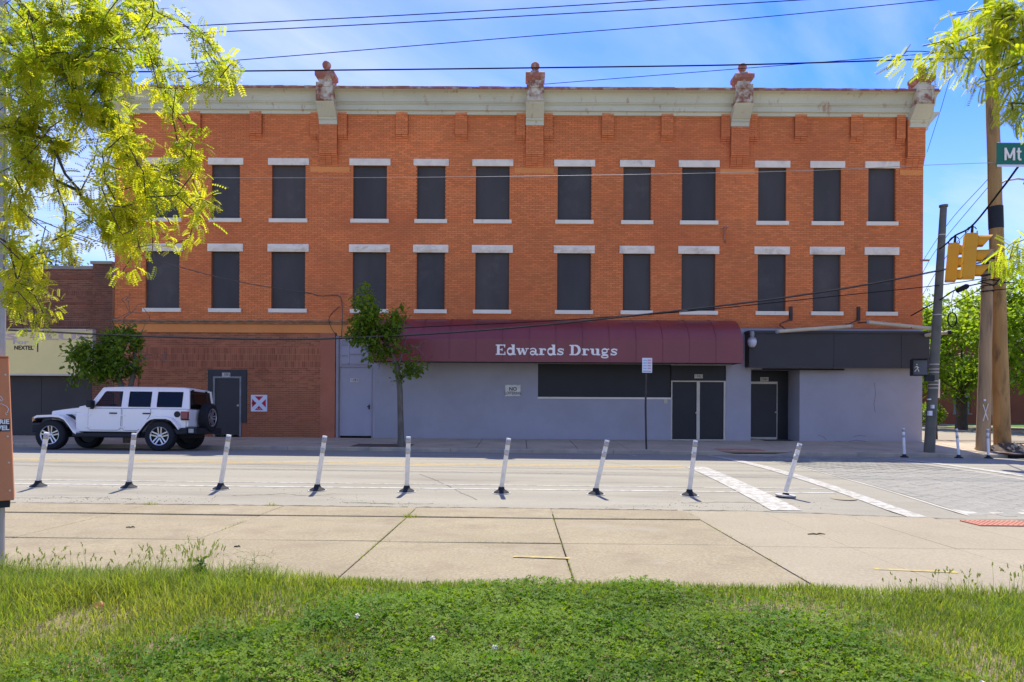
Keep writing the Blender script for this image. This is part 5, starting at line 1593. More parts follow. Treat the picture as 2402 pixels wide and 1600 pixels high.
# cab: hardtop, pillars and glass
zr_, zbw = 1.735, 1.15
cabhw0, cabhw1 = .775, .675
def cabpt(x, z, s): 
    t = (z - zbw) / (zr_ - zbw)
    return (x, s * (cabhw0 + (cabhw1 - cabhw0) * t), z)
def side_panel(poly, name, m, dy=0.0, th=.03, parent=None, bevel=0.0):
    for s in (-1, 1):
        vs = []
        for (x, z) in poly:
            p = cabpt(x, z, s); vs.append((p[0], p[1] + s * dy, p[2]))
        for (x, z) in poly:
            p = cabpt(x, z, s); vs.append((p[0], p[1] + s * (dy - th), p[2]))
        n = len(poly)
        fs = [tuple(range(n)), tuple(range(2 * n - 1, n - 1, -1))] + [(i, i + n, (i + 1) % n + n, (i + 1) % n) for i in range(n)]
        o = jp(MB().add(vs, fs), name, m, parent, bevel=bevel)
    return o
def rrect(x0, x1, z0, z1, r=.05, sl=0.0):
    out = []
    for cx, cz, a in ((x1 - r, z1 - r, 0), (x0 + r + sl, z1 - r, 90), (x0 + r, z0 + r, 180), (x1 - r, z0 + r, 270)):
        for k in range(4):
            th = rad(a + 30 * k); out.append((cx + r * math.cos(th), cz + r * math.sin(th)))
    return out
roof = MB()
def rsec(x, hw, z, cr): return [(x, -hw - .015, z - .055), (x, -hw, z - .02), (x, -hw + .05, z), (x, 0, z + cr), (x, hw - .05, z), (x, hw, z - .02), (x, hw + .015, z - .055)]
rs = [rsec(1.30, .665, 1.715, .01), rsec(1.36, .68, 1.74, .015), rsec(1.9, .685, 1.755, .02), rsec(3.0, .685, 1.755, .02), rsec(3.50, .68, 1.745, .015), rsec(3.60, .67, 1.72, .01)]
vs = [p for s in rs for p in s]
fs = [(q * 7 + i, q * 7 + (i + 1) % 7, (q + 1) * 7 + (i + 1) % 7, (q + 1) * 7 + i) for q in range(5) for i in range(7)] + [tuple(range(7)), tuple(range(41, 34, -1))]
rfo = jp(roof.add(vs, fs), 'roof', 'carwhite', smooth='auto')
# side frame pieces between the panes
zt_, zbt = 1.62, 1.19
wins = [(1.115, 1.84, .24), (2.02, 2.64, .0), (2.80, 3.50, .0)]
side_panel([(.96, zbw), (3.66, zbw), (3.655, zbt), (.985, zbt)], 'belt_rail', 'carwhite')
side_panel([(1.27, zt_), (3.61, zt_), (3.60, zr_ - .03), (1.33, zr_ - .03)], 'roof_rail', 'carwhite')
side_panel([(.985, zbt), (1.09, zbt), (1.365, zt_), (1.27, zt_)], 'windscreen_pillar', 'carwhite')
side_panel([(1.84, zbt), (2.02, zbt), (2.02, zt_), (1.84, zt_)], 'pillar', 'carwhite')
side_panel([(2.64, zbt), (2.80, zbt), (2.80, zt_), (2.64, zt_)], 'pillar', 'carwhite')
side_panel([(3.50, zbt), (3.655, zbt), (3.61, zt_), (3.50, zt_)], 'rear_pillar', 'carwhite')
side_panel([(1.09, zbt), (1.84, zbt), (1.84, zt_), (1.365, zt_)], 'window', 'glassclear', dy=-.016, th=.006)
side_panel([(2.02, zbt), (2.64, zbt), (2.64, zt_), (2.02, zt_)], 'window', 'glass', dy=-.016, th=.006)
side_panel([(2.80, zbt), (3.50, zbt), (3.50, zt_), (2.80, zt_)], 'window', 'glass', dy=-.016, th=.006)
# rounded black rubber surrounds
def surround(poly, w=.014):
    for s in (-1, 1):
        pts = [Vector(cabpt(x, z, s)) for x, z in poly]
        pts.append(pts[0])
        jp(MB().tube(pts, w / 2, 5), 'window_seal', 'carblack')
surround([(1.13, zbt + .01), (1.80, zbt + .01), (1.825, zbt + .05), (1.825, zt_ - .05), (1.80, zt_ - .012), (1.40, zt_ - .012), (1.34, zt_ - .04)])
for x0, x1 in ((2.02, 2.64), (2.80, 3.50)): surround(rrect(x0 + .008, x1 - .008, zbt + .008, zt_ - .008, .05))
ws = MB().add([(.97, -.70, 1.20), (.97, .70, 1.20), (1.30, .63, 1.69), (1.30, -.63, 1.69)], [(0, 1, 2, 3)])
jp(ws, 'windscreen', 'glassclear')
for s in (-1, 1): jp(MB().tube([(.955, s * .735, 1.18), (1.30, s * .66, 1.70)], .035, 6), 'windscreen_post', 'carwhite')
jp(MB().tube([(1.30, -.66, 1.70), (1.30, .66, 1.70)], .03, 6), 'windscreen_header', 'carwhite')
# rear face
rear = MB().prism([(-.76, .66), (.76, .66), (.76, 1.14), (-.76, 1.14)], 3.63, 3.68, 'x'); jp(rear, 'tailgate', 'carwhite', bevel=.015)
rg = MB().add([(3.675, -.69, 1.16), (3.675, .69, 1.16), (3.625, .61, 1.66), (3.625, -.61, 1.66)], [(0, 1, 2, 3)]); jp(rg, 'rear_window', 'glass')
for s in (-1, 1): jp(MB().tube([(3.665, s * .735, 1.14), (3.61, s * .655, 1.70)], .045, 6), 'rear_post', 'carwhite')
for s in (-.45, .35): jp(MB().box(3.625, 3.665, s - .03, s + .03, 1.63, 1.69), 'glass_hinge', 'carblack')
jp(MB().box(3.45, 3.93, -.80, .80, .46, .64), 'rear_bumper', 'carblack', bevel=.03)
jp(MB().prism([(3.32, .60), (3.70, .64), (3.70, .46), (3.42, .44)], -.88, .88), 'bumper_corner', 'carblack', bevel=.03)
jp(MB().box(3.72, 3.86, -.815, -.801, .50, .61), 'licence_bracket', 'steel')
for s in (-1, 1):
    tlp = jp(MB().box(3.50, 3.70, s * .80 - .045, s * .80 + .045, .87, 1.08), 'tail_lamp', 'tail', bevel=.015)
    jp(MB().box(3.52, 3.71, s * .80 - .047, s * .80 + .047, .84, .868), 'lamp_bezel', 'carblack')
jp(MB().lathe([(.0, .0), (.085, 0), (.085, .012), (0, .014)], 20, T(3.39, -HW, 1.0) @ Matrix.Rotation(math.pi / 2, 4, 'X')), 'fuel_cap', 'carblack')
# doors: skins standing a hair proud, so the shut lines read
def skin(poly, name):
    for s in (-1, 1):
        o = jp(MB().prism(poly, s * (HW + .002), s * (HW + .014)), name, 'carwhite', bevel=.006)
        xs_2 = [p[0] for p in poly]
        hx = max(xs_2) - .21
        if name == 'rear_door': hx = 2.56
        jp(MB().box(hx - .105, hx + .10, s * (HW + .03) - .012, s * (HW + .03) + .012, .995, 1.03), 'door_handle', 'carblack', o, bevel=.006)
        for zz2 in (.62, .94):
            jp(MB().box(min(xs_2) - .07, min(xs_2) + .07, s * (HW + .022) - .008, s * (HW + .022) + .008, zz2, zz2 + .035), 'hinge', 'carwhite', o)
        jp(MB().tube([(p[0], s * (HW + .009), p[1]) for p in poly + poly[:1]], .0065, 4), 'shut_line', 'panelgap', o)
skin([(.96, .60), (1.02, .55), (1.78, .55), (1.85, .60), (1.86, 1.14), (.96, 1.14)], 'front_door')
skin([(1.90, .60), (1.95, .55), (2.30, .55), (2.40, .60), (2.62, .92), (2.66, 1.0), (2.66, 1.14), (1.90, 1.14)], 'rear_door')
for s in (-1, 1):
    q = jp(MB().box(1.00, 1.14, s * .90 - .11, s * .90 + .11, 1.16, 1.36), 'mirror', 'carblack', bevel=.035)
    jp(MB().box(1.04, 1.10, s * .80 - .06, s * .80 + .06, 1.12, 1.19), 'mirror_stalk', 'carblack', q)
# wheels
def wheel(x, y, z, s, rot='y'):
    Mx = T(x, y, z) @ (Matrix.Rotation(math.pi / 2 if s < 0 else -math.pi / 2, 4, 'X') if rot == 'y' else Matrix.Rotation(math.pi / 2, 4, 'Y'))
    tp = [(.255, -.12), (.33, -.125), (.375, -.115), (.398, -.085), (.402, 0), (.398, .085), (.375, .115), (.33, .125), (.255, .12), (.245, .10), (.245, -.10)]
    t = jp(MB().lathe(tp, 40, Mx, closed=True), 'wheel', 'tyre', smooth='auto')
    tr = MB()
    for k in range(44):
        th = k / 44 * 2 * math.pi
        for sd in (-1, 1):
            tr.box(.396, .408, -.018, .018, .02 if sd > 0 else -.09, .09 if sd > 0 else -.02, Mx @ Matrix.Rotation(th + (.07 if sd > 0 else 0), 4, 'Z'))
    tag(jp(tr, 'tread', 'tyre', t), kind='stuff')
    jp(MB().lathe([(.05, -.06), (.235, -.06), (.24, .09), (.255, .105), (.262, .112), (.255, .118), (.236, .10), (.232, .03), (.05, .03)], 36, Mx, closed=False), 'rim_barrel', 'rimdark', t, smooth='auto')
    rm = MB().lathe([(.232, .100), (.262, .116), (.255, .122), (.230, .108)], 36, Mx, closed=True)
    for k in range(5):
        A = Mx @ Matrix.Rotation(2 * math.pi * k / 5 + .31, 4, 'Z')
        for off in (-.030, .030):
            rm.add([A @ Vector(p) for p in [(.05, off - .017, .07), (.05, off + .017, .07), (.24, off * 1.55 + .020, .10), (.24, off * 1.55 - .020, .10), (.05, off - .017, .095), (.05, off + .017, .095), (.24, off * 1.55 + .018, .115), (.24, off * 1.55 - .018, .115)]],
                   [(3, 2, 1, 0), (4, 5, 6, 7), (0, 1, 5, 4), (1, 2, 6, 5), (2, 3, 7, 6), (3, 0, 4, 7)])
    rm.lathe([(.0, .105), (.035, .105), (.06, .095), (.062, .06)], 18, Mx)
    jp(rm, 'rim', 'rim', t, smooth='auto')
for x in (0, WB):
    wheel(x, -.80, .402, -1); wheel(x, .80, .402, 1)
wheel(3.86, .06, .93, 1, rot='x')
jp(MB().box(3.66, 3.78, -.12, .24, .80, 1.06), 'spare_mount', 'carblack')
# cabin trim so that the clear window has something behind it
seat = MB()
for s in (-.36, .36):
    seat.box(1.55, 2.05, s - .24, s + .24, .62, .80); seat.box(1.95, 2.12, s - .24, s + .24, .80, 1.36); seat.box(2.0, 2.1, s - .13, s + .13, 1.38, 1.56)
jp(seat, 'seats', 'carblack', bevel=.03)
jp(MB().box(.98, 1.22, -.70, .70, .80, 1.17), 'dashboard', 'carblack', bevel=.02)
jp(MB().tube([(1.34 + .06 * math.sin(a_), -.36 + .18 * math.cos(a_), 1.10 + .17 * math.sin(a_)) for a_ in np.linspace(0, 6.283, 20)], .016, 6), 'steering_wheel', 'carblack')

# driver seated behind the clear window
drv = thing('person', 'driver in tan shirt and dark red cap behind the wheel of white car', 'person', (JX + 1.85, JY - .36, .95))
def skinbody(name, verts, edges, radii, m, parent, sub=2, root=0):
    me = bpy.data.meshes.new(name); me.from_pydata(verts, edges, []); me.materials.append(m)
    o = link(name, me, parent, True)
    md = o.modifiers.new('skin', 'SKIN')
    sk = me.skin_vertices[0].data if me.skin_vertices else None
    if sk is None:
        bm = bmesh.new(); bm.from_mesh(me); bm.verts.layers.skin.verify(); bm.to_mesh(me); bm.free(); sk = me.skin_vertices[0].data
    for i, r_ in enumerate(radii):
        sk[i].radius = r_ if isinstance(r_, tuple) else (r_, r_)
        sk[i].use_root = (i == root)
    ss2 = o.modifiers.new('sub', 'SUBSURF'); ss2.levels = sub; ss2.render_levels = sub
    me.polygons.foreach_set('use_smooth', [True] * len(me.polygons))
    md.use_smooth_shade = True
    return o
V_ = [(0, 0, 0), (.02, 0, .22), (.04, 0, .44), (.02, 0, .53), (0, 0, .60), (-.01, 0, .68), (.03, -.19, .42), (-.10, -.24, .20), (-.34, -.12, .22), (.03, .19, .42), (-.10, .24, .20), (-.34, .12, .22), (-.40, -.09, 0), (-.62, -.09, -.25), (-.40, .09, 0), (-.62, .09, -.25)]
E_ = [(0, 1), (1, 2), (2, 3), (3, 4), (4, 5), (2, 6), (6, 7), (7, 8), (2, 9), (9, 10), (10, 11), (0, 12), (12, 13), (0, 14), (14, 15)]
Rr = [(.15, .13), (.15, .12), (.12, .10), .055, (.085, .10), (.07, .08), .065, .05, .038, .065, .05, .038, .085, .06, .085, .06]
skinbody('body', V_, E_, Rr, MT['shirt'], drv)
hdm = MB().lathe([(0, -.13), (.045, -.125), (.07, -.08), (.078, -.02), (.085, .03), (.083, .08), (.06, .12), (0, .135)], 14, T(-.02, 0, .70))
hdm.box(-.125, -.095, -.012, .012, .67, .71)
hdm.box(-.03, .01, -.092, -.078, .67, .72)
ho = hdm.build('head', MT['skin'], drv, local=True, smooth=True)
cpx = MB().lathe([(.094, .0), (.095, .05), (.07, .10), (0, .115)], 14, T(-.02, 0, .73))
cpx.box(-.20, -.09, -.07, .07, .735, .75)
cpx.build('cap', MT['redcap'], drv, local=True, smooth='auto')
drv.location = (JX + 1.83, JY - .36, .88)
drv.rotation_euler = (0, 0, 0)
drv.location.z = .90
# ------------------------------------------------------------------ vegetation
def grow(nodes, parents, tips, seg=.25, rng=RNG, droop=0.0):
    """join every tip to the nearest branch point already grown"""
    nodes = [np.array(n, float) for n in nodes]; parents = list(parents)
    arr = np.zeros((60000, 3)); cnt = len(nodes)
    arr[:cnt] = nodes
    base = nodes[0]
    tips = np.array(tips)
    order = np.argsort(np.linalg.norm(tips - arr[:cnt].mean(0), axis=1) * .6 + np.min(np.linalg.norm(tips[:, None] - arr[None, :cnt], axis=2), axis=1))
    ends = []
    for i in order:
        t = tips[i]
        d = np.linalg.norm(arr[:cnt] - t, axis=1)
        j = int(np.argmin(d))
        L = d[j]
        n = max(1, int(L / seg))
        a = arr[j].copy()
        side = rng.normal(0, .10, 3) * L
        prev = j
        for q in range(1, n + 1):
            f = q / n
            p = a + (t - a) * f + side * math.sin(f * math.pi) + np.array([0, 0, -droop * L * f * f])
            if cnt >= len(arr): break
            arr[cnt] = p; parents.append(prev); prev = cnt; cnt += 1
        ends.append(prev)
    return arr[:cnt], np.array(parents), ends
def limbs(name, arr, par, m, parent, r_tip=.004, power=2.2, rmax=9, n=5, fixed=None):
    N = len(arr)
    s = np.zeros(N)
    kids = np.bincount(par[par >= 0], minlength=N)
    acc = np.zeros(N)
    for i in range(N - 1, -1, -1):
        v = acc[i] if kids[i] > 0 else r_tip ** power
        s[i] = v
        if par[i] >= 0: acc[par[i]] += v
    r = np.minimum(s ** (1 / power), rmax)
    if fixed is not None:
        for k, v in fixed.items(): r[k] = max(r[k], v)
    idx = np.where(par >= 0)[0]
    a, b = arr[par[idx]], arr[idx]
    ra, rb = np.minimum(r[par[idx]], r[idx] * 1.6), r[idx]
    d = b - a; L = np.linalg.norm(d, axis=1, keepdims=True) + 1e-9; d /= L
    h = np.where(np.abs(d[:, 2:3]) < .9, np.array([[0, 0, 1.]]), np.array([[1., 0, 0]]))
    u = np.cross(d, h); u /= np.linalg.norm(u, axis=1, keepdims=True); w = np.cross(d, u)
    th = np.arange(n) / n * 2 * np.pi
    ring = lambda c, rr: c[:, None] + rr[:, None, None] * (u[:, None] * np.cos(th)[None, :, None] + w[:, None] * np.sin(th)[None, :, None])
    V = np.concatenate([ring(a - d * .2 * ra[:, None], ra), ring(b, rb)], 1).reshape(-1, 3)
    base = np.arange(len(idx)) * 2 * n
    k = np.arange(n)
    F = np.stack([base[:, None] + k, base[:, None] + (k + 1) % n, base[:, None] + n + (k + 1) % n, base[:, None] + n + k], -1).reshape(-1, 4)
    return npmesh(name, V, F, m, parent, smooth=True)
def rotations(d, rng, spin=None):
    """frames whose first axis is d and whose third axis points mostly up"""
    d = d / (np.linalg.norm(d, axis=1, keepdims=True) + 1e-9)
    up = np.tile(np.array([[0, 0, 1.]]), (len(d), 1)) + rng.normal(0, .35, d.shape)
    y = np.cross(up, d); y /= np.linalg.norm(y, axis=1, keepdims=True) + 1e-9
    z = np.cross(d, y)
    return np.stack([d, y, z], -1)
def locust_leaf(pairs=9, wl=.072):
    V, F = [], []
    for i in range(pairs):
        x = .10 + .9 * i / pairs
        zc = -.28 * x * x
        for s in (-1, 1):
            l, w = .20 * (1 - .35 * abs(i / pairs - .45)) * (wl / .072) ** .5, wl
            y0 = .012 * s
            V += [(x, y0, zc), (x + .04 + w * .5, s * l * .5, zc - .03), (x + .08, s * l, zc - .07), (x + .02 - w * .45, s * l * .5, zc - .03)]
            n = len(V); F.append((n - 4, n - 3, n - 2, n - 1))
    V += [(0, -.006, 0), (1.0, -.004, -.28), (1.0, .004, -.28), (0, .006, 0)]
    n = len(V); F.append((n - 4, n - 3, n - 2, n - 1))
    return np.array(V, float), np.array(F)
def broad_leaf():
    V = np.array([(0, 0, 0), (.35, -.30, .06), (.75, -.22, .05), (1, 0, -.04), (.75, .22, .05), (.35, .30, .06), (.5, 0, -.02)], float)
    F = np.array([(0, 1, 2, 6), (6, 2, 3, 3), (0, 6, 4, 5), (6, 3, 4, 4)])
    F = np.array([(0, 1, 6), (1, 2, 6), (2, 3, 6), (3, 4, 6), (4, 5, 6), (5, 0, 6)])
    return V, F
def scatter(name, tmpl, pos, dirs, size, m, parent, rng, tint=None, kind=None):
    V0, F0 = tmpl
    R = rotations(dirs, rng)
    V = np.einsum('nij,kj->nki', R, V0) * size[:, None, None] + pos[:, None, :]
    n = len(pos); k = len(V0)
    F = (F0[None] + (np.arange(n) * k)[:, None, None]).reshape(-1, F0.shape[1])
    t = rng.random(n) if tint is None else tint
    o = npmesh(name, V.reshape(-1, 3), F, m, parent, tint=np.repeat(t, k))
    if kind: o['kind'] = kind
    return o
def blob_tips(blobs, per, D0, D1, rng):
    out = []
    for b in blobs:
        x, y, r = b[:3]; k = b[3] if len(b) > 3 else 1.0
        n = max(1, int(per * r * r * k / 900))
        dc = b[4] if len(b) > 4 else None
        for _ in range(n):
            a, q = rng.uniform(0, 6.283), math.sqrt(rng.random())
            D = rng.uniform(D0, D1) if dc is None else dc + rng.normal(0, .1)
            out.append(P(x + q * r * math.cos(a), y + q * r * math.sin(a), D)[:])
    return out

# --- honey locust overhanging at the left, trunk outside the frame
rg1 = np.random.default_rng(11)
lt = thing('honey_locust_tree', 'yellow-green honey locust hanging in at upper left, nearest tree', 'tree', (-4.7, 3.1, .1))
nodes = [(-4.7, 3.1, 0), (-4.72, 3.12, .9), (-4.66, 3.15, 1.8), (-4.6, 3.2, 2.6), (-4.45, 3.3, 3.3), (-4.2, 3.45, 3.9), (-3.9, 3.6, 4.3)]
parents = [-1, 0, 1, 2, 3, 4, 5]
def chain(start, pts):
    prev = start
    for p in pts:
        nodes.append(tuple(p)); parents.append(prev); prev = len(nodes) - 1
    return prev
c = chain(5, [P(-40, -60, 3.7), P(40, 0, 3.75), P(70, 35, 3.8), P(91, 64, 3.8), P(112, 100, 3.85), P(128, 138, 3.9), P(150, 175, 3.9), P(175, 215, 3.95), P(215, 260, 4.0)])
c2 = chain(c, [P(240, 180 + 90, 4.0), P(300, 330, 4.05), P(330, 400, 4.1), P(345, 470, 4.1), P(350, 540, 4.1)])
chain(6, [P(60, -80, 3.6), P(180, -30, 3.7), P(225, 30, 3.8), P(220, 60, 3.9), P(205, 95, 3.9), P(190, 130, 3.9), P(245, 130, 3.9), P(235, 190, 3.9)])
c3 = chain(6, [P(200, -90, 3.9), P(320, -20, 4.0), P(340, 12, 4.0), P(370, 34, 4.0), P(415, 50, 4.0), P(450, 80, 4.0), P(490, 105, 4.0), P(505, 130, 4.0), P(515, 145, 4.0)])
c4 = chain(len(nodes) - 8, [P(340, 80, 4.1), P(350, 130, 4.15), P(370, 165, 4.2), P(378, 200, 4.2), P(385, 235, 4.2), P(405, 265, 4.2), P(425, 290, 4.2), P(432, 320, 4.2), P(430, 350, 4.2), P(437, 380, 4.2), P(445, 420, 4.2), P(460, 455, 4.2)])
c5 = chain(4, [P(-60, 300, 3.6), P(30, 290, 3.7), P(120, 330, 3.8), P(150, 400, 3.8), P(185, 440, 3.8), P(215, 380, 3.8), P(225, 320, 3.85)])
chain(len(nodes) - 3, [P(130, 415, 3.9), P(180, 440, 3.9), P(200, 470, 3.9), P(245, 500, 3.95), P(262, 520, 3.95), P(300, 560, 4.0), P(300, 600, 4.0)])
chain(4, [P(-50, 520, 3.5), P(20, 560, 3.6), P(60, 600, 3.65), P(90, 580, 3.7), P(105, 520, 3.75)])
chain(len(nodes) - 4, [P(40, 650, 3.6), P(80, 680, 3.6), P(100, 720, 3.65), P(80, 748, 3.7)])
BL_ = [(30, 20, 45), (90, 25, 45), (150, 20, 45), (210, 20, 42), (270, 25, 45), (325, 25, 35), (365, 10, 25, .7), (400, 12, 22, .5),
       (30, 80, 42), (90, 85, 42), (150, 80, 42), (210, 80, 42), (270, 85, 42), (320, 75, 30), (340, 50, 22, .6), (455, 62, 18, .9), (478, 88, 13, .8), (470, 105, 12, .8), (500, 150, 20, 1.6), (515, 160, 20, 1.5), (530, 150, 10, 1.0), (440, 55, 14, .6),
       (25, 145, 40), (85, 145, 40), (145, 145, 40), (205, 145, 40), (262, 145, 40), (300, 130, 25), (335, 130, 20, .6), (355, 145, 18, 1), (380, 140, 18, 1), (400, 155, 18, 1), (420, 175, 20, 1), (440, 205, 18, 1.2), (400, 200, 18, 1), (385, 220, 20, 1), (355, 185, 12, .6),
       (30, 205, 40), (90, 205, 40), (150, 205, 40), (205, 210, 38), (258, 205, 36), (288, 180, 18),
       (28, 265, 38), (85, 265, 38), (140, 265, 36), (195, 260, 32), (250, 255, 34), (285, 245, 18), (405, 258, 10, 1.2), (430, 278, 10, 1.2), (398, 240, 10, 1),
       (28, 325, 36), (80, 330, 36), (130, 315, 32), (170, 300, 24), (245, 320, 34), (290, 310, 34), (325, 320, 22), (340, 335, 18), (415, 310, 14, 1.4), (440, 320, 13, 1.4), (405, 320, 10, 1.2),
       (25, 385, 36), (75, 390, 36), (120, 370, 24, .8), (250, 385, 36), (300, 380, 38), (350, 385, 32), (380, 395, 24), (430, 345, 9, 1.2), (438, 372, 12, 1.2), (440, 395, 10, 1.2),
       (25, 445, 34), (70, 450, 34), (115, 440, 26, .7), (150, 470, 20, .5), (245, 445, 32), (295, 440, 36), (345, 440, 36), (390, 430, 28), (415, 455, 22), (468, 445, 15, 2), (475, 460, 15, 2), (450, 480, 12, 1.8), (470, 495, 10, 1.5), (430, 470, 12, 1),
       (25, 500, 32), (65, 500, 28), (110, 510, 22, .6), (150, 525, 20, .8), (205, 500, 18, .5), (210, 545, 18, .9), (255, 500, 30), (300, 500, 34), (350, 500, 28), (380, 500, 18), (130, 550, 18, .9), (155, 560, 18, .8),
       (25, 550, 26), (55, 545, 18, .6), (290, 545, 24), (325, 550, 26), (365, 545, 20), (400, 545, 16), (430, 545, 12, 1), (300, 580, 18, 1.2), (345, 580, 14, 1), (275, 612, 12, 1.3), (310, 605, 14, 1.4),
       (30, 600, 30), (65, 590, 20, .7), (80, 610, 18, .6), (30, 650, 26), (70, 650, 26), (100, 655, 22), (110, 685, 22), (130, 705, 14, 1.2), (90, 700, 16), (45, 690, 18, .8), (20, 630, 22, .8), (48, 742, 12, 1.8), (88, 748, 14, 2), (70, 752, 10, 1.4)]
# the crown goes on above and to the left, out of the frame
OUT = [(x, y, 60, .6) for x in (-50, -170, -280) for y in (-100, 40, 180, 320)] + [(x, y, 60, .4) for x in (60, 200, 330) for y in (-60,)]
tips = blob_tips(BL_, 3.4, 3.35, 4.55, rg1) + blob_tips(OUT, 1.0, 2.6, 4.4, rg1)
arr, par, ends = grow(nodes, parents, tips, .10, rg1, droop=.12)
limbs('branches', arr, par, MT['bark'], lt, r_tip=.0026, power=2.25, rmax=.13)
def leaf_on(arr, par, ends, n_each, back, rng, spread=.03):
    pos, dirs = [], []
    for e in ends:
        k = e
        chainp = []
        for _ in range(back):
            chainp.append(k)
            if par[k] < 0: break
            k = par[k]
        for _ in range(n_each):
            j = chainp[int(rng.integers(0, len(chainp)))]
            t = arr[j] - arr[par[j]] if par[j] >= 0 else np.array([0, 0, 1.])
            t = t / (np.linalg.norm(t) + 1e-9)
            pos.append(arr[j] + rng.normal(0, spread, 3))
            q = t * .7 + rng.normal(0, .75, 3); q[2] -= .35
            dirs.append(q)
    return np.array(pos), np.array(dirs)
pos, dirs = leaf_on(arr, par, ends, 30, 5, rg1, .03)
sz = rg1.uniform(.045, .09, len(pos))
tn = np.clip(rg1.normal(.42, .25, len(pos)) + .25 * (pos[:, 2] < 3.2), 0, 1)
scatter('crown', locust_leaf(6, .125), pos, dirs, sz, MT['locust'], lt, rg1, tint=tn)
print('left tree', len(arr), len(pos))

# --- second honey locust reaching in at the upper right
rg2 = np.random.default_rng(12)
rt = thing('honey_locust_tree', 'yellow-green honey locust branches hanging in at upper right', 'tree', (5.6, 3.6, 0))
nodes = [(5.6, 3.6, -.1), (5.6, 3.6, 1.2), (5.55, 3.65, 2.4), (5.4, 3.75, 3.3), (5.0, 3.95, 3.9), (4.5, 4.1, 4.0)]
parents = [-1, 0, 1, 2, 3, 4]
chain(5, [P(2420, 60, 4.3), P(2354, 85, 4.4), P(2315, 92, 4.45), P(2260, 110, 4.5), P(2210, 118, 4.5), P(2160, 122, 4.5), P(2120, 118, 4.5), P(2085, 118, 4.5)])
chain(5, [P(2430, 0, 4.3), P(2354, 40, 4.4), P(2320, 20, 4.4), P(2260, 20, 4.4), P(2200, 30, 4.4)])
chain(4, [P(2440, 150, 4.2), P(2354, 165, 4.3), P(2310, 185, 4.35), P(2290, 190, 4.35)])
chain(4, [P(2450, 240, 4.2), P(2360, 235, 4.3), P(2330, 255, 4.3)])
chain(3, [P(2450, 520, 4.0), P(2370, 545, 4.2), P(2330, 560, 4.3)])
BR_ = [(2340, 10, 34), (2290, 15, 36), (2240, 10, 26, .8), (2220, 45, 22, .9), (2270, 55, 36), (2320, 60, 34), (2350, 90, 26), (2300, 105, 36), (2255, 95, 30), (2225, 85, 24), (2195, 105, 20), (2180, 25, 10, .8), (2200, 25, 12, .8), (2165, 106, 18), (2140, 96, 14), (2120, 98, 11), (2095, 104, 10), (2072, 116, 7, .7),
       (2225, 150, 20, .8), (2260, 145, 28), (2300, 150, 28), (2340, 150, 26, .8), (2250, 185, 18, .8), (2285, 195, 18, 1.2), (2200, 165, 8, .8), (2345, 195, 22, .9), (2325, 215, 16, 1.1), (2345, 230, 18, 1.2), (2312, 225, 12, 1), (2352, 262, 12, 1.2), (2325, 565, 12, 1.2), (2345, 570, 14, 1.4), (2345, 600, 14, 1.2), (2320, 590, 8, 1)]
OUT = [(x, y, 60, .8) for x in (2430, 2530, 2640) for y in (-150, -20, 120, 250)]
tips = blob_tips(BR_, 2.6, 4.0, 4.9, rg2) + blob_tips(OUT, 1.0, 3.4, 4.6, rg2)
arr, par, ends = grow(nodes, parents, tips, .10, rg2, droop=.12)
limbs('branches', arr, par, MT['bark'], rt, r_tip=.0026, power=2.3, rmax=.12)
pos, dirs = leaf_on(arr, par, ends, 17, 6, rg2, .04)
dirs[:, 2] -= .35
sz = rg2.uniform(.085, .15, len(pos))
scatter('crown', locust_leaf(11), pos, dirs, sz, MT['locust'], rt, rg2, tint=np.clip(rg2.normal(.42, .22, len(pos)), 0, 1))
print('right tree', len(arr), len(pos))
bq = P(2190, 117, 4.5)
bt = MB().lathe([(0, -.03), (.018, -.02), (.022, 0), (.016, .02), (0, .025)], 10, T(bq)).build('seed_pod', MT['bark'], rt)

# --- two young street trees on the far pavement
def street_tree(label, seed, trunk, blobs, bare, D, leafn, lsize, per=12.0, bark='bark_tan'):
    rg = np.random.default_rng(seed)
    base = trunk[0][0][0]
    t = thing('street_tree', label, 'tree', base)
    nodes, parents, fixed = [], [], {}
    for pts, rads in trunk:
        prev = -1
        st = 0
        if nodes:
            d = [np.linalg.norm(np.array(n) - np.array(pts[0])) for n in nodes]
            prev = int(np.argmin(d)); st = 1
        for p, r_ in list(zip(pts, rads))[st:]:
            nodes.append(tuple(p)); parents.append(prev); prev = len(nodes) - 1; fixed[prev] = r_
    tips = blob_tips(blobs, per, D - .75, D + .75, rg)
    arr, par, ends = grow(nodes, parents, tips, .2, rg)
    btips = blob_tips(bare, per * 1.1, D - .6, D + .6, rg)
    arr2, par2, ends2 = grow(list(arr), list(par), btips, .2, rg)
    limbs('trunk', arr2, par2, MT[bark], t, r_tip=.007, power=2.4, rmax=.11, n=7, fixed=fixed)
    pos, dirs = leaf_on(arr, par, ends, leafn, 3, rg, spread=.10)
    sz = rg.uniform(.6, 1.2, len(pos)) * lsize
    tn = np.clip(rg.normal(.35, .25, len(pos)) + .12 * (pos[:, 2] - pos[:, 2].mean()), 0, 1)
    scatter('crown', broad_leaf(), pos, dirs, sz, MT['maple'], t, rg, tint=tn)
    return t
DT = 21.1
tb0 = P(923, 1026, DT); tb0.z = zfar(tb0.x, DT) - .03
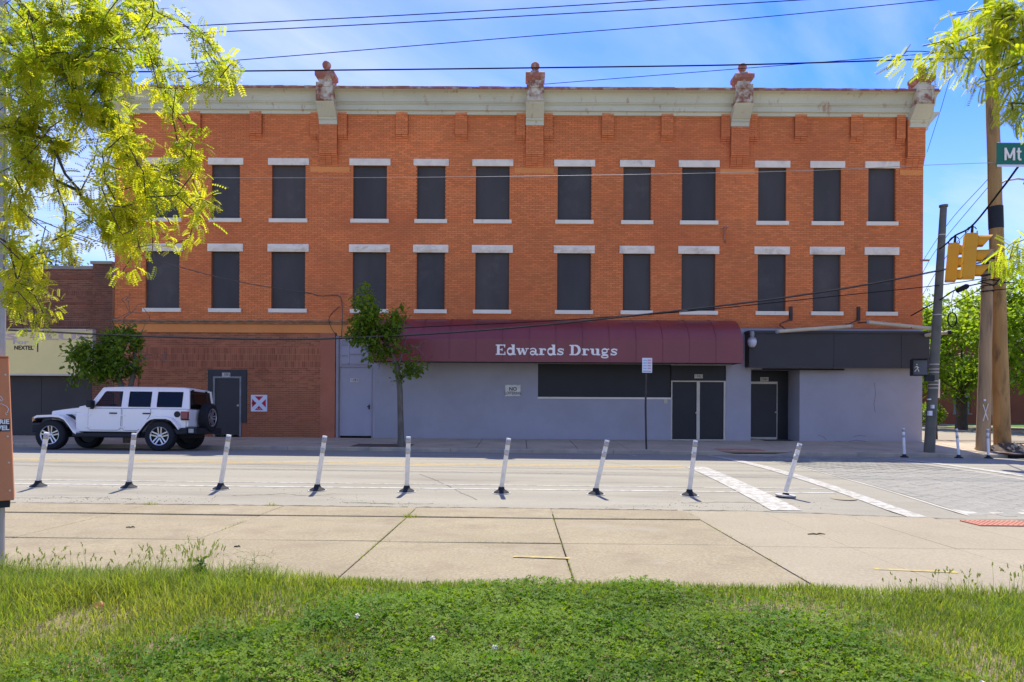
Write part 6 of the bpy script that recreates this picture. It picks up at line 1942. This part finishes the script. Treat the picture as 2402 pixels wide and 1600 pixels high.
street_tree('young green tree on thin trunk in front of maroon awning', 21,
            [([tb0, P(922, 1010, DT), P(921, 960, DT), P(920, 900, DT), P(917, 872, DT), P(914, 850, DT)], [.155, .105, .095, .09, .085, .07]),
             ([P(914, 850, DT), P(900, 810, DT), P(880, 770, DT - .2), P(860, 720, DT - .2), P(845, 690, DT)], [.07, .05, .04, .03, .02]),
             ([P(914, 850, DT), P(925, 810, DT + .2), P(935, 770, DT + .3)], [.06, .035, .02]),
             ([P(917, 872, DT), P(935, 855, DT), P(955, 850, DT)], [.04, .02, .012])],
            [(838, 675, 14), (845, 665, 10), (828, 700, 18), (850, 705, 22), (835, 730, 22), (860, 735, 24), (815, 745, 18), (805, 765, 15), (825, 768, 22), (850, 770, 24), (880, 765, 24), (915, 715, 16), (920, 735, 18), (900, 745, 18), (908, 765, 18), (875, 795, 20), (855, 800, 18), (900, 795, 14), (835, 790, 10), (940, 850, 14, .9), (960, 845, 14, .9), (930, 865, 10, .8), (965, 830, 10, .7), (885, 825, 12, .7), (940, 825, 9, .5), (950, 800, 8, .4), (845, 825, 8, .6)],
            [(960, 780, 25, .8), (975, 800, 20, .8), (985, 830, 18, .8), (945, 760, 22, .7), (955, 740, 10, .6), (840, 835, 15, .7), (870, 845, 12, .6)], DT, 46, .14)
DL = 21.2
tl0 = P(292, 1022, DL); tl0.z = zfar(tl0.x, DL) - .03
street_tree('low spreading green tree with bare upper twigs behind the white car', 22,
            [([tl0, P(288, 960, DL), P(282, 900, DL), P(272, 868, DL), P(262, 845, DL)], [.12, .10, .09, .075, .05]),
             ([P(288, 960, DL), P(298, 900, DL + .1), P(308, 850, DL + .1), P(310, 800, DL + .1), P(305, 770, DL)], [.09, .08, .07, .05, .035]),
             ([P(262, 845, DL), P(235, 815, DL), P(205, 815, DL), P(180, 820, DL)], [.045, .035, .025, .015])],
            [(165, 812, 14), (185, 815, 18), (205, 805, 22), (230, 795, 24), (260, 785, 26), (290, 780, 26), (315, 790, 16), (210, 835, 22), (235, 830, 24), (265, 825, 26), (295, 825, 24), (320, 825, 12), (190, 850, 16), (215, 860, 14), (245, 855, 16), (180, 870, 12), (165, 880, 9), (160, 835, 10, .7), (310, 850, 12), (285, 855, 14, .7), (240, 770, 14), (275, 765, 14)],
            [(300, 700, 24, .9), (320, 715, 20, .8), (285, 690, 16, .8), (300, 665, 12, .8), (345, 700, 12, .5), (350, 725, 10, .5), (330, 745, 18, .7), (225, 740, 22, .7), (200, 750, 16, .6), (360, 820, 24, .8), (380, 825, 18, .7), (390, 810, 12, .6), (255, 720, 15, .6)], DL, 46, .15)

# --- trees beyond the side street
def far_tree(label, seed, x, y, ztop, cr, hcr, trunk_r, n_tips=260, leaves=26, lsize=.30, m='bgleaf', fork=2.2, spread=1.0, groundz=None):
    rg = np.random.default_rng(seed)
    gz = groundz if groundz is not None else G(33) + .12 - .003 * (y - 20)
    t = thing('shade_tree', label, 'tree', (x, y, gz))
    nodes = [(x, y, gz - .1), (x + .02, y, gz + fork * .5), (x, y, gz + fork)]
    parents = [-1, 0, 1]
    for k in range(5):
        a = k / 5 * 6.283 + rg.uniform(-.3, .3)
        p1 = (x + cr * .25 * math.cos(a), y + cr * .25 * math.sin(a), gz + fork + (ztop - gz - fork) * .28)
        p2 = (x + cr * .5 * math.cos(a), y + cr * .5 * math.sin(a), gz + fork + (ztop - gz - fork) * .5)
        nodes.append(p1); parents.append(2); nodes.append(p2); parents.append(len(nodes) - 2)
    zc = (ztop + hcr) / 2; rz = (ztop - hcr) / 2
    tips = []
    while len(tips) < n_tips:
        v = rg.normal(0, 1, 3); v /= np.linalg.norm(v)
        q = rg.uniform(.45, 1.0) ** .6
        lump = 1 + .16 * math.sin(3 * v[0] + seed) * math.cos(4 * v[2] + 2 * v[1] + seed)
        tips.append((x + v[0] * cr * q * lump, y + v[1] * cr * q * lump, zc + v[2] * rz * q * lump))
    arr, par, ends = grow(nodes, parents, tips, .5, rg)
    limbs('trunk', arr, par, MT['bark'], t, r_tip=.018, power=2.4, rmax=trunk_r, n=6, fixed={0: trunk_r * 1.15, 1: trunk_r, 2: trunk_r})
    pos, dirs = leaf_on(arr, par, ends, leaves, 3, rg, spread=.32)
    sz = rg.uniform(.6, 1.3, len(pos)) * lsize
    tn = np.clip(rg.normal(.35, .25, len(pos)) + .08 * (pos[:, 2] - zc), 0, 1)
    scatter('crown', broad_leaf(), pos, dirs, sz, MT[m], t, rg, tint=tn)
tq = P(2210, 978, 49)
far_tree('leafy green shade tree between metal pole and wooden poles', 31, tq.x, 49, 9.4, 4.6, 2.3, .36, 330, 30, .34)
tq = P(2385, 985, 42)
far_tree('large green shade tree at the right edge beyond the side street', 32, tq.x + 1.0, 42, 10.4, 4.8, 2.0, .38, 330, 30, .32)
far_tree('paler shade tree farther down the side street behind the first', 33, 41, 68, 11.0, 5.5, 2.5, .35, 220, 26, .42)
far_tree('shade tree far down the side street beside the building corner', 34, 35.2, 62, 10.0, 3.6, 2.4, .3, 200, 26, .40)
far_tree('bushy shade tree in front of the far brick house at right', 35, 45.0, 50, 10.6, 4.8, 2.2, .35, 260, 28, .36)
tq = P(55, 575, 48)
far_tree('pale thin-leaved tree rising behind the low brick shop roof', 36, tq.x, 48, tq.z + 1.2, 3.2, tq.z - 4.5, .25, 160, 16, .30, m='bgleaf2', fork=5.5, groundz=0.0)
# far hedge shrub near the building corner
hs_ = P(2138, 952, 52)
rg5 = np.random.default_rng(55)
sh_ = thing('shrub', 'dark round shrub at the far kerb just right of the building corner', 'shrub', (hs_.x, 52, G(33)))
v = rg5.normal(0, 1, (900, 3)); v /= np.linalg.norm(v, axis=1, keepdims=True)
pos = v * rg5.uniform(.6, 1, (900, 1)) * np.array([1.0, 1.0, .8]) + np.array([hs_.x, 52, G(33) + 1.0])
scatter('foliage', broad_leaf(), pos, v + rg5.normal(0, .4, v.shape), rg5.uniform(.15, .3, 900), MT['maple'], sh_, rg5)
MB().tube([(hs_.x, 52, G(33) - .2), (hs_.x, 52, G(33) + 1)], .08, 6).build('stem', MT['bark'], sh_)

# --- far brick house
fh = thing('far_house', 'long red brick house with pale windows behind the side street trees', 'building', (52, 62, 0))
gz = G(33) + .1
y_ = 60
hx0, hx1 = 36.5, 75
holes = []
for k in range(9):
    xx = hx0 + 1.6 + k * 3.2
    holes.append((xx, xx + 1.5, gz + .9, gz + 2.7))
    holes.append((xx, xx + 1.5, gz + 4.1, gz + 5.9))
fw = MB(); wallplane(fw, hx0, hx1, gz - .5, gz + 7.2, y_, holes, depth=.2)
fw.add([(hx0, y_, gz - .5), (hx0, y_, gz + 7.2), (hx0, y_ + 10, gz + 7.2), (hx0, y_ + 10, gz - .5)], [(0, 1, 2, 3)])
fw.build('wall', MT['bgbrick'], fh, fixn=False)
MB().prism([(y_ - .5, gz + 7.2), (y_ + 5, gz + 10), (y_ + 10.5, gz + 7.2)], hx0 - .5, hx1, 'x').build('roof', MT['cap'], fh)
for h in holes:
    w = MB(); w.box(h[0], h[1], y_ + .12, y_ + .15, h[2], h[3])
    wo = w.build('window', MT['bgglass'], fh)
    f_ = MB()
    f_.box(h[0], h[1], y_ + .06, y_ + .119, (h[2] + h[3]) / 2 - .04, (h[2] + h[3]) / 2 + .04); f_.box(h[0] - .1, h[1] + .1, y_ - .05, y_ + .1, h[2] - .12, h[2] - .005)
    f_.build('sash', MT['darkframe'], wo)

# ------------------------------------------------------------------ lawn cover
rgL = np.random.default_rng(77)
def vnoise(x, y, s, seed):
    r = np.random.default_rng(seed); g_ = r.random((64, 64))
    u, v = (x * s) % 63, (y * s) % 63
    i, j = np.floor(u).astype(int), np.floor(v).astype(int); fu, fv = u - i, v - j
    fu, fv = fu * fu * (3 - 2 * fu), fv * fv * (3 - 2 * fv)
    return g_[i, j] * (1 - fu) * (1 - fv) + g_[i + 1, j] * fu * (1 - fv) + g_[i, j + 1] * (1 - fu) * fv + g_[i + 1, j + 1] * fu * fv
zl_vec = np.vectorize(zlawn)
def edge_y(x): return 5.30 - .042 * np.clip(x, 0, 9) + .05 * np.sin(x * 3.1) + .05 * (vnoise(x + 20, x * 0 + 3, 2.2, 5) - .5) + .03 * np.sin(x * 9)
def clover_w(x, y):
    """where the clover mat grows"""
    l = np.clip((x + 2.55 - (y - 3.4) * .95) / .5, 0, 1)
    r = np.clip((2.35 + .15 * np.sin(y * 3) - x) / .45, 0, 1)
    top = np.clip((4.75 + .7 * np.exp(-((x - .35) / 1.0) ** 2) - y) / .35, 0, 1)
    n = np.clip((vnoise(x + 30, y + 30, 1.9, 8) - .18) / .3, 0, 1)
    bare = 1 - .9 * np.exp(-(((x - 1.75) / .55) ** 2 + ((y - 4.55) / .28) ** 2))
    tuft = np.exp(-(((x + .9) / .25) ** 2 + ((y - 5.25) / .15) ** 2))
    return np.clip(l * r * top * (.18 + .82 * n) * bare, 0, 1)
N = 230000
x = rgL.uniform(-6.2, 6.0, N); y = rgL.uniform(2.7, 5.36, N)
dens = np.where((np.abs(x) < 4.3) & (y > 3.1), 1.0, .35)
keep = (y < edge_y(x)) & (rgL.random(N) < dens)
x, y = x[keep], y[keep]
cw_ = clover_w(x, y)
isc = rgL.random(len(x)) < cw_ * .62
xc, yc = x[isc], y[isc]
# clover: three leaflets on a stalk at differing heights
hgt = (.025 + .06 * rgL.random(len(xc)) ** .8) * (.75 + .5 * vnoise(xc + 9, yc + 9, 2.6, 4))
zc_ = zl_vec(xc, yc) + hgt
tri_v = []
for k in range(3):
    a = k * 2.094
    c_, s_ = math.cos(a), math.sin(a)
    for px_, py_, pz_ in ((.0, 0, 0), (.55, -.42, .12), (1.0, -.30, .16), (.92, 0, .06), (1.0, .30, .16), (.55, .42, .12)):
        tri_v.append((px_ * c_ - py_ * s_, px_ * s_ + py_ * c_, pz_))
TV = np.array(tri_v)
TF = np.array([[6 * k + q for q in f] for k in range(3) for f in ((0, 1, 2, 3), (0, 3, 4, 5))])
th = rgL.uniform(0, 6.283, len(xc)); sz = rgL.uniform(.010, .019, len(xc))
tx, ty = rgL.normal(0, .42, len(xc)), rgL.normal(0, .42, len(xc))
c_, s_ = np.cos(th), np.sin(th)
X = (TV[None, :, 0] * c_[:, None] - TV[None, :, 1] * s_[:, None]); Y = (TV[None, :, 0] * s_[:, None] + TV[None, :, 1] * c_[:, None])
Z = TV[None, :, 2] + X * tx[:, None] + Y * ty[:, None]
V = np.stack([X, Y, Z], -1) * sz[:, None, None] + np.stack([xc, yc, zc_], -1)[:, None]
F = (TF[None] + (np.arange(len(xc)) * 18)[:, None, None]).reshape(-1, 4)
tcl = np.clip(rgL.normal(.30, .22, len(xc)) + (vnoise(xc + 5, yc + 15, 3.2, 3) - .5) * .7 + (hgt - .06) * 3, 0, 1)
cl_ = npmesh('clover', V.reshape(-1, 3), F, MT['clover'], tint=np.repeat(tcl, 18))
tag(cl_, 'dense green clover mat over the front of the lawn', 'clover', kind='stuff')
print('clover', len(xc))
# grass blades
def blades(x, y, h, w, lean, rng, z=None):
    n = len(x)
    z = zl_vec(x, y) if z is None else z
    th = rng.uniform(0, 6.283, n)
    dx, dy = np.cos(th), np.sin(th)
    ln = lean * rng.uniform(.3, 1.2, n)
    nx, ny = -dy, dx
    pts = []
    for f, wf in ((0, 1), (.45, .85), (.8, .5), (1.0, .06)):
        cx = x + dx * ln * h * f * f; cy = y + dy * ln * h * f * f; cz = z + h * f * (1 - .25 * ln * f)
        pts.append(np.stack([cx + nx * w * wf / 2, cy + ny * w * wf / 2, cz], -1)); pts.append(np.stack([cx - nx * w * wf / 2, cy - ny * w * wf / 2, cz], -1))
    V = np.stack(pts, 1)
    F0 = np.array([(0, 1, 3, 2), (2, 3, 5, 4), (4, 5, 7, 6)])
    F = (F0[None] + (np.arange(n) * 8)[:, None, None]).reshape(-1, 4)
    return V.reshape(-1, 3), F
N = 230000
x = rgL.uniform(-6.2, 6.0, N); y = rgL.uniform(2.7, 5.4, N)
bare = .85 * np.exp(-(((x - 1.75) / .6) ** 2 + ((y - 4.5) / .3) ** 2)) + .7 * np.exp(-(((x + 2.6) / .5) ** 2 + ((y - 4.35) / .3) ** 2)) + .4 * np.exp(-(((x + 1.9) / .35) ** 2 + ((y - 3.75) / .12) ** 2))
gw = (1 - .72 * clover_w(x, y)) * (1 - np.clip(bare, 0, .92)) * (.45 + .55 * np.clip((vnoise(x + 2, y + 7, 3.5, 12) - .15) / .4, 0, 1))
dens = np.where((np.abs(x) < 4.4) & (y > 3.1), 1.0, .3)
keep = (y < edge_y(x) + .02) & (rgL.random(N) < gw * dens)
x, y = x[keep], y[keep]
longw = np.clip((-1.35 - x) / .8, 0, 1) * np.clip((y - 4.0) / .7, 0, 1) + np.clip((x - 2.6) / .6, 0, 1) * .30 + .05
patch = vnoise(x + 12, y + 22, 2.4, 31)
h = (.05 + .10 * longw * (.35 + 1.0 * patch)) * rgL.uniform(.6, 1.5, len(x))
V, F = blades(x, y, h, rgL.uniform(.003, .0065, len(x)), .75, rgL)
tg = np.clip(rgL.normal(.28, .25, len(x)) + .35 * (patch - .5) + .30 * np.exp(-(((x + 2.6) / .8) ** 2 + ((y - 4.4) / .4) ** 2)), 0, 1)
gr_ = npmesh('grass', V, F, MT['grass'], tint=np.repeat(tg, 8))
tag(gr_, 'uneven green and yellowish grass along both sides of the lawn', 'grass', kind='stuff')
print('grass', len(x))
# tall seeding tufts along the pavement edge
def seedgrass(cx, cy, n, hh, spread, parent=None):
    xx = cx + rgL.normal(0, spread, n); yy = cy + rgL.normal(0, spread * .35, n)
    zz_ = zl_vec(xx, np.minimum(yy, 5.3))
    h = rgL.uniform(.6, 1.1, n) * hh
    V, F = blades(xx, yy, h, np.full(n, .0028), .32, rgL, z=zz_)
    tips_ = V.reshape(n, 8, 3)[:, 6]
    mid = V.reshape(n, 8, 3)[:, 4]
    SV, SF = [], []
    for k in range(n):
        a, b = mid[k], tips_[k]
        for q in range(7):
            p = a + (b - a) * (.3 + .75 * q / 7)
            s = .0055 * (1 - .5 * abs(q / 7 - .4))
            o_ = rgL.normal(0, .0025, 3)
            i0 = len(SV)
            SV += [p + o_ + (-s, 0, 0), p + o_ + (0, 0, -s * 1.6), p + o_ + (s, 0, 0), p + o_ + (0, 0, s * 1.6)]
            SF.append((i0, i0 + 1, i0 + 2, i0 + 3))
    return V, F, np.array(SV), np.array(SF)
for lab, cx, cy, n, hh, sp_ in (('tall seeding grass tuft on lawn edge right of the steel pole', -3.45, 5.2, 46, .27, .30),
                                ('tall seeding grass tuft in the middle of the left lawn edge', -2.72, 5.2, 42, .30, .16),
                                ('tallest seeding grass tuft at the left lawn edge', -2.48, 5.22, 44, .34, .10),
                                ('low seeding grass tuft at the far left lawn corner', -3.9, 5.05, 40, .22, .25),
                                ('thin seeding grass tuft on lawn edge at right', 3.25, 5.12, 26, .20, .22),
                                ('seeding grass tuft at the right frame edge of the lawn', 3.75, 5.1, 34, .24, .18)):
    t = thing('grass_tuft', lab, 'grass', (cx, cy, zlawn(cx, min(cy, 5.3))), 'seeding grass tufts on the lawn edge')
    V, F, SV, SF = seedgrass(cx, cy, n, hh, sp_)
    tag(npmesh('blades', V, F, MT['grass'], t, tint=np.repeat(rgL.uniform(0, .5, n), 8)), kind='stuff')
    tag(npmesh('seed_heads', SV, SF, MT['seed'], t), kind='stuff')
# broad-leaved weeds and a wispy one at the lawn edge
def bushy(label, dx, dy, D, h, n, ls, nst=9):
    p = P(dx, dy, D); z = zlawn(p.x, min(D, 5.3))
    t = thing('weed_plant', label, 'weed', (p.x, D, z))
    pos, dirs = [], []
    st = MB()
    for k in range(nst):
        a = rgL.uniform(0, 6.28); q = rgL.uniform(.1, .75) * h
        tip = np.array([p.x + q * math.cos(a), D + q * .6 * math.sin(a), z + h * rgL.uniform(.45, 1.0) * (1.15 if k == 0 else .8)])
        if k == 0: tip[:2] = (p.x + .02, D)
        b0_ = np.array([p.x, D, z - .01])
        st.tube([b0_, (b0_ + tip) / 2 + (0, 0, .02), tip], [.004, .003, .0015], 5)
        for _ in range(n // nst):
            f = rgL.uniform(.25, 1.02)
            pos.append(b0_ + (tip - b0_) * f + rgL.normal(0, .006, 3)); d = rgL.normal(0, 1, 3); d[2] = abs(d[2]) * .6; dirs.append(d)
    st.build('stem', MT['weed'], t)
    scatter('leaves', broad_leaf(), np.array(pos), np.array(dirs), rgL.uniform(.6, 1.2, len(pos)) * ls, MT['weed'], t, rgL)
bushy('dark green leafy weed standing up on the lawn edge', 457, 1345, 5.22, .16, 260, .045)
bushy('small dark weed sprig by the pavement edge', 648, 1352, 5.25, .08, 90, .022, 4)
bushy('bright low leafy weed left of the dark weed', 425, 1348, 5.15, .10, 160, .045, 8)
wp = P(568, 1345, 5.2)
wt = thing('weed_plant', 'tall wispy pale weed with airy branches on the lawn edge', 'weed', (wp.x, 5.2, zlawn(wp.x, 5.2)))
zb0 = zlawn(wp.x, 5.2)
nodes = [(wp.x, 5.2, zb0), (wp.x + .005, 5.2, zb0 + .06)]
tips = [(wp.x + rgL.normal(0, .095) * (.4 + f), 5.2 + rgL.normal(0, .04), zb0 + .06 + .21 * f) for f in rgL.random(120)]
arr, par, ends = grow(nodes, [-1, 0], tips, .02, rgL)
limbs('stem', arr, par, MT['seed'], wt, r_tip=.0008, power=2.3, rmax=.004, n=4)
pos = arr[ends][rgL.integers(0, len(ends), 420)] + rgL.normal(0, .007, (420, 3))
scatter('seed_pods', broad_leaf(), pos, rgL.normal(0, 1, (420, 3)), rgL.uniform(.006, .012, 420), MT['seed'], wt, rgL, kind='stuff')
# weeds rooted in the pavement joints
cr_pos = []
for xa, (ya, yb_) in ((2.325, (5.3, 9.4)), (.435, (5.3, 9.4)), (-1.45, (5.3, 9.4)), (-3.335, (5.4, 9.2))):
    for k in range(260):
        yy = rgL.uniform(ya, yb_)
        if vnoise(np.array([xa + 20]), np.array([yy]), 3.0, 41)[0] < .5: continue
        cr_pos.append((xa + rgL.normal(0, .008), yy))
for yy0, xa, xb_ in ((7.05, -6, 2.3), (8.75, -6, 2.3), (9.66, -7, 4)):
    for k in range(260):
        xx = rgL.uniform(xa, xb_)
        if vnoise(np.array([xx + 20]), np.array([yy0]), 1.6, 43)[0] < .62: continue
        cr_pos.append((xx, yy0 + rgL.normal(0, .008)))
cr_pos = np.array(cr_pos)
zz_ = np.array([zwalk(a, b) - .02 for a, b in cr_pos])
V, F = blades(cr_pos[:, 0], cr_pos[:, 1], rgL.uniform(.02, .06, len(cr_pos)), np.full(len(cr_pos), .004), .8, rgL, z=zz_)
tag(npmesh('joint_weeds', V, F, MT['grass'], tint=np.repeat(rgL.uniform(.2, .9, len(cr_pos)), 8)), 'sparse weeds growing in the pavement joints', 'weeds', kind='stuff')
for lab, dx, dy, hh, n in (('weed clump in the pavement joint near the upright lane post', 938, 1192, .10, 60), ('weed clump at road edge below second lane post', 345, 1163, .08, 40), ('weed clump at road edge left of third lane post', 625, 1163, .09, 40)):
    D = 9.6 if dy < 1180 else 8.75
    p = P(dx, dy, D)
    t = thing('weed_plant', lab, 'weed', (p.x, D, zwalk(p.x, D)))
    V, F = blades(p.x + rgL.normal(0, .05, n), D + rgL.normal(0, .03, n), rgL.uniform(.4, 1, n) * hh, np.full(n, .006), .9, rgL, z=np.full(n, zwalk(p.x, D) - .01))
    tag(npmesh('blades', V, F, MT['grass'], t, tint=np.repeat(rgL.uniform(.3, 1, n), 8)), kind='stuff')
# dry straw and litter
n = 900
xx = np.concatenate([rgL.normal(1.75, .5, 420), rgL.normal(-2.6, .5, 260), rgL.uniform(-4, 4, 220)]); yy = np.concatenate([rgL.normal(4.55, .22, 420), rgL.normal(4.35, .25, 260), rgL.uniform(3.2, 5.2, 220)])
yy = np.minimum(yy, 5.3)
V, F = blades(xx, yy, rgL.uniform(.02, .09, n), np.full(n, .003), 2.2, rgL)
tag(npmesh('straw', V, F, MT['straw']), 'dry straw scattered in the thin spots of the lawn', 'straw', kind='stuff')
lf = random.Random(5)
for i, (dx, dy, lab) in enumerate(((993, 1491, 'white clover flower at centre of the front lawn'), (1136, 1516, 'larger white clover flower near the bottom of the lawn'), (820, 1448, 'small white clover flower left of the lawn centre'))):
    D = 1600 * 1.33 / ((dy * K - VY))
    p = P(dx, dy, D); z = zlawn(p.x, D)
    t = thing('clover_flower', lab, 'flower', (p.x, D, z), 'white clover flowers')
    st = MB().tube([(0, 0, 0), (.003, 0, .10)], .0012, 5); st.build('stem', MT['weed'], t, local=True)
    hd_ = MB()
    for k in range(26):
        v = Vector((lf.gauss(0, 1), lf.gauss(0, 1), lf.gauss(0, 1) + .4)).normalized() * .009
        hd_.box(-.0022, .0022, -.0022, .0022, 0, .006, T(v + Vector((.003, 0, .105))) @ Vector((0, 0, 1)).rotation_difference(v).to_matrix().to_4x4())
    hd_.build('flower_head', MT['flower'], t, local=True)
for dx, dy, lab, sx_, cc in ((1813, 1558, 'curled brown dry leaf lying on the clover at right', .055, 'straw'), (2263, 1592, 'pale crumpled scrap at the bottom right of the lawn', .04, 'flower'), (1895, 1416, 'small pale wrapper on the bare patch of lawn', .03, 'flower'), (228, 1404, 'small orange-brown leaf standing in the left grass', .035, 'cabinet')):
    D = 1600 * 1.36 / ((dy * K - VY))
    p = P(dx, dy, D); z = zlawn(p.x, min(D, 5.3)) + .05
    m_ = MB(); n = 6; vs = []
    for i in range(n + 1):
        for j in range(4):
            u, v = i / n - .5, j / 3 - .5
            vs.append((u * sx_ * 2, v * sx_ * 1.2 * (1 - 3 * u * u * .9), .35 * sx_ * math.sin(4 * u + v * 3) + lf.uniform(-.004, .004)))
    m_.add(vs, [(i * 4 + j, (i + 1) * 4 + j, (i + 1) * 4 + j + 1, i * 4 + j + 1) for i in range(n) for j in range(3)])
    o = m_.build('litter', MT[cc], smooth=True); o.location = (p.x, D, z); o.rotation_euler = (.4, .2, lf.uniform(0, 3))
    tag(o, lab, 'litter')
for i, (dx, dy, L_, lab) in enumerate(((1877, 1225, .10, 'dark broken stick lying on the pale pavement at right'), (300, 1219, .05, 'dark twig on the pavement at left'), (980, 1357, .035, 'dark crumb on the pavement by the lawn edge'), (545, 1267, .03, 'dark pebble on the middle pavement slab'))):
    w = dy * K - VY - (dx * K - UX) * ROLL
    D = 1600 * 1.46 / w
    p = P(dx, dy, D); z = zwalk(p.x, D)
    m_ = MB().tube([(-L_, 0, .008), (-L_ * .3, .006, .011), (.0, -.004, .008), (L_ * .4, .012, .014), (L_, .0, .008)], [.006, .008, .007, .009, .004], 6)
    o = m_.build('twig', MT['joint']); o.location = (p.x, D, z); tag(o, lab, 'stick')
# grit washed to the near road edge
n = 1100
gx_ = rgL.uniform(-8.5, 5.5, n); gy_ = np.where(rgL.random(n) < .6, rgL.normal(9.95, .16, n), rgL.uniform(9.7, 11.2, n))
ok = (vnoise(gx_ + 30, gy_ + 2, 1.2, 17) > .42) & (gy_ > 9.7)
gx_, gy_ = gx_[ok], gy_[ok]
s = rgL.uniform(.002, .008, len(gx_))
base = np.array([(-1, -1, 0), (1, -1, 0), (1, 1, 0), (-1, 1, 0), (0, 0, 1.2)], float)
V = base[None] * s[:, None, None] + np.stack([gx_, gy_, np.array([zroad(a, b) for a, b in zip(gx_, gy_)])], -1)[:, None]
F0 = np.array([(0, 1, 4), (1, 2, 4), (2, 3, 4), (3, 0, 4)])
F = (F0[None] + (np.arange(len(gx_)) * 5)[:, None, None]).reshape(-1, 3)
tag(npmesh('grit', V.reshape(-1, 3), F, MT['joint']), 'dark grit scattered along the near road edge', 'gravel', kind='stuff')
